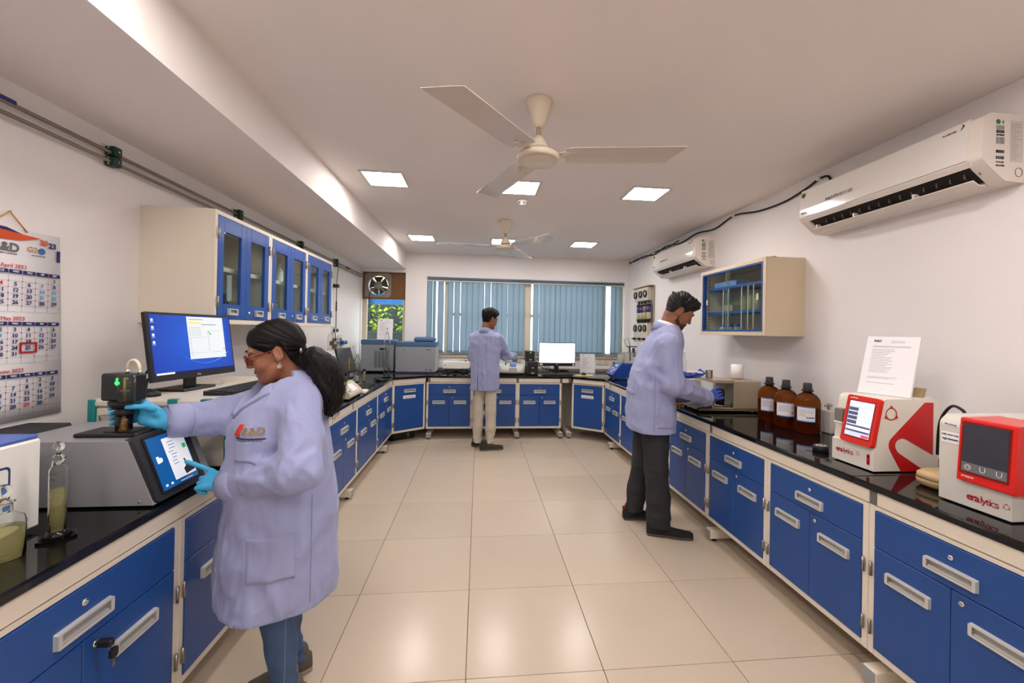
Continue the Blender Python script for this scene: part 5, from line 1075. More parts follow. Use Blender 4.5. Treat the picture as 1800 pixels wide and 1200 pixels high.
tag(ob('dried_clod', stack([(oval(.05, .03, 2, 14), 0), (oval(.04, .024, 2, 14), .02), (oval(.02, .014, 2, 14), .035)]), M('clod_brown', '7a5a44', .9, bump=.6, bscale=40), None, (2.25, 2.95, RZ1)), 'brown crumpled lump lying on top of the right wall cabinet', 'lump')
# ---- air conditioners ----
ACW = M('ac_white', 'ece6e0', .12, coat=.3); ACB = M('ac_body', 'e6ddd4', .3)
def ac(y0, y1, label, serial, seed):
    t = thing('air_conditioner', label, 'air conditioner', (XR, y1, 2.17), -PI/2, 'split air conditioners'); L = y1-y0
    # (depth,height): -y local is toward the room
    full = round_poly([(0, 0), (-.10, .005), (-.19, .075), (-.212, .10), (-.215, .16), (-.20, .285), (-.17, .30), (0, .30)], {1, 2, 3, 4, 5, 6}, .012)
    notch = [(0, 0), (-.085, .004), (-.10, .02), (-.075, .10), (-.15, .115), (-.195, .09), (-.20, .11), (-.20, .28), (0, .298)]
    ob('body', MB().prism(notch, .06, L-.06, 'x'), ACB, t); ob('end_cap', MB().prism(full, 0, .06, 'x', smooth=False), ACB, t); ob('end_cap', MB().prism(full, L-.06, L, 'x'), ACB, t)
    ob('front_panel', MB().prism(round_poly([(-.201, .112), (-.217, .108), (-.216, .16), (-.204, .29), (-.195, .297), (-.19, .285)], {3}, .006), .004, L-.055, 'x'), ACW, t)
    ob('chin', MB().prism([(-.196, .078), (-.212, .100), (-.214, .107), (-.196, .107)], .01, L-.05, 'x'), ACB, t)
    ob('outlet', MB().prism([(-.078, .095), (-.148, .112), (-.19, .088), (-.155, .06), (-.11, .02), (-.10, .024)], .062, L-.062, 'x'), M('outlet_dark', '2a241f', .7), t)
    n = 15
    for k in range(n):
        x = .075 + (L-.15)*(k+.5)/n; ob('vane', MB().box(x-.0015, x+.0015, -.175, -.12, .045, .09, mx=Matrix.Translation((x, 0, 0)) @ Matrix.Rotation(.35, 4, 'Z') @ Matrix.Translation((-x, 0, 0))), M('vane_grey', '6a615a', .5), t)
    ob('flap', MB().prism([(-.10, .004), (-.135, .002), (-.168, .022), (-.166, .027), (-.134, .008), (-.10, .010)], .066, L-.066, 'x'), ACB, t)
    for x in (.09, L*.35, L*.68): ob('flap_hinge', MB().box(x-.006, x+.006, -.165, -.13, .02, .05, .002), ACB, t)
    # marks on the front panel
    st = ob('energy_sticker', MB().box(.008, .05, -.2072, -.2058, .235, .28), M('sticker_yellow', 'd8cf2a', .5), t); ob('sticker_disc', MB().cyl((.029, -.2085, .257), (.029, -.207, .257), .016), M('disc_dark', '2c3a34', .5), st)
    text('Midea', .02, DARK, t, (.045, -.2178, .135), (PI/2, 0, 0)); text(serial, .026, BLACK, t, (L*.30, -.2155, .175), (PI/2-.09, 0, 0), bold=.0006, space=1.15)
    text('INVERTER', .013, BLACK, t, (L-.13, -.2085, .262), (PI/2-.09, 0, 0)); ob('swoosh', MB().prism([(L-.08, .285), (L-.07, .275), (L-.085, .258), (L-.075, .275)], -.2095, -.206, 'y'), BLACK, t)
    # marks on the end that faces the camera (local +x)
    x = L+.0008
    def mark(nm, y0_, y1_, z0_, z1_, m): ob(nm, MB().box(L, x, y0_, y1_, z0_, z1_), m, t)
    ob('green_dot', MB().cyl((L, -.135, .262), (x, -.135, .262), .011), M('dot_green', '1f7a48', .5), t); mark('code_mark', -.115, -.106, .255, .268, GINK)
    for z0_, z1_, m in ((.228, .246, GINK), (.212, .226, INK), (.200, .208, INK), (.165, .195, GINK), (.125, .138, INK), (.098, .111, INK), (.082, .088, INK), (.066, .074, INK)):
        bars = MB(); yy_ = -.145; r_ = random.Random(seed+int(z0_*1000))
        while yy_ < -.105: wd = r_.uniform(.0008, .003); bars.box(L, x, yy_, yy_+wd, z0_, z1_); yy_ += wd + r_.uniform(.001, .0025)
        ob('bar_code', bars, m, t, kind='stuff')
    mark('rating_label', -.075, -.012, .09, .27, M('label_grey', 'd0cbc4', .6))
    ob('label_lines', MB().add([], []), INK, t) if False else None
    lm_ = MB()
    for k in range(22): lm_.box(x, x+.0003, -.072, -.072+random.Random(seed+k).uniform(.02, .055), .098+k*.0075, .0995+k*.0075)
    ob('label_print', lm_, GINK, t, kind='stuff')
    ob('pipe_knockout', MB().tube([(L+.0005, -.03+.018*math.cos(a), .045+.02*math.sin(a)) for a in [2*PI*k/16 for k in range(17)]], .0012, 5), DARK, t)
ac(1.575, 2.60, 'large looking white air conditioner nearest the camera, high on the right wall', 'R&D/P2/2/1125', 3)
ac(3.955, 4.98, 'white air conditioner farther back on the right wall, above the dark-haired man', 'R&D/P2/2/1126', 40)
t = thing('wall_cable', 'black cable looping along the top of the right wall between the air conditioners', 'cable', (XR-.012, 0, 0))
pts = [(0, 6.33, 2.60), (0, 6.05, 2.585), (0, 5.75, 2.60), (0, 5.4, 2.56), (0, 5.05, 2.60), (0, 4.65, 2.56), (0, 4.30, 2.59), (0, 3.95, 2.555), (0, 3.63, 2.60), (0, 3.30, 2.545), (0, 3.0, 2.53), (0, 2.78, 2.56), (0, 2.66, 2.59), (0, 2.585, 2.575), (0, 2.56, 2.50), (0, 2.56, 2.47)]
ob('cable', MB().tube(spline(pts), .008, 8), RUBBER, t); ob('second_cable', MB().tube(spline([(-.01, 6.30, 2.575), (-.01, 6.0, 2.60), (-.01, 5.7, 2.57), (-.01, 5.35, 2.59), (-.01, 5.0, 2.57), (-.01, 4.7, 2.595), (-.01, 4.66, 2.56), (-.01, 4.66, 2.47)]), .006, 6), RUBBER, t)
for y, z in ((5.4, 2.575), (4.65, 2.575), (3.63, 2.60), (2.66, 2.59)): ob('cable_clip', MB().box(-.022, .011, y-.012, y+.012, z-.014, z+.014, .003), WHITE, t)
# =================== PEOPLE ===================
_rs = np.random.RandomState(11); _LAT = _rs.rand(32, 32, 32).astype(np.float32)
def vnoise(x, y, z):
    """smooth value noise in -1..1"""
    xi = np.floor(x).astype(np.int32); yi = np.floor(y).astype(np.int32); zi = np.floor(z).astype(np.int32)
    fx = x-xi; fy = y-yi; fz = z-zi; fx = fx*fx*(3-2*fx); fy = fy*fy*(3-2*fy); fz = fz*fz*(3-2*fz); m = 31; r = 0
    for a in (0, 1):
        for b in (0, 1):
            for c in (0, 1): r = r + (fx if a else 1-fx)*(fy if b else 1-fy)*(fz if c else 1-fz)*_LAT[(xi+a) & m, (yi+b) & m, (zi+c) & m]
    return 2*r-1
class Vol:
    def __init__(s, lo, hi, h):
        s.lo = np.array(lo, np.float32); s.h = h; n = [int(math.ceil((b-a)/h))+1 for a, b in zip(lo, hi)]; s.n = n
        ax = [np.float32(lo[i])+np.arange(n[i], dtype=np.float32)*np.float32(h) for i in range(3)]
        s.X, s.Y, s.Z = np.meshgrid(*ax, indexing='ij'); s.d = np.full(n, 9., np.float32)
    def cone(s, a, b, r1, r2, flat=None):
        a = np.array(a, float); b = np.array(b, float); ba = b-a; L = (ba*ba).sum()
        px, py, pz = s.X-a[0], s.Y-a[1], s.Z-a[2]; t = np.clip((px*ba[0]+py*ba[1]+pz*ba[2])/L, 0, 1)
        return np.sqrt((px-t*ba[0])**2+(py-t*ba[1])**2+(pz-t*ba[2])**2)-(r1+(r2-r1)*t)
    def chain(s, pts, rs, k=.01):
        d = None
        for i in range(len(pts)-1):
            c = s.cone(pts[i], pts[i+1], rs[i], rs[i+1]); d = c if d is None else smin(d, c, k)
        return d
    def ell(s, c, r, rz=0.):
        px, py, pz = s.X-c[0], s.Y-c[1], s.Z-c[2]
        if rz: cs, sn = math.cos(rz), math.sin(rz); px, py = px*cs+py*sn, -px*sn+py*cs
        k0 = np.sqrt((px/r[0])**2+(py/r[1])**2+(pz/r[2])**2)+1e-6; k1 = np.sqrt((px/r[0]**2)**2+(py/r[1]**2)**2+(pz/r[2]**2)**2)+1e-6
        return k0*(k0-1)/k1
    def stack(s, rings, p=2.4):
        """rings: (z, cx, cy, a_forward, b_side, yaw) ascending z"""
        z = [r[0] for r in rings]; f = [np.interp(s.Z, z, [r[i] for r in rings]).astype(np.float32) for i in range(1, 6)]
        qx = s.X-f[0]; qy = s.Y-f[1]; cs, sn = np.cos(f[4]), np.sin(f[4]); u = qx*cs+qy*sn; v = -qx*sn+qy*cs
        rad = ((np.abs(u)/f[2])**p+(np.abs(v)/f[3])**p)**(1/p)
        d = (rad-1)*np.minimum(f[2], f[3])*.95
        return np.maximum(d, np.maximum(s.Z-z[-1], z[0]-s.Z))
    def add(s, d, k=.02): s.d = smin(s.d, d, k); return s
    def sub(s, d, k=.01): s.d = -smin(-s.d, d, k); return s
    def half(s, p, n): return (s.X-p[0])*n[0]+(s.Y-p[1])*n[1]+(s.Z-p[2])*n[2]
    def mesh(s, smooth=2):
        d = s.d; ins = d < 0; n = d.shape; C = [slice(0, -1), slice(1, None)]
        corner = {}
        cnt = np.zeros([q-1 for q in n], np.int8)
        for i in (0, 1):
            for j in (0, 1):
                for k in (0, 1): cnt += ins[C[i], C[j], C[k]]
        act = (cnt > 0) & (cnt < 8); idx = np.full(act.shape, -1, np.int64); I = np.argwhere(act); idx[act] = np.arange(len(I))
        acc = np.zeros((len(I), 3)); num = np.zeros(len(I))
        def val(o): return d[I[:, 0]+o[0], I[:, 1]+o[1], I[:, 2]+o[2]]
        for ax in range(3):
            o1, o2 = [q for q in range(3) if q != ax]
            for a in (0, 1):
                for b in (0, 1):
                    p = [0, 0, 0]; p[o1] = a; p[o2] = b; q = list(p); q[ax] = 1
                    va, vb = val(p), val(q); cr = (va < 0) != (vb < 0); t = np.where(cr, va/np.where(cr, va-vb, 1), 0)
                    pt = np.zeros((len(I), 3)); pt[:, o1] = a; pt[:, o2] = b; pt[:, ax] = t; acc[cr] += pt[cr]; num[cr] += 1
        V = (I+acc/np.maximum(num, 1)[:, None])*s.h+s.lo; F = []
        for ax in range(3):
            o1, o2 = (ax+1) % 3, (ax+2) % 3; sl0 = [slice(None)]*3; sl1 = [slice(None)]*3; sl0[ax] = slice(0, -1); sl1[ax] = slice(1, None)
            a, b = ins[tuple(sl0)], ins[tuple(sl1)]; E = np.argwhere(a != b)
            E = E[(E[:, o1] > 0) & (E[:, o2] > 0) & (E[:, o1] < n[o1]-1) & (E[:, o2] < n[o2]-1)]
            if not len(E): continue
            fl = a[E[:, 0], E[:, 1], E[:, 2]]
            def cell(da, db): q = E.copy(); q[:, o1] -= da; q[:, o2] -= db; return idx[q[:, 0], q[:, 1], q[:, 2]]
            Q = np.stack([cell(0, 0), cell(1, 0), cell(1, 1), cell(0, 1)], 1); Q[~fl] = Q[~fl][:, ::-1]; F.append(Q)
        F = np.concatenate(F)
        for _ in range(smooth):
            ac = np.zeros_like(V); c = np.zeros(len(V))
            for k in range(4):
                i, j = F[:, k], F[:, (k+1) % 4]; np.add.at(ac, i, V[j]); np.add.at(c, i, 1); np.add.at(ac, j, V[i]); np.add.at(c, j, 1)
            V = .5*V+.5*ac/np.maximum(c, 1)[:, None]
        return V, F
def smin(a, b, k):
    if k <= 0: return np.minimum(a, b)
    h = np.clip(.5+.5*(b-a)/k, 0, 1); return b+(a-b)*h-k*h*(1-h)
def pob(name, VF, mat, parent=None, base=(0, 0, 0), mx=None, label=None):
    """mesh object from world-space verts; parent (if any) sits at base"""
    V, F = VF; V = np.asarray(V)
    if mx is not None: m = np.array(mx); V = V@m[:3, :3].T+m[:3, 3]
    me = bpy.data.meshes.new(name); me.from_pydata((V-np.array(base)).tolist(), [], np.asarray(F).tolist() if not isinstance(F, list) else F); me.polygons.foreach_set('use_smooth', [True]*len(me.polygons)); me.update()
    o = ob(name, me, mat, parent, label=label)
    if parent is None: o.location = base
    return o
def frame_mx(origin, fwd, pitch=0., roll=0., scale=1.):
    """local x forward, y left, z up"""
    f = Vector((fwd[0], fwd[1], 0)).normalized(); yaw = math.atan2(f.y, f.x)
    return Matrix.Translation(origin) @ Matrix.Rotation(yaw, 4, 'Z') @ Matrix.Rotation(pitch, 4, 'Y') @ Matrix.Rotation(roll, 4, 'X') @ Matrix.Scale(scale, 4)
def bvh_of(o): me = o.data; off = o.matrix_world.translation if o.parent is None else o.parent.location; return BVHTree.FromPolygons([v.co+off for v in me.vertices], [list(p.vertices) for p in me.polygons])
def conform(name, bvh, pts2, origin, U, V, N, mat, parent, base, n=(10, 10), off=.003, skirt=.004, label=None):
    """bilinear quad pts2 (u,v)x4 around origin, dropped along -N onto the surface"""
    origin, U, V, N = (Vector(q) for q in (origin, U, V, N)); vs = []; nu, nv = n; last = None
    for j in range(nv+1):
        for i in range(nu+1):
            a, b = i/nu, j/nv; u = (1-a)*(1-b)*pts2[0][0]+a*(1-b)*pts2[1][0]+a*b*pts2[2][0]+(1-a)*b*pts2[3][0]; v = (1-a)*(1-b)*pts2[0][1]+a*(1-b)*pts2[1][1]+a*b*pts2[2][1]+(1-a)*b*pts2[3][1]
            p = origin+U*u+V*v; h = bvh.ray_cast(p+N*.3, -N)
            q = h[0] if h[0] is not None else (last if last is not None else p); last = q; edge = i in (0, nu) or j in (0, nv)
            vs.append(q+N*(off if not edge else off*.9))
    m = len(vs); W = nu+1; fs = [(j*W+i, j*W+i+1, (j+1)*W+i+1, (j+1)*W+i) for j in range(nv) for i in range(nu)]
    rim = [i for i in range(W)] + [j*W+nu for j in range(1, nv+1)] + [nv*W+i for i in range(nu-1, -1, -1)] + [j*W for j in range(nv-1, 0, -1)]
    for k, i in enumerate(rim): vs.append(vs[i]-N*(off+skirt))
    r = len(rim); fs += [(rim[k], m+k, m+(k+1) % r, rim[(k+1) % r]) for k in range(r)]
    return pob(name, ([list(v) for v in vs], fs), mat, parent, base, label=label)
def conform_text(body, size, bvh, origin, U, V, N, mat, parent, base, off=.004, name='lettering', **k):
    me = text_mesh(body, size, ext=0., **k); origin, U, V, N = (Vector(q) for q in (origin, U, V, N)); vs = []
    for v in me.vertices: p = origin+U*v.co.x+V*v.co.y; h = bvh.ray_cast(p+N*.3, -N); vs.append(list((h[0] if h[0] is not None else p)+N*off))
    return pob(name, (vs, [list(p.vertices) for p in me.polygons]), mat, parent, base)
# ---------- head ----------
def head_parts(neck_end, female=False, fine=.003, hairfn=None, beard=False, openlids=False):
    """local head; neck_end in local coordinates. returns dict of meshes"""
    w = .96 if female else 1.0
    v = Vol((-.16, -.11, -.24), (.15, .11, .16), fine)
    v.d = v.ell((-.014, 0, .036), (.093, .074*w, .086)); v.add(v.ell((.028, 0, -.012), (.060, .061*w, .088)), .03)
    v.add(v.ell((.035, 0, -.072), (.046, .045*w, .036)), .03); v.add(v.ell((.074, 0, -.092), (.018, .022, .017)), .022)
    for s_ in (1, -1):
        v.add(v.ell((.058, s_*.038*w, -.028), (.026, .020, .022)), .02)                # cheek
        v.add(v.ell((.080, s_*.027, .034), (.012, .024, .009)), .014)                 # brow
        v.add(v.cone((.012, s_*.056*w, -.055), (.055, s_*.030*w, -.088), .014, .013), .02)   # jaw line
    for s_ in (1, -1): v.sub(v.ell((.098, s_*.031, .012), (.016, .019, .012)), .012)
    v.add(v.cone((.087, 0, .020), (.102, 0, -.016), .006, .0085), .010); v.add(v.ell((.1035, 0, -.019), (.0095, .0095, .0085)), .006)
    for s_ in (1, -1): v.add(v.ell((.095, s_*.0105, -.0235), (.0085, .0065, .0065)), .006)
    v.add(v.ell((.083, 0, -.049), (.012, .022, .011)), .012); v.add(v.ell((.081, 0, -.066), (.011, .019, .009)), .010); v.sub(v.ell((.100, 0, -.0575), (.013, .026, .0018)), .004)
    for s_ in (1, -1):
        ear = v.ell((-.008, s_*.075*w, .0), (.019, .008, .031)); ear = np.maximum(ear, -v.ell((-.004, s_*.084*w, .004), (.011, .006, .019))); v.add(ear, .007); v.add(v.ell((.0, s_*.074*w, -.024), (.010, .008, .011)), .006)
        v.add(v.ell((.0795, s_*.031, .0105), (.0125, .0145, .0122 if not openlids else .008)), .004)           # lids over the eyeballs
    hd = v.d.copy()
    ne = neck_end; r_n = .045 if female else .054
    v.add(v.chain([(-.034, 0, -.045), ((-.034+ne[0])*.5-.002, 0, (-.045+ne[2])*.5), ne], [r_n, r_n*.97, r_n*1.12], .02), .022)
    if not female: v.add(v.ell((.02, 0, -.115), (.01, .01, .012)), .02)
    out = {'skin': v.mesh(1)}
    lp = Vol((.05, -.035, -.085), (.12, .035, -.035), .0018); e = lp.ell((.0855, 0, -.0525), (.0110, .022, .0058)); e = np.minimum(e, lp.ell((.0835, 0, -.0640), (.0105, .019, .0062))); lp.d = e; lp.sub(lp.ell((.100, 0, -.0578), (.014, .026, .0014)), .002); out['lips'] = lp.mesh(1)
    X, Y, Z = v.X, v.Y, v.Z
    if hairfn is not None:
        th, reg = hairfn(X, Y, Z); v.d = np.maximum(v.d-th, reg); out['hair'] = v.mesh(1)
    if beard:
        n = vnoise(X*160, Y*160, Z*160)
        zl = np.interp(X, [-.02, .005, .02, .05, .07, .085, .12], [-.005, -.02, -.045, -.064, -.060, -.040, -.034]); reg = np.maximum(Z-zl, np.maximum(.004-X-.06*np.clip(-Z-.05, 0, .05)*2, -.125-Z))
        reg = np.maximum(reg, .006-np.sqrt(((X-.10)/.6)**2+(Y/1.0)**2+((Z+.058)/.35)**2)*.35+.002)
        v.d = np.maximum(hd-.0010-.0012*n, reg); out['beard'] = v.mesh(0)
    return out
def brow_lash(par, base, mx, mat, s_):
    return pob('eyebrow', (lambda m: (m.v, m.f))(MB().tube([(.0915, s_*.011, .034), (.0925, s_*.024, .0405), (.087, s_*.038, .0405), (.077, s_*.050, .033)], [.0022, .0036, .0032, .0012], 6)), mat, par, base, mx)
# ---------- hand ----------
def hand(fingers, palm, thumb, h=.0022, r=.0085, cuff=None, extra=None, k=.005):
    """fingers: list of joint lists (world); palm: list of (a,b,r1,r2) cones; cuff: (wrist, back, r)"""
    pts = [p for f in fingers for p in f]+list(thumb)+[q for a in palm for q in a[:2]]
    if cuff: pts += [cuff[0], cuff[1]]
    P = np.array(pts); v = Vol(P.min(0)-.03, P.max(0)+.03, h)
    for i, (a, b, r1, r2) in enumerate(palm): v.add(v.cone(a, b, r1, r2), .012)
    for f in fingers:
        rs = [r*1.08, r*1.0, r*.95, r*.82][:len(f)]; v.add(v.chain(f, rs, .003), k)
    v.add(v.chain(thumb, [r*1.45, r*1.2, r*1.0][:len(thumb)] + ([r*.9] if len(thumb) > 3 else []), .004), .008)
    if cuff:
        v.add(v.cone(cuff[0], cuff[1], cuff[2], cuff[2]*1.12), .012)
        v.d += .0011*vnoise(v.X*70, v.Y*70, v.Z*160)*np.exp(-((v.X-cuff[0][0])**2+(v.Y-cuff[0][1])**2+(v.Z-cuff[0][2])**2)/.03**2)
    return v.mesh(1)
# ---------- clothes ----------
def folds(v, amp, fx, fy, fz, ph=0., ridge=True):
    n = vnoise(v.X*fx+ph, v.Y*fy+ph*1.7, v.Z*fz+ph*.3)
    return amp*((1-2*np.abs(n)) if ridge else n)
def arm_folds(v, a, b, amp, freq, ph=0.):
    """creases running round a limb between a and b, with a slight twist"""
    a = np.array(a); b = np.array(b); d = (b-a)/np.linalg.norm(b-a); t = (v.X-a[0])*d[0]+(v.Y-a[1])*d[1]+(v.Z-a[2])*d[2]
    n = vnoise(t*freq+v.Z*12+ph, v.X*9+ph, v.Y*9-v.Z*6+ph); w = np.exp(-np.clip(v.cone(a, b, .07, .07), 0, 1)**2/.03**2)
    return amp*(1-2*np.abs(n))*w
def coat(rings, arms, lo, hi, h=.0065, seed=0., amp=.005, extra=None, shoulders=None, hemwave=None):
    """arms: list of (shoulder, elbow, wrist, r_sh, r_el, r_wr)"""
    v = Vol(lo, hi, h); v.d = v.stack(rings)
    for q in shoulders or []: v.add(v.ell(*q), .05)
    for (sh, el, wr, r0, r1, r2) in arms:
        a = v.cone(sh, el, r0, r1); f = v.cone(el, wr, r1, r2); arm = smin(a, f, .03)
        dn = np.array(wr)-np.array(el); dn = dn/np.linalg.norm(dn); arm = np.maximum(arm, v.half(wr, dn))
        v.add(arm, .035)
    rr = random.Random(int(seed*100)+5)
    for (sh, el, wr, r0, r1, r2) in arms:
        A, B, W = Vector(sh), Vector(el), Vector(wr)
        for (p, q, ra, rb, m) in ((A, B, r0, r1, 4), (B, W, r1, r2, 5)):
            ax = (q-p); Ln = ax.length; ax.normalize(); e1 = ax.orthogonal().normalized(); e2 = ax.cross(e1)
            for k in range(m):
                t0 = rr.uniform(-.05, .35); t1 = t0+rr.uniform(.45, .75); th0 = rr.uniform(0, 2*PI); tw = rr.uniform(-1.3, 1.3); ch = []
                for j in range(4):
                    t = t0+(t1-t0)*j/3; th = th0+tw*j/3; R = (ra+(rb-ra)*max(0, min(1, t)))*.99; ch.append(tuple(p+ax*(t*Ln)+(e1*math.cos(th)+e2*math.sin(th))*R))
                v.add(v.chain(ch, [.003, .0095, .008, .002], .0), .010)
    zs = [r[0] for r in rings]
    for k in range(9):
        th = rr.uniform(0, 2*PI); za = rr.uniform(zs[0], zs[0]+.1); zb = za+rr.uniform(.2, .45); ch = []
        for j in range(4):
            z = za+(zb-za)*j/3; c = [float(np.interp(z, zs, [r[i] for r in rings])) for i in range(1, 6)]; t2 = th+rr.uniform(-.12, .12); u, w_ = c[2]*math.cos(t2), c[3]*math.sin(t2)
            ch.append((c[0]+u*math.cos(c[4])-w_*math.sin(c[4]), c[1]+u*math.sin(c[4])+w_*math.cos(c[4]), z))
        v.add(v.chain(ch, [.012, .012, .009, .003], .0), .014)
    v.d = np.maximum(v.d, zs[0]-v.Z)
    if extra: extra(v)
    fw = np.clip((rings[-1][0]-v.Z)/.25, 0, 1)
    v.d = v.d-folds(v, amp, 9, 9, 2.6, seed)*fw-folds(v, amp*.5, 20, 20, 9, seed+5)-amp*.9*(1-2*np.abs(vnoise(v.X*7+v.Z*8+seed, v.Y*7-v.Z*7, v.Z*6)))*fw
    for i, (sh, el, wr, *_r) in enumerate(arms):
        v.d = v.d-arm_folds(v, sh, el, amp*1.0, 17, seed+i*3)-arm_folds(v, el, wr, amp*1.0, 20, seed+i*5+2)
        e2 = np.array(el); w2 = np.exp(-((v.X-e2[0])**2+(v.Y-e2[1])**2+(v.Z-e2[2])**2)/.10**2); v.d = v.d-amp*1.8*w2*(.4-np.abs(vnoise(v.X*16+v.Z*26+seed+i, v.Y*14-v.Z*20, v.X*10)))
    v.d = np.maximum(v.d, zs[0]-v.Z); V, F = v.mesh(1); hz = rings[0][0]; lowv = V[:, 2] < hz+.010; V[lowv, 2] = hz+.25*np.maximum(0, V[lowv, 2]-hz); return V, F
def trousers(legs, lo, hi, hip=None, h=.007, seed=0., amp=.004, crease=None):
    v = Vol(lo, hi, h)
    for pts, rs in legs:
        d = v.chain(pts, rs, .03); d = np.maximum(d, pts[-1][2]-v.Z); v.add(d, .02)
    if hip: v.add(v.ell(*hip), .04)
    v.d = v.d+folds(v, amp, 16, 16, 9, seed)+folds(v, amp*1.3, 9, 9, 34, seed+4)*np.exp(-((v.Z-.12)/.12)**2)+folds(v, amp, 9, 9, 26, seed+7)*np.exp(-((v.Z-.48)/.1)**2)
    return v.mesh(1)
def shoe(parent, base, heel, toe, upper, solem, width=.046, hgt=.075, accents=None, h=.004):
    """heel & toe: floor points (x,y) of the sole ends"""
    hx = Vector((heel[0], heel[1], 0)); tx = Vector((toe[0], toe[1], 0)); d = (tx-hx); L = d.length; mx = frame_mx(hx, (d.x, d.y))
    v = Vol((-.03, -.075, -.02), (L+.03, .075, .16), h)
    def sole(infl, z0, z1):
        wd = np.interp(v.X/L, [0, .15, .45, .72, .92, 1.0], [.62, .8, .78, 1.0, .88, .55])*width+infl; e = np.maximum(np.abs(v.Y)-wd, np.maximum(-v.X-infl+.0, v.X-L-infl)); e = np.maximum(e, np.maximum(z0-v.Z, v.Z-z1)); return e
    up = np.interp(v.X/L, [0, .1, .3, .45, .62, .8, .95, 1.0], [hgt, hgt*1.06, hgt*1.0, hgt*.92, hgt*.76, hgt*.66, hgt*.60, hgt*.5])
    wd = np.interp(v.X/L, [0, .15, .45, .72, .92, 1.0], [.58, .76, .76, .96, .84, .50])*width
    rad = np.sqrt((np.abs(v.Y)/wd)**2.2+(np.clip(v.Z, 0, 1)/np.maximum(up, .01))**2.4)
    d_up = np.maximum((rad-1)*.03, np.maximum(-v.X, v.X-L)); d_up = np.maximum(d_up, .016-v.Z)
    v.d = smin(d_up, v.cone((.055, 0, .05), (.05, 0, hgt+.02), .04, .036), .012); v.d = np.maximum(v.d, .016-v.Z)
    s = pob('shoe', v.mesh(2), upper, parent, base, mx)
    v.d = sole(0, .0, .02)+.001; v.d = np.maximum(v.d, -v.Z+.0005); so = pob('sole', v.mesh(1), solem, s, base, mx)
    so.parent = s; 
    if accents:
        m = MB()
        for k in range(4): m.tube([(L*(.44+.06*k), -.02, hgt*(.86-.1*k)), (L*(.45+.06*k), 0, hgt*(.95-.1*k)), (L*(.44+.06*k), .02, hgt*(.86-.1*k))], .0025, 6)
        pob('laces', (m.v, m.f), accents, s, base, mx)
    return s
def collar_mesh(c, fwd, r_f, r_s, z0, z1, th=.005, gap=.5, lean=.25, flare=.012, n=40):
    """turned-down collar band round the neck, open toward fwd"""
    yaw = math.atan2(fwd[1], fwd[0]); vs = []; prof = [(0, z0, 0), (.6, z1, .0), (1, z1+.006, .006), (.7, z1-.004, .012+flare*.4), (.1, z0-.002, .016+flare)]
    m = len(prof)
    for i in range(n+1):
        a = gap+(2*PI-2*gap)*i/n; dn = (1-math.cos(a))*.5
        for (q, z, o) in prof:
            drop = lean*(math.cos(a)*.5+.5)*.10; r1, r2 = r_f+o+(.006 if q < .5 else 0), r_s+o+(.006 if q < .5 else 0)
            x = r1*math.cos(a); y = r2*math.sin(a); vs.append((c[0]+x*math.cos(yaw)-y*math.sin(yaw), c[1]+x*math.sin(yaw)+y*math.cos(yaw), z-drop))
    fs = [(i*m+k, i*m+k+1, (i+1)*m+k+1, (i+1)*m+k) for i in range(n) for k in range(m-1)] + [(i*m+m-1, i*m, (i+1)*m, (i+1)*m+m-1) for i in range(n)]
    fs += [list(range(m)), [n*m+k for k in range(m)][::-1]]
    return vs, fs
def cloth_mat(name, col, rough=.85, weave=900, var=.04, bump=.12):
    m = M(name, col, rough, var=var, vscale=3, bump=bump, bscale=weave, sheen=.15)
    t = m.node_tree; p = t.nodes['Principled BSDF']; tc = [x for x in t.nodes if x.type == 'TEX_COORD'][0]; b0 = [x for x in t.nodes if x.type == 'BUMP'][0]
    n = t.nodes.new('ShaderNodeTexNoise'); n.inputs['Scale'].default_value = 7; n.inputs['Detail'].default_value = 2.2; n.inputs['Distortion'].default_value = .5
    mp = t.nodes.new('ShaderNodeMapping'); mp.inputs['Scale'].default_value = (1, 1, .55); t.links.new(tc.outputs['Object'], mp.inputs[0]); t.links.new(mp.outputs[0], n.inputs['Vector'])
    s1 = t.nodes.new('ShaderNodeMath'); s1.operation = 'SUBTRACT'; s1.inputs[1].default_value = .5; s2 = t.nodes.new('ShaderNodeMath'); s2.operation = 'ABSOLUTE'
    t.links.new(n.outputs[0], s1.inputs[0]); t.links.new(s1.outputs[0], s2.inputs[0]); bb = t.nodes.new('ShaderNodeBump'); bb.inputs['Strength'].default_value = .75; bb.inputs['Distance'].default_value = .04; bb.invert = True
    t.links.new(s2.outputs[0], bb.inputs['Height']); t.links.new(b0.outputs[0], bb.inputs['Normal']); t.links.new(bb.outputs[0], p.inputs['Normal']); return m
COAT = cloth_mat('lavender_coat_cotton', '979dc4'); COATD = cloth_mat('coat_seam', '8084ae')
SKIN = M('skin_brown', '95634a', .5, var=.08, vscale=18, bump=.04, bscale=250, sub=.06); SKIN2 = M('skin_tan', '8c5a40', .5, var=.08, vscale=18, bump=.05, bscale=250, sub=.06)
LIPS = M('lips', '8a4a40', .45); HAIRB = M('hair_black', '0a0707', .55, var=.3, vscale=40, bump=.12, bscale=160, spec=.25); HAIRG = M('hair_grey_black', '1d1b1b', .6, var=.95, vscale=70, bump=.2, bscale=140, spec=.3); BEARD = M('beard_dark', '432a1f', .85, var=.4, vscale=90)
NITL = M('nitrile_light_blue', '3fa7d6', .4, var=.05, bump=.08, bscale=60); NITB = M('nitrile_blue', '3f55b8', .42, var=.06, bump=.08, bscale=60)
BTN = M('button_lilac', 'b4b6d2', .35)
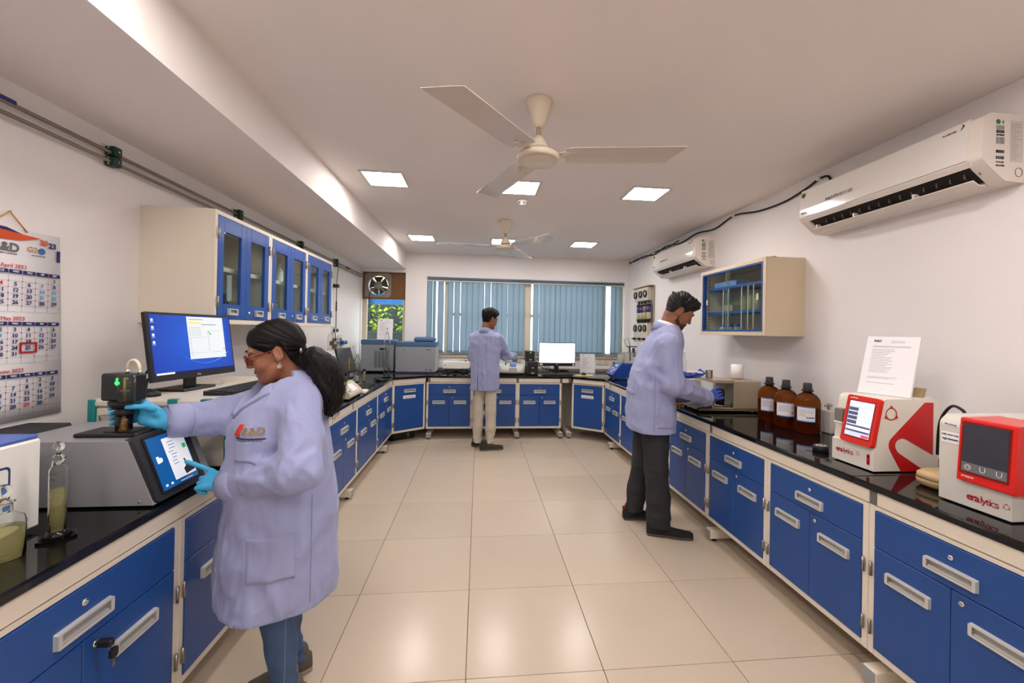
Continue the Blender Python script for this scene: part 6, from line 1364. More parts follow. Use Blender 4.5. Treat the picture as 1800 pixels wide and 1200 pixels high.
def button(par, base, p, n, r=.006):
    q = Vector(n).to_track_quat('Z', 'Y').to_matrix().to_4x4(); q.translation = p; m = MB().lathe([(0, 0), (r, 0), (r, .002), (r*.7, .0026), (r*.6, .0018), (0, .0018)], 14, mx=q); pob('button', (m.v, m.f), BTN, par, base)
def core_body(rings, limbs, h=.012):
    """hidden trunk and limbs inside the clothes, so that head, trunk and limbs are one body"""
    P = np.array([p for l in limbs for p in l[0]]+[(r[1], r[2], r[0]) for r in rings]); v = Vol(P.min(0)-.2, P.max(0)+.12, h); v.d = v.stack(rings)
    for pts, rs in limbs: v.add(v.chain(pts, rs, .02), .03)
    return v.mesh(1)
def join_meshes(a, b): return np.concatenate([a[0], b[0]]), np.concatenate([a[1], b[1]+len(a[0])])
def xf(VF, mx): m = np.array(mx); return VF[0]@m[:3, :3].T+m[:3, 3], VF[1]
def cuff_mesh(wr, el, r, L=.06, n=28, th=.006, wob=.0):
    """rolled cuff: open tube from wrist back toward the elbow"""
    wr = Vector(wr); d = (Vector(el)-wr).normalized(); q = d.to_track_quat('Z', 'Y').to_matrix().to_4x4(); q.translation = wr-d*.006
    m = MB().lathe([(r*.86, .004), (r, 0), (r*1.03, L*.5), (r*1.06, L), (r*.98, L+.004), (r*.9, L)], n, mx=q, cap=False); return m.v, m.f
# ---------- woman at the left bench ----------
def build_woman():
    base = Vector((-.76, 1.74, 0)); fw = Vector((-.83, -.56, 0)).normalized(); lf = Vector((-fw.y, fw.x, 0)); yaw = math.atan2(fw.y, fw.x)
    def L(f, s, z): p = base+fw*f+lf*s; return (p.x, p.y, z)
    C = lambda z, f, s, a, b: (z, *L(f, s, 0)[:2], a, b, yaw)
    rings = [C(.44, .02, 0, .205, .215), C(.60, .02, 0, .20, .21), C(.75, .015, 0, .192, .205), C(.90, .01, 0, .175, .19), C(1.0, .015, 0, .17, .185), C(1.10, .015, 0, .158, .182), C(1.19, .0, 0, .135, .180), C(1.25, -.015, 0, .105, .155), C(1.285, -.025, 0, .08, .105), C(1.305, -.03, 0, .065, .075)]
    shL, elL, wrL = (-.655, 1.605, 1.185), (-.605, 1.47, .985), (-.895, 1.605, .897)
    shR, elR, wrR = (-.88, 1.90, 1.165), (-1.03, 1.79, 1.105), (-1.150, 1.655, 1.115)
    def ex(v):
        v.add(v.ell((*L(.12, .07, 0)[:2], 1.05), (.05, .07, .10), yaw), .08); v.add(v.ell((*L(.12, -.07, 0)[:2], 1.05), (.05, .07, .10), yaw), .08)
        fq = (v.X-base.x)*fw.x+(v.Y-base.y)*fw.y; sq = np.abs((v.X-base.x)*lf.x+(v.Y-base.y)*lf.y); v.sub(np.maximum(sq*.92-(v.Z-1.085)*.42, .0-fq), .004)
        v.d = v.d+.012*np.exp(-((v.Z-.47)/.1)**2)*vnoise(v.X*9, v.Y*9, v.Z*2)
    CV = coat(rings, [(shL, elL, wrL, .070, .058, .047), (shR, elR, wrR, .070, .060, .047)], (-1.30, 1.38, .40), (-.42, 2.12, 1.34), .006, 1.3, .006, ex)
    # body
    hx = Vector((-.803, 1.722, 1.372)); hm = frame_mx(hx, (-.91, -.42), math.radians(20), 0, .98); nb = hm.inverted() @ Vector((-.745, 1.750, 1.235)); nb.y = 0
    def hair(X, Y, Z):
        hl = np.interp(X, [-.13, -.085, -.055, -.038, -.026, -.01, .012, .02, .05, .07, .09], [-.085, -.085, -.078, -.04, .02, .028, .016, .006, .030, .050, .068]); psi = np.arctan2(Z+.035, X+.13)
        n = vnoise(psi*75, np.abs(Y)*26, X*5); n2 = vnoise(psi*24, np.abs(Y)*12, X*4)
        th = .010+.0016*n+.0026*n2-.005*np.exp(-(Y/.004)**2)*(X > -.05)+.005*np.clip((.05-X)/.1, 0, 1)+.004*np.exp(-((X-.06)/.03)**2)
        th = .003+(th-.003)*np.clip((Z-hl)/.028, 0, 1); return th, np.maximum(hl-Z, -1)-.002*n
    H = head_parts(tuple(nb), True, .003, hair)
    limbs = [([shL, elL, wrL], [.035, .03, .024]), ([shR, elR, wrR], [.035, .03, .024]), ([L(.02, .085, .85), L(.035, .08, .45), L(.0, .085, .09)], [.085, .055, .04]), ([L(.0, -.085, .85), L(.02, -.08, .45), L(-.02, -.075, .09)], [.085, .055, .04])]
    core = core_body([C(.78, .0, 0, .12, .15), C(1.0, 0, 0, .10, .13), C(1.10, .0, 0, .115, .14), C(1.18, -.01, 0, .098, .145), C(1.24, -.02, 0, .075, .12), C(1.275, -.03, 0, .052, .07), C(1.30, -.03, 0, .046, .05)], limbs, .009)
    body = pob('person', join_meshes(xf(H['skin'], hm), core), SKIN, None, base)
    tag(body, 'woman with a ponytail in lavender lab coat and jeans at the left bench', 'person')
    pob('lips', H['lips'], LIPS, body, base, hm); hr = pob('hair', H['hair'], HAIRB, body, base, hm)
    for s_ in (1, -1):
        brow_lash(body, base, hm, HAIRB, s_)
        pob('eye', (lambda m: (m.v, m.f))(MB().lathe([(0, -.0118)]+[(.0118*math.sin(a), -.0118*math.cos(a)) for a in [PI*k/8 for k in range(1, 8)]]+[(0, .0118)], 14, (.0785, s_*.031, .009))), M('eye_white', 'd8d2cc', .2), body, base, hm)
    # ponytail
    pts = [Vector(q) for q in ((-.69, 1.725, 1.345), (-.645, 1.705, 1.345), (-.605, 1.695, 1.305), (-.585, 1.69, 1.25), (-.582, 1.688, 1.19), (-.585, 1.688, 1.14))]; sp = spline([tuple(p) for p in pts], 4)
    v = Vol((-.78, 1.58, 1.08), (-.49, 1.82, 1.43), .004); n_ = len(sp); rs = [float(np.interp(i/(n_-1), [0, .12, .35, .6, .85, 1], [.026, .044, .052, .05, .036, .014])) for i in range(n_)]
    v.d = v.chain([tuple(p) for p in sp], rs, .01); v.d += .009*vnoise(v.X*38+v.Z*22, v.Y*38, v.Z*18)+.004*vnoise(v.X*130+v.Z*40, v.Y*130, v.Z*26); pt = pob('ponytail', v.mesh(0), HAIRB, hr, base)
    r_ = random.Random(4); st = MB()
    for k in range(750):
        i0 = r_.randrange(2, n_-8); a = r_.uniform(0, 2*PI); o0 = Vector((math.cos(a), math.sin(a)*.9, r_.uniform(-.3, .5))); pp = []
        m_ = r_.randrange(6, 11); f0, f1 = r_.uniform(.75, 1.05), r_.uniform(.8, 1.45); wv = r_.uniform(0, 6)
        for q in range(m_):
            i = min(n_-1, i0+q); rr = max(rs[i], .02)*(f0+(f1-f0)*q/m_); pp.append(sp[i]+o0*rr+Vector((math.sin(wv+q*1.1), math.cos(wv*1.3+q*1.2), math.sin(q+wv))*1)*.008+Vector((0, 0, -.010*max(0, q-5))))
        st.tube(pp, [.0006]*(len(pp)-1)+[.0002], 3)
    pob('stray_strands', (st.v, st.f), M('hair_brown_black', '1f1511', .6), hr, base)['kind'] = 'stuff'
    cl = MB().tube([hm @ Vector((-.096+.012*math.cos(a), .022+.026*math.cos(a), -.03+.034*math.sin(a))) for a in [2*PI*k/20 for k in range(21)]], .006, 8); pob('hair_clip', (cl.v, cl.f), M('clip_silver', 'b09a90', .3, metal=.7), hr, base)
    # glasses, earring
    GF = M('glasses_red', '7a1a22', .25); g_ = MB()
    for s_ in (1, -1):
        rim = [Vector((.103-.10*abs(y-s_*.0)*abs(y), y, z)) for y, z in [(s_*(.033+.0255*math.cos(a)), .006+.0185*math.sin(a)) for a in [2*PI*k/18 for k in range(19)]]]; g_.tube(rim, .0028, 6); g_.tube([(.096, s_*.058, .013), (.05, s_*.070, .014), (.012, s_*.074, .015), (-.004, s_*.073, .016)], .0026, 6)
    g_.tube([(.104, -.009, .012), (.107, 0, .014), (.104, .009, .012)], .0028, 6); gl = pob('glasses', (g_.v, g_.f), GF, body, base, hm)
    for s_ in (1, -1): l_ = MB().lathe([(.024, 0), (.024, .0008), (0, .0008), (0, 0)], 18, mx=Matrix.Translation((.1, s_*.033, .006)) @ Matrix.Scale(.74, 4, (0, 0, 1)) @ Matrix.Rotation(PI/2, 4, 'Y')); pob('lens', (l_.v, l_.f), pane_mat('lens_glass', 'e8dcd8'), gl, base, hm)
    e_ = MB(); ec = hm @ Vector((-.002, .079, -.036)); 
    for k in range(7):
        a = k*PI/3; p = ec+Vector((0, 0, -.016))+(Vector((math.cos(a)*.006, -.002, math.sin(a)*.006)) if k < 6 else Vector((0, -.002, 0))); e_.lathe([(0, -.0028), (.0028, 0), (0, .0028)], 8, tuple(p))
    e_.cyl(ec, ec+Vector((0, 0, -.012)), .001, n=6); pob('earring', (e_.v, e_.f), M('earring_silver', 'e8e6e2', .15, metal=.6), body, base)
    hbv = BVHTree.FromPolygons([hm @ Vector(q) for q in H['hair'][0]], H['hair'][1].tolist()); uh = (hm.to_3x3() @ Vector((0, 1, 0))).normalized(); fh = (hm.to_3x3() @ Vector((1, 0, 0))).normalized()
    conform('parting', hbv, [(-.0022, -.03), (.0022, -.03), (.0028, .075), (-.0028, .075)], hm @ Vector((0, 0, .1)), uh, fh, (hm.to_3x3() @ Vector((.25, 0, 1))).normalized(), SKIN, hr, base, (2, 24), .0012, .001)
    # top under the coat
    bv0 = BVHTree.FromPolygons([Vector(q) for q in CV[0]], CV[1].tolist())
    ct = pob('lab_coat', CV, COAT, body, base)
    U = Vector((0, 0, 1)); 
    bl = Vol((-1.0, 1.5, .98), (-.58, 1.98, 1.24), .006); bl.d = bl.stack([C(1.0, .012, 0, .14, .15), C(1.10, .012, 0, .132, .15), C(1.16, .004, 0, .118, .145), C(1.22, -.008, 0, .095, .12)])
    fq = (bl.X-base.x)*fw.x+(bl.Y-base.y)*fw.y; sq = np.abs((bl.X-base.x)*lf.x+(bl.Y-base.y)*lf.y); bl.d = np.maximum(bl.d, bl.Z-1.135-np.clip(sq*1.6-.02, 0, .2)); pob('blouse', bl.mesh(1), M('blouse_white', 'e6dcd6', .8), body, base)
    cc = L(-.03, 0, 0); pob('collar', collar_mesh(cc, fw, .062, .064, 1.292, 1.335, gap=.62, lean=.95, flare=.034), COAT, ct, base)
    for s_ in (1, -1): conform('lapel', bv0, [(s_*.002, 0), (s_*.014, -.01), (s_*.118, .12), (s_*.072, .16)], L(0, 0, 1.085), lf, U, (fw*.95+U*.3+lf*s_*.1).normalized(), COAT, ct, base, (8, 14), .010)
    conform('placket', bv0, [(-.022, 0), (.022, 0), (.022, .58), (-.022, .58)], L(0, .0, .47), lf, U, fw, COAT, ct, base, (3, 40), .0035)
    for z in (.58, .70, .82, .94): h = bv0.ray_cast(Vector(L(.5, 0, z)), -fw); button(ct, base, h[0]+fw*.0035, fw)
    nL = (lf*.95+fw*.25).normalized(); uL = U.cross(nL)*1.0
    conform('pocket', bv0, [(-.075, 0), (.075, -.005), (.078, .15), (-.078, .155)], L(.06, .12, .585), uL, U, nL, COAT, ct, base, (12, 12), .004, label='patch pocket on the side of the coat')
    nC = (fw*.72+lf*.7).normalized(); uC = U.cross(nC)
    conform('chest_pocket', bv0, [(-.05, 0), (.05, 0), (.052, .075), (-.052, .07)], L(.08, .09, 1.0), uC, U, nC, COAT, ct, base, (10, 8), .003)
    conform('side_seam', bv0, [(-.0018, 0), (.0018, 0), (.0018, .38), (-.0018, .38)], L(-.07, .12, .47), uL, U, nL, COATD, ct, base, (2, 30), .0015)
    o_ = Vector(L(.08, .09, 1.105)); RD = M('emblem_red', 'c2331f', .6); GO = M('emblem_gold', '8a7446', .6); BK = M('emblem_black', '1c1a22', .7)
    conform('emblem', bv0, [(-.058, -.014), (-.034, -.018), (-.026, .024), (-.044, .022)], o_, uC, U, nC, RD, ct, base, (6, 6), .0048, .001)
    conform_text('R&D', .036, bv0, o_+uC*.012, uC, U, nC, GO, ct, base, .0045, bold=.0006); conform_text('In Service of Quality', .0105, bv0, o_-U*.031, uC, U, nC, BK, ct, base, .0045); conform('emblem_bar', bv0, [(-.05, -.025), (.05, -.027), (.05, -.024), (-.05, -.021)], o_, uC, U, nC, BK, ct, base, (10, 1), .0045, .001)
    pob('cuff', cuff_mesh(wrL, elL, .062, .068), COAT, ct, base); pob('cuff', cuff_mesh(wrR, elR, .062, .068), COAT, ct, base)
    # jeans, shoes
    JN = M('denim_blue', '40597a', .8, var=.3, vscale=9, bump=.2, bscale=500); hL, hR = L(.02, .085, .80), L(.0, -.085, .80)
    lgL = [hL, L(.05, .085, .46), L(.02, .085, .25), L(-.0, .085, .065)]; lgR = [hR, L(.02, -.08, .45), L(-.02, -.075, .25), L(-.05, -.07, .07)]
    jn = pob('jeans', trousers([(lgL, [.095, .068, .055, .05]), (lgR, [.095, .068, .055, .05])], (-1.02, 1.5, .04), (-.5, 2.05, .9), (L(.0, 0, .80), (.13, .16, .1), yaw), .006, 2.2, .0045), JN, body, base)
    bj = bvh_of(jn); conform('side_stitch', bj, [(-.0015, 0), (.0015, 0), (.0015, .34), (-.0015, .34)], L(.02, .085, .08), uL, U, lf, M('stitch_pale', '6f86a0', .8), jn, base, (1, 40), .001, .0005)
    UP = M('shoe_olive_grey', '5b554a', .8, bump=.2, bscale=300); SO = M('sole_taupe', 'a1937f', .7)
    for f, s in ((-.07, .085), (-.125, -.072)): a = L(f, s, 0); b = L(f+.245, s*1.15, 0); shoe(body, base, a[:2], b[:2], UP, SO, .042, .07, M('lace_grey', '8a8578', .8))
    # left hand: index pointing at the tablet, others curled
    w = Vector(wrL); d = Vector((-.985, .06, .16)).normalized(); n = Vector((.12, -.55, .82)).normalized(); sd = n.cross(d).normalized()
    def H_(a, b, c): return tuple(w+d*a+sd*b+n*c)
    idx = [H_(.085, -.03, .012), H_(.125, -.033, .022), H_(.152, -.034, .030), H_(.178, -.034, .036)]
    fg = [idx] + [[H_(.085-.004*k, -.008+.020*k, .006-.002*k), H_(.112-.006*k, -.006+.020*k, -.006), H_(.104-.004*k, -.006+.019*k, -.030), H_(.080, -.006+.018*k, -.034)] for k in range(3)]
    th = [H_(.03, -.036, -.006), H_(.062, -.048, -.02), H_(.09, -.040, -.03)]
    pm = [(H_(.01, -.012, 0), H_(.085, -.022, .004), .022, .016), (H_(.01, .010, 0), H_(.08, .026, -.002), .021, .014), (H_(.05, 0, .002), H_(.085, .004, .002), .016, .015)]
    pob('glove', hand(fg, pm, th, cuff=(H_(.005, 0, 0), H_(-.045, 0, -.006), .029)), NITL, body, base, label='light blue glove pointing at the tablet')
    wb_ = MB().lathe([(.034, -.014), (.036, -.01), (.036, .012), (.034, .016)], 24, cap=False, mx=Matrix.Translation(w-d*.012) @ d.to_track_quat('Z', 'Y').to_matrix().to_4x4()); pob('watch_band', (wb_.v, wb_.f), BLACK, body, base)
    # right hand: closes round the grip of the sampling head
    G = Vector((-1.24, 1.58, 1.171)); rg = .0245
    def R_(ang, rad, z): return (G.x+rad*math.cos(math.radians(ang)), G.y+rad*math.sin(math.radians(ang)), G.z+z)
    fg = []
    for k in range(4):
        z = .010-.0185*k; fg.append([R_(52, .052, z*.8+.0), R_(88, .040, z), R_(128, .036, z-.001), R_(168+6*(k == 0), .0365, z-.002), R_(205-6*k, .0375, z-.003)])
    pm = [(tuple(Vector(wrR)+Vector((-.005, 0, .012))), R_(42, .052, .012), .022, .018), (tuple(Vector(wrR)+Vector((-.005, -.004, -.014))), R_(46, .050, -.045), .021, .016), (R_(44, .056, .0), R_(46, .054, -.03), .017, .017)]
    th = [R_(22, .075, -.0), R_(4, .060, .012), R_(-22, .048, .016), R_(-42, .041, .016)]
    v_ = hand([[q for q in f[:4]] for f in fg], pm, th, cuff=(wrR, tuple(Vector(wrR)+Vector((.045, .035, 0))), .029))
    gv = pob('glove', v_, NITL, body, base, label='light blue glove gripping the sampling head')
    # finger tips coming round the far side of the grip
    tip = Vol((-1.32, 1.52, 1.08), (-1.20, 1.66, 1.22), .0022)
    for f in fg: tip.add(tip.chain(f[2:], [.008, .0076, .0068], .003), .002)
    V2 = tip.mesh(1); V1 = v_; gv.data.clear_geometry(); VV, FF = join_meshes(V1, V2); gv.data.from_pydata((VV-np.array(base)).tolist(), [], FF.tolist()); gv.data.polygons.foreach_set('use_smooth', [True]*len(FF)); gv.data.update()
    return body
build_woman()
# ---------- man at the right bench ----------
def mens_hair(top, side, nape, seed, fwdlock=.0, freq=1.):
    def fn(X, Y, Z):
        hl = np.interp(X, [-.13, -.10, -.055, -.036, -.028, -.008, .012, .018, .032, .05, .07, .09], [nape, nape, nape, nape+.01, .028, .036, .028, .006, .02, .046, .060, .068])
        ang = np.arctan2(X+.02, Z-.01); n = vnoise(Y*55*freq+seed, ang*16*freq, X*55*freq); n2 = vnoise(Y*24*freq+seed, ang*7, X*24+seed)
        up = np.clip((Z-.025)/.07, 0, 1); th = side*(.4+.6*np.clip((Z+.06)/.09, 0, 1))+(top-side)*up+.0045*n*(.3+up)+.008*n2*up+fwdlock*np.exp(-((X-.075)/.035)**2)*up
        th = .002+(th-.002)*np.clip((Z-hl)/.03, 0, 1); return th, hl-Z-.004*n
    return fn
def build_man_right():
    base = Vector((1.36, 3.02, 0)); fw = Vector((.985, -.17, 0)).normalized(); lf = Vector((-fw.y, fw.x, 0)); yaw = math.atan2(fw.y, fw.x); U = Vector((0, 0, 1))
    def L(f, s, z): p = base+fw*f+lf*s; return (p.x, p.y, z)
    C = lambda z, f, s, a, b: (z, *L(f, s, 0)[:2], a, b, yaw)
    rings = [C(.755, -.04, 0, .165, .225), C(.90, -.045, 0, .165, .222), C(1.05, -.04, 0, .16, .215), C(1.20, -.025, 0, .153, .215), C(1.32, .015, 0, .145, .215), C(1.42, .045, 0, .125, .20), C(1.49, .06, 0, .10, .155), C(1.54, .07, 0, .078, .095)]
    shR, elR, wrR = L(.02, -.185, 1.39), (1.375, 2.765, 1.125), (1.725, 2.955, .995)
    shL, elL, wrL = L(.06, .18, 1.39), (1.50, 3.225, 1.12), (1.615, 3.12, 1.150)
    CV = coat(rings, [(shR, elR, wrR, .076, .064, .052), (shL, elL, wrL, .074, .058, .046)], (1.08, 2.62, .72), (1.82, 3.36, 1.55), .0065, 8.1, .006)
    hx = Vector((1.512, 2.985, 1.640)); hm = frame_mx(hx, (.955, -.30), math.radians(36), 0, 1.05); nb = hm.inverted() @ Vector((1.43, 3.0, 1.50)); nb.y = 0
    H = head_parts(tuple(nb), False, .003, mens_hair(.031, .010, -.040, 3.3, .010), True)
    limbs = [([shL, elL, wrL], [.04, .034, .026]), ([shR, elR, wrR], [.04, .034, .026]), ([L(-.04, .09, .88), L(-.06, .11, .48), L(-.11, .13, .1)], [.09, .06, .045]), ([L(-.03, -.09, .88), L(-.02, -.09, .48), L(-.0, -.10, .1)], [.09, .06, .045])]
    core = core_body([C(.85, -.03, 0, .11, .15), C(1.15, -.02, 0, .10, .15), C(1.38, .04, 0, .09, .15), C(1.48, .06, 0, .055, .08)], limbs)
    body = pob('person', join_meshes(xf(H['skin'], hm), core), SKIN2, None, base)
    tag(body, 'bearded man in a lavender lab coat and dark trousers bending over the right bench', 'person')
    pob('lips', H['lips'], LIPS, body, base, hm); pob('hair', H['hair'], HAIRG, body, base, hm); pob('beard', H['beard'], BEARD, body, base, hm)
    for s_ in (1, -1):
        brow_lash(body, base, hm, HAIRB, s_); pob('eye', (lambda m: (m.v, m.f))(MB().lathe([(0, -.0118)]+[(.0118*math.sin(a), -.0118*math.cos(a)) for a in [PI*k/8 for k in range(1, 8)]]+[(0, .0118)], 14, (.0785, s_*.031, .009))), M('eye_white'), body, base, hm)
    ct = pob('lab_coat', CV, COAT, body, base); bv = bvh_of(ct)
    pob('shirt_collar', collar_mesh(L(.08, 0, 0), fw, .066, .066, 1.535, 1.578, gap=.35, lean=.5), M('shirt_white', 'e4e0e4', .8), body, base)
    pob('collar', collar_mesh(L(.072, 0, 0), fw, .078, .080, 1.515, 1.568, gap=.55, lean=.8, flare=.02), COAT, ct, base)
    for s_ in (1, -1): conform('lapel', bv, [(s_*.012, 0), (s_*.022, 0), (s_*.125, .19), (s_*.05, .23)], L(0, 0, 1.22), lf, U, (fw*.95+U*.25+lf*s_*.1).normalized(), COAT, ct, base, (8, 14), .007)
    conform('placket', bv, [(-.02, 0), (.02, 0), (.02, .45), (-.02, .45)], L(0, 0, .775), lf, U, fw, COAT, ct, base, (3, 30), .004)
    nR = (-lf).normalized(); uR = U.cross(nR)
    conform('pocket', bv, [(-.075, 0), (.075, 0), (.075, .17), (-.075, .17)], L(.03, -.1, .80), uR, U, nR, COAT, ct, base, (12, 12), .004)
    conform('side_seam', bv, [(-.0018, 0), (.0018, 0), (.0018, .42), (-.0018, .42)], L(-.07, -.1, .78), uR, U, nR, COATD, ct, base, (2, 30), .0015)
    conform('back_strap', bv, [(-.12, 0), (.12, 0), (.12, .035), (-.12, .035)], L(0, 0, 1.02), -lf, U, -fw, COAT, ct, base, (16, 3), .004)
    for z in (.955, .93, .86, .82): h = bv.ray_cast(Vector(L(-.045, -.5, z)), lf); button(ct, base, h[0]-lf*.002, -lf, .005)
    pob('cuff', cuff_mesh(wrR, elR, .062, .03), COAT, ct, base)
    TR = M('charcoal_trousers', '2a2a2e', .85, var=.12, vscale=6, bump=.15, bscale=700)
    lgR = [L(-.03, -.085, .90), L(-.015, -.085, .48), L(-.0, -.09, .25), L(.005, -.098, .055)]; lgL = [L(-.045, .09, .90), L(-.07, .105, .48), L(-.105, .12, .25), L(-.125, .125, .07)]
    pob('trousers', trousers([(lgR, [.11, .088, .085, .092]), (lgL, [.11, .082, .074, .072])], (1.05, 2.75, .03), (1.62, 3.33, 1.02), (L(-.04, 0, .92), (.11, .16, .08), yaw), .007, 5.5, .0045), TR, body, base)
    UP = M('shoe_black', '141415', .75, bump=.2, bscale=300); SO = M('sole_dark', '4a423c', .7)
    a = L(-.085, -.115, 0); b = L(.235, -.155, 0); shoe(body, base, a[:2], b[:2], UP, SO, .05, .08, M('lace_dark', '2a2a2a', .8)); a = L(-.215, .115, 0); b = L(.08, .15, 0); s2 = shoe(body, base, a[:2], b[:2], UP, SO, .05, .08, M('lace_dark'))
    tab = MB().box(-.004, .02, -.012, .012, .075, .10, .003); pob('heel_tab', (tab.v, tab.f), M('tab_red', '9a1c26', .6), s2, base, frame_mx(Vector((a[0], a[1], 0)), (b[0]-a[0], b[1]-a[1])))
    # right hand on the jar
    w = Vector(wrR); J = Vector((1.948, 3.115, 1.03)); d = (J-w); d.z = .02; d.normalize(); n = Vector((-.18, -.93, .32)).normalized(); n = (n-d*n.dot(d)).normalized(); sd = d.cross(n).normalized()   # n: back of the hand, toward camera; sd: up/down
    if sd.z < 0: sd = -sd
    kk = 1.16
    def H_(a_, b_, c): return tuple(w+d*a_*kk+sd*b_*kk+n*c*kk)
    fg = [[H_(.10, .030-.021*k, .022), H_(.148-.004*k, .034-.023*k, .030), H_(.186-.006*k, .030-.022*k, .020), H_(.208-.008*k, .026-.021*k, -.004)] for k in range(4)]
    th = [H_(.04, .030, -.002), H_(.085, .052, -.022), H_(.12, .050, -.045), H_(.145, .042, -.055)]
    pm = [(H_(.0, .010, 0), H_(.10, .024, .018), .024, .017), (H_(.0, -.012, 0), H_(.095, -.026, .016), .024, .016), (H_(.04, 0, .006), H_(.10, 0, .02), .019, .016)]
    pob('glove', hand(fg, pm, th, h=.0025, r=.0108, cuff=(H_(.0, 0, 0), H_(-.05, 0, 0), .033)), NITB, body, base, label='blue glove reaching into the balance chamber')
    # left hand, palm up, with tissue
    kk = 1.0
    w = Vector(wrL); d = Vector((.95, -.28, .06)).normalized(); n = Vector((-.1, -.35, .93)).normalized(); n = (n-d*n.dot(d)).normalized(); sd = n.cross(d).normalized()
    fg = [[H_(.085, -.030+.020*k, .0), H_(.118, -.031+.021*k, .004), H_(.145-.004*k, -.031+.021*k, .016), H_(.160-.006*k, -.030+.020*k, .030)] for k in range(4)]
    th = [H_(.03, -.035, .01), H_(.065, -.052, .025), H_(.095, -.048, .038)]
    pm = [(H_(.0, -.012, 0), H_(.088, -.022, .0), .024, .016), (H_(.0, .012, 0), H_(.085, .026, .0), .024, .015), (H_(.04, 0, 0), H_(.085, 0, 0), .017, .015)]
    pob('glove', hand(fg, pm, th, h=.0028, r=.0098, cuff=(H_(.0, 0, 0), H_(-.05, 0, 0), .030)), NITB, body, base, label='blue glove held palm up')
    ts = thing('folded_tissue', 'folded white tissue lying in the man\'s upturned blue glove', 'tissue', H_(.09, 0, .018), math.atan2(d.y, d.x)); ob('sheet', MB().box(-.055, .06, -.035, .035, 0, .008, .003), M('tissue'), ts); ob('sheet', MB().box(-.05, .05, -.03, .03, .009, .014, .002, Matrix.Rotation(.15, 4, 'Z')), M('tissue'), ts)
build_man_right()
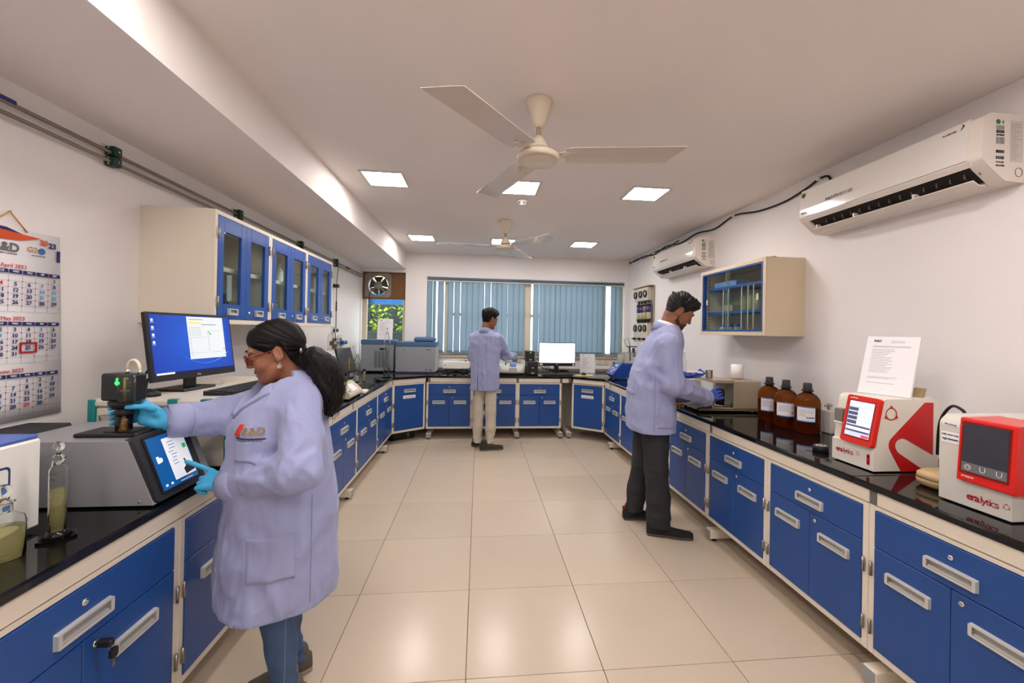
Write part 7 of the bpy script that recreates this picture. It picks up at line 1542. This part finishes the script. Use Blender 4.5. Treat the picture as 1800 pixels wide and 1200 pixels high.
# ---------- man at the back bench ----------
def build_man_back():
    base = Vector((.085, 5.18, 0)); fw = Vector((.36, .93, 0)).normalized(); lf = Vector((-fw.y, fw.x, 0)); yaw = math.atan2(fw.y, fw.x); U = Vector((0, 0, 1))
    def L(f, s, z): p = base+fw*f+lf*s; return (p.x, p.y, z)
    C = lambda z, f, s, a, b: (z, *L(f, s, 0)[:2], a, b, yaw)
    rings = [C(.735, .0, 0, .135, .175), C(.90, .0, 0, .135, .175), C(1.05, .0, 0, .128, .172), C(1.20, .0, 0, .125, .18), C(1.32, -.01, 0, .118, .19), C(1.41, -.01, 0, .10, .175), C(1.46, .0, 0, .085, .13), C(1.495, .0, 0, .062, .08)]
    shR, elR, wrR = L(.02, -.165, 1.375), (.345, 5.36, 1.155), (.485, 5.64, 1.135); shL, elL, wrL = L(.02, .165, 1.375), L(.12, .20, 1.12), L(.34, .10, 1.10)
    CV = coat(rings, [(shR, elR, wrR, .062, .052, .042), (shL, elL, wrL, .062, .052, .042)], (-.25, 4.9, .70), (.62, 5.75, 1.52), .008, 4.4, .007)
    hx = Vector((.135, 5.22, 1.615)); hm = frame_mx(hx, (.87, .49), math.radians(16), 0, 1.0); nb = hm.inverted() @ Vector((.085, 5.185, 1.44)); nb.y = 0
    H = head_parts(tuple(nb), False, .004, mens_hair(.032, .014, -.055, 9.1, .01, 1.2), False)
    limbs = [([shL, elL, wrL], [.036, .03, .024]), ([shR, elR, wrR], [.036, .03, .024]), ([L(0, .08, .85), L(0, .08, .45), L(-.02, .08, .1)], [.08, .055, .042]), ([L(0, -.08, .85), L(.01, -.08, .45), L(0, -.08, .1)], [.08, .055, .042])]
    core = core_body([C(.82, 0, 0, .09, .13), C(1.15, 0, 0, .085, .13), C(1.38, 0, 0, .075, .14), C(1.46, 0, 0, .05, .07)], limbs, .015)
    body = pob('person', join_meshes(xf(H['skin'], hm), core), SKIN2, None, base)
    tag(body, 'man seen from behind in a lavender lab coat and beige trousers at the back window', 'person')
    pob('hair', H['hair'], HAIRB, body, base, hm); pob('lips', H['lips'], LIPS, body, base, hm)
    for s_ in (1, -1): brow_lash(body, base, hm, HAIRB, s_)
    ct = pob('lab_coat', CV, COAT, body, base); bv = bvh_of(ct)
    pob('collar', collar_mesh(L(.0, 0, 0), fw, .070, .075, 1.455, 1.51, gap=.55, lean=.7), COAT, ct, base)
    conform('back_seam', bv, [(-.002, 0), (.002, 0), (.002, .68), (-.002, .68)], L(0, .045, .745), -lf, U, -fw, COATD, ct, base, (1, 40), .0015)
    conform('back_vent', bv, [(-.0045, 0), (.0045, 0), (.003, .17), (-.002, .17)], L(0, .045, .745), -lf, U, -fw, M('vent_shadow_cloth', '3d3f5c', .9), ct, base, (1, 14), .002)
    pob('cuff', cuff_mesh(wrR, elR, .05, .03), COAT, ct, base)
    TR = M('beige_trousers', 'c2b9a8', .85, var=.1, vscale=6, bump=.2, bscale=500)
    pob('trousers', trousers([([L(0, .075, .85), L(.0, .075, .46), L(-.01, .08, .25), L(-.02, .08, .07)], [.08, .07, .064, .062]), ([L(0, -.08, .85), L(.01, -.08, .46), L(.0, -.085, .25), L(-.015, -.085, .075)], [.08, .072, .066, .064])], (-.2, 4.95, .04), (.40, 5.45, .96), (L(0, 0, .88), (.10, .135, .08), yaw), .008, 7.7, .006), TR, body, base)
    UP = M('shoe_dark_olive', '35332a', .8, bump=.2, bscale=300); SO = M('sole_olive', '5a5845', .7); shoe(body, base, (.035, 5.07), (.325, 5.13), UP, SO, .048, .085, M('lace_yellow', '6a6a3a', .8), .005); shoe(body, base, (-.055, 5.23), (.13, 5.43), UP, SO, .048, .085, M('lace_yellow'), .005)
    w = Vector(wrR); d = Vector((.22, .93, -.28)).normalized(); n = Vector((.3, .1, .95)).normalized(); n = (n-d*n.dot(d)).normalized(); sd = n.cross(d).normalized()
    def H_(a_, b_, c): return tuple(w+d*a_+sd*b_+n*c)
    fg = [[H_(.085, -.030+.020*k, .0), H_(.12, -.031+.020*k, -.004), H_(.14, -.030+.019*k, -.022), H_(.142, -.028+.018*k, -.045)] for k in range(4)]; th = [H_(.03, .036, -.006), H_(.07, .046, -.02), H_(.10, .03, -.035)]
    pm = [(H_(.0, -.012, 0), H_(.088, -.022, .0), .023, .016), (H_(.0, .012, 0), H_(.085, .026, .0), .023, .015)]
    pob('glove', hand(fg, pm, th, h=.003, r=.0098, cuff=(H_(.0, 0, 0), H_(-.04, 0, 0), .030)), NITL, body, base, label='light blue glove on the oval instrument')
    w = Vector(wrL); d = Vector((.5, .85, -.1)).normalized(); n = Vector((0, 0, 1)); n = (n-d*n.dot(d)).normalized(); sd = n.cross(d).normalized()
    pob('glove', hand([[H_(.085, -.03+.02*k, 0), H_(.12, -.03+.02*k, -.006), H_(.145, -.03+.02*k, -.02)] for k in range(4)], [(H_(0, -.012, 0), H_(.085, -.022, 0), .022, .015), (H_(0, .012, 0), H_(.085, .024, 0), .022, .015)], [H_(.03, -.036, 0), H_(.07, -.046, -.01), H_(.1, -.04, -.02)], h=.004, r=.0098, cuff=(H_(0, 0, 0), H_(-.04, 0, 0), .03)), NITL, body, base)
build_man_back()
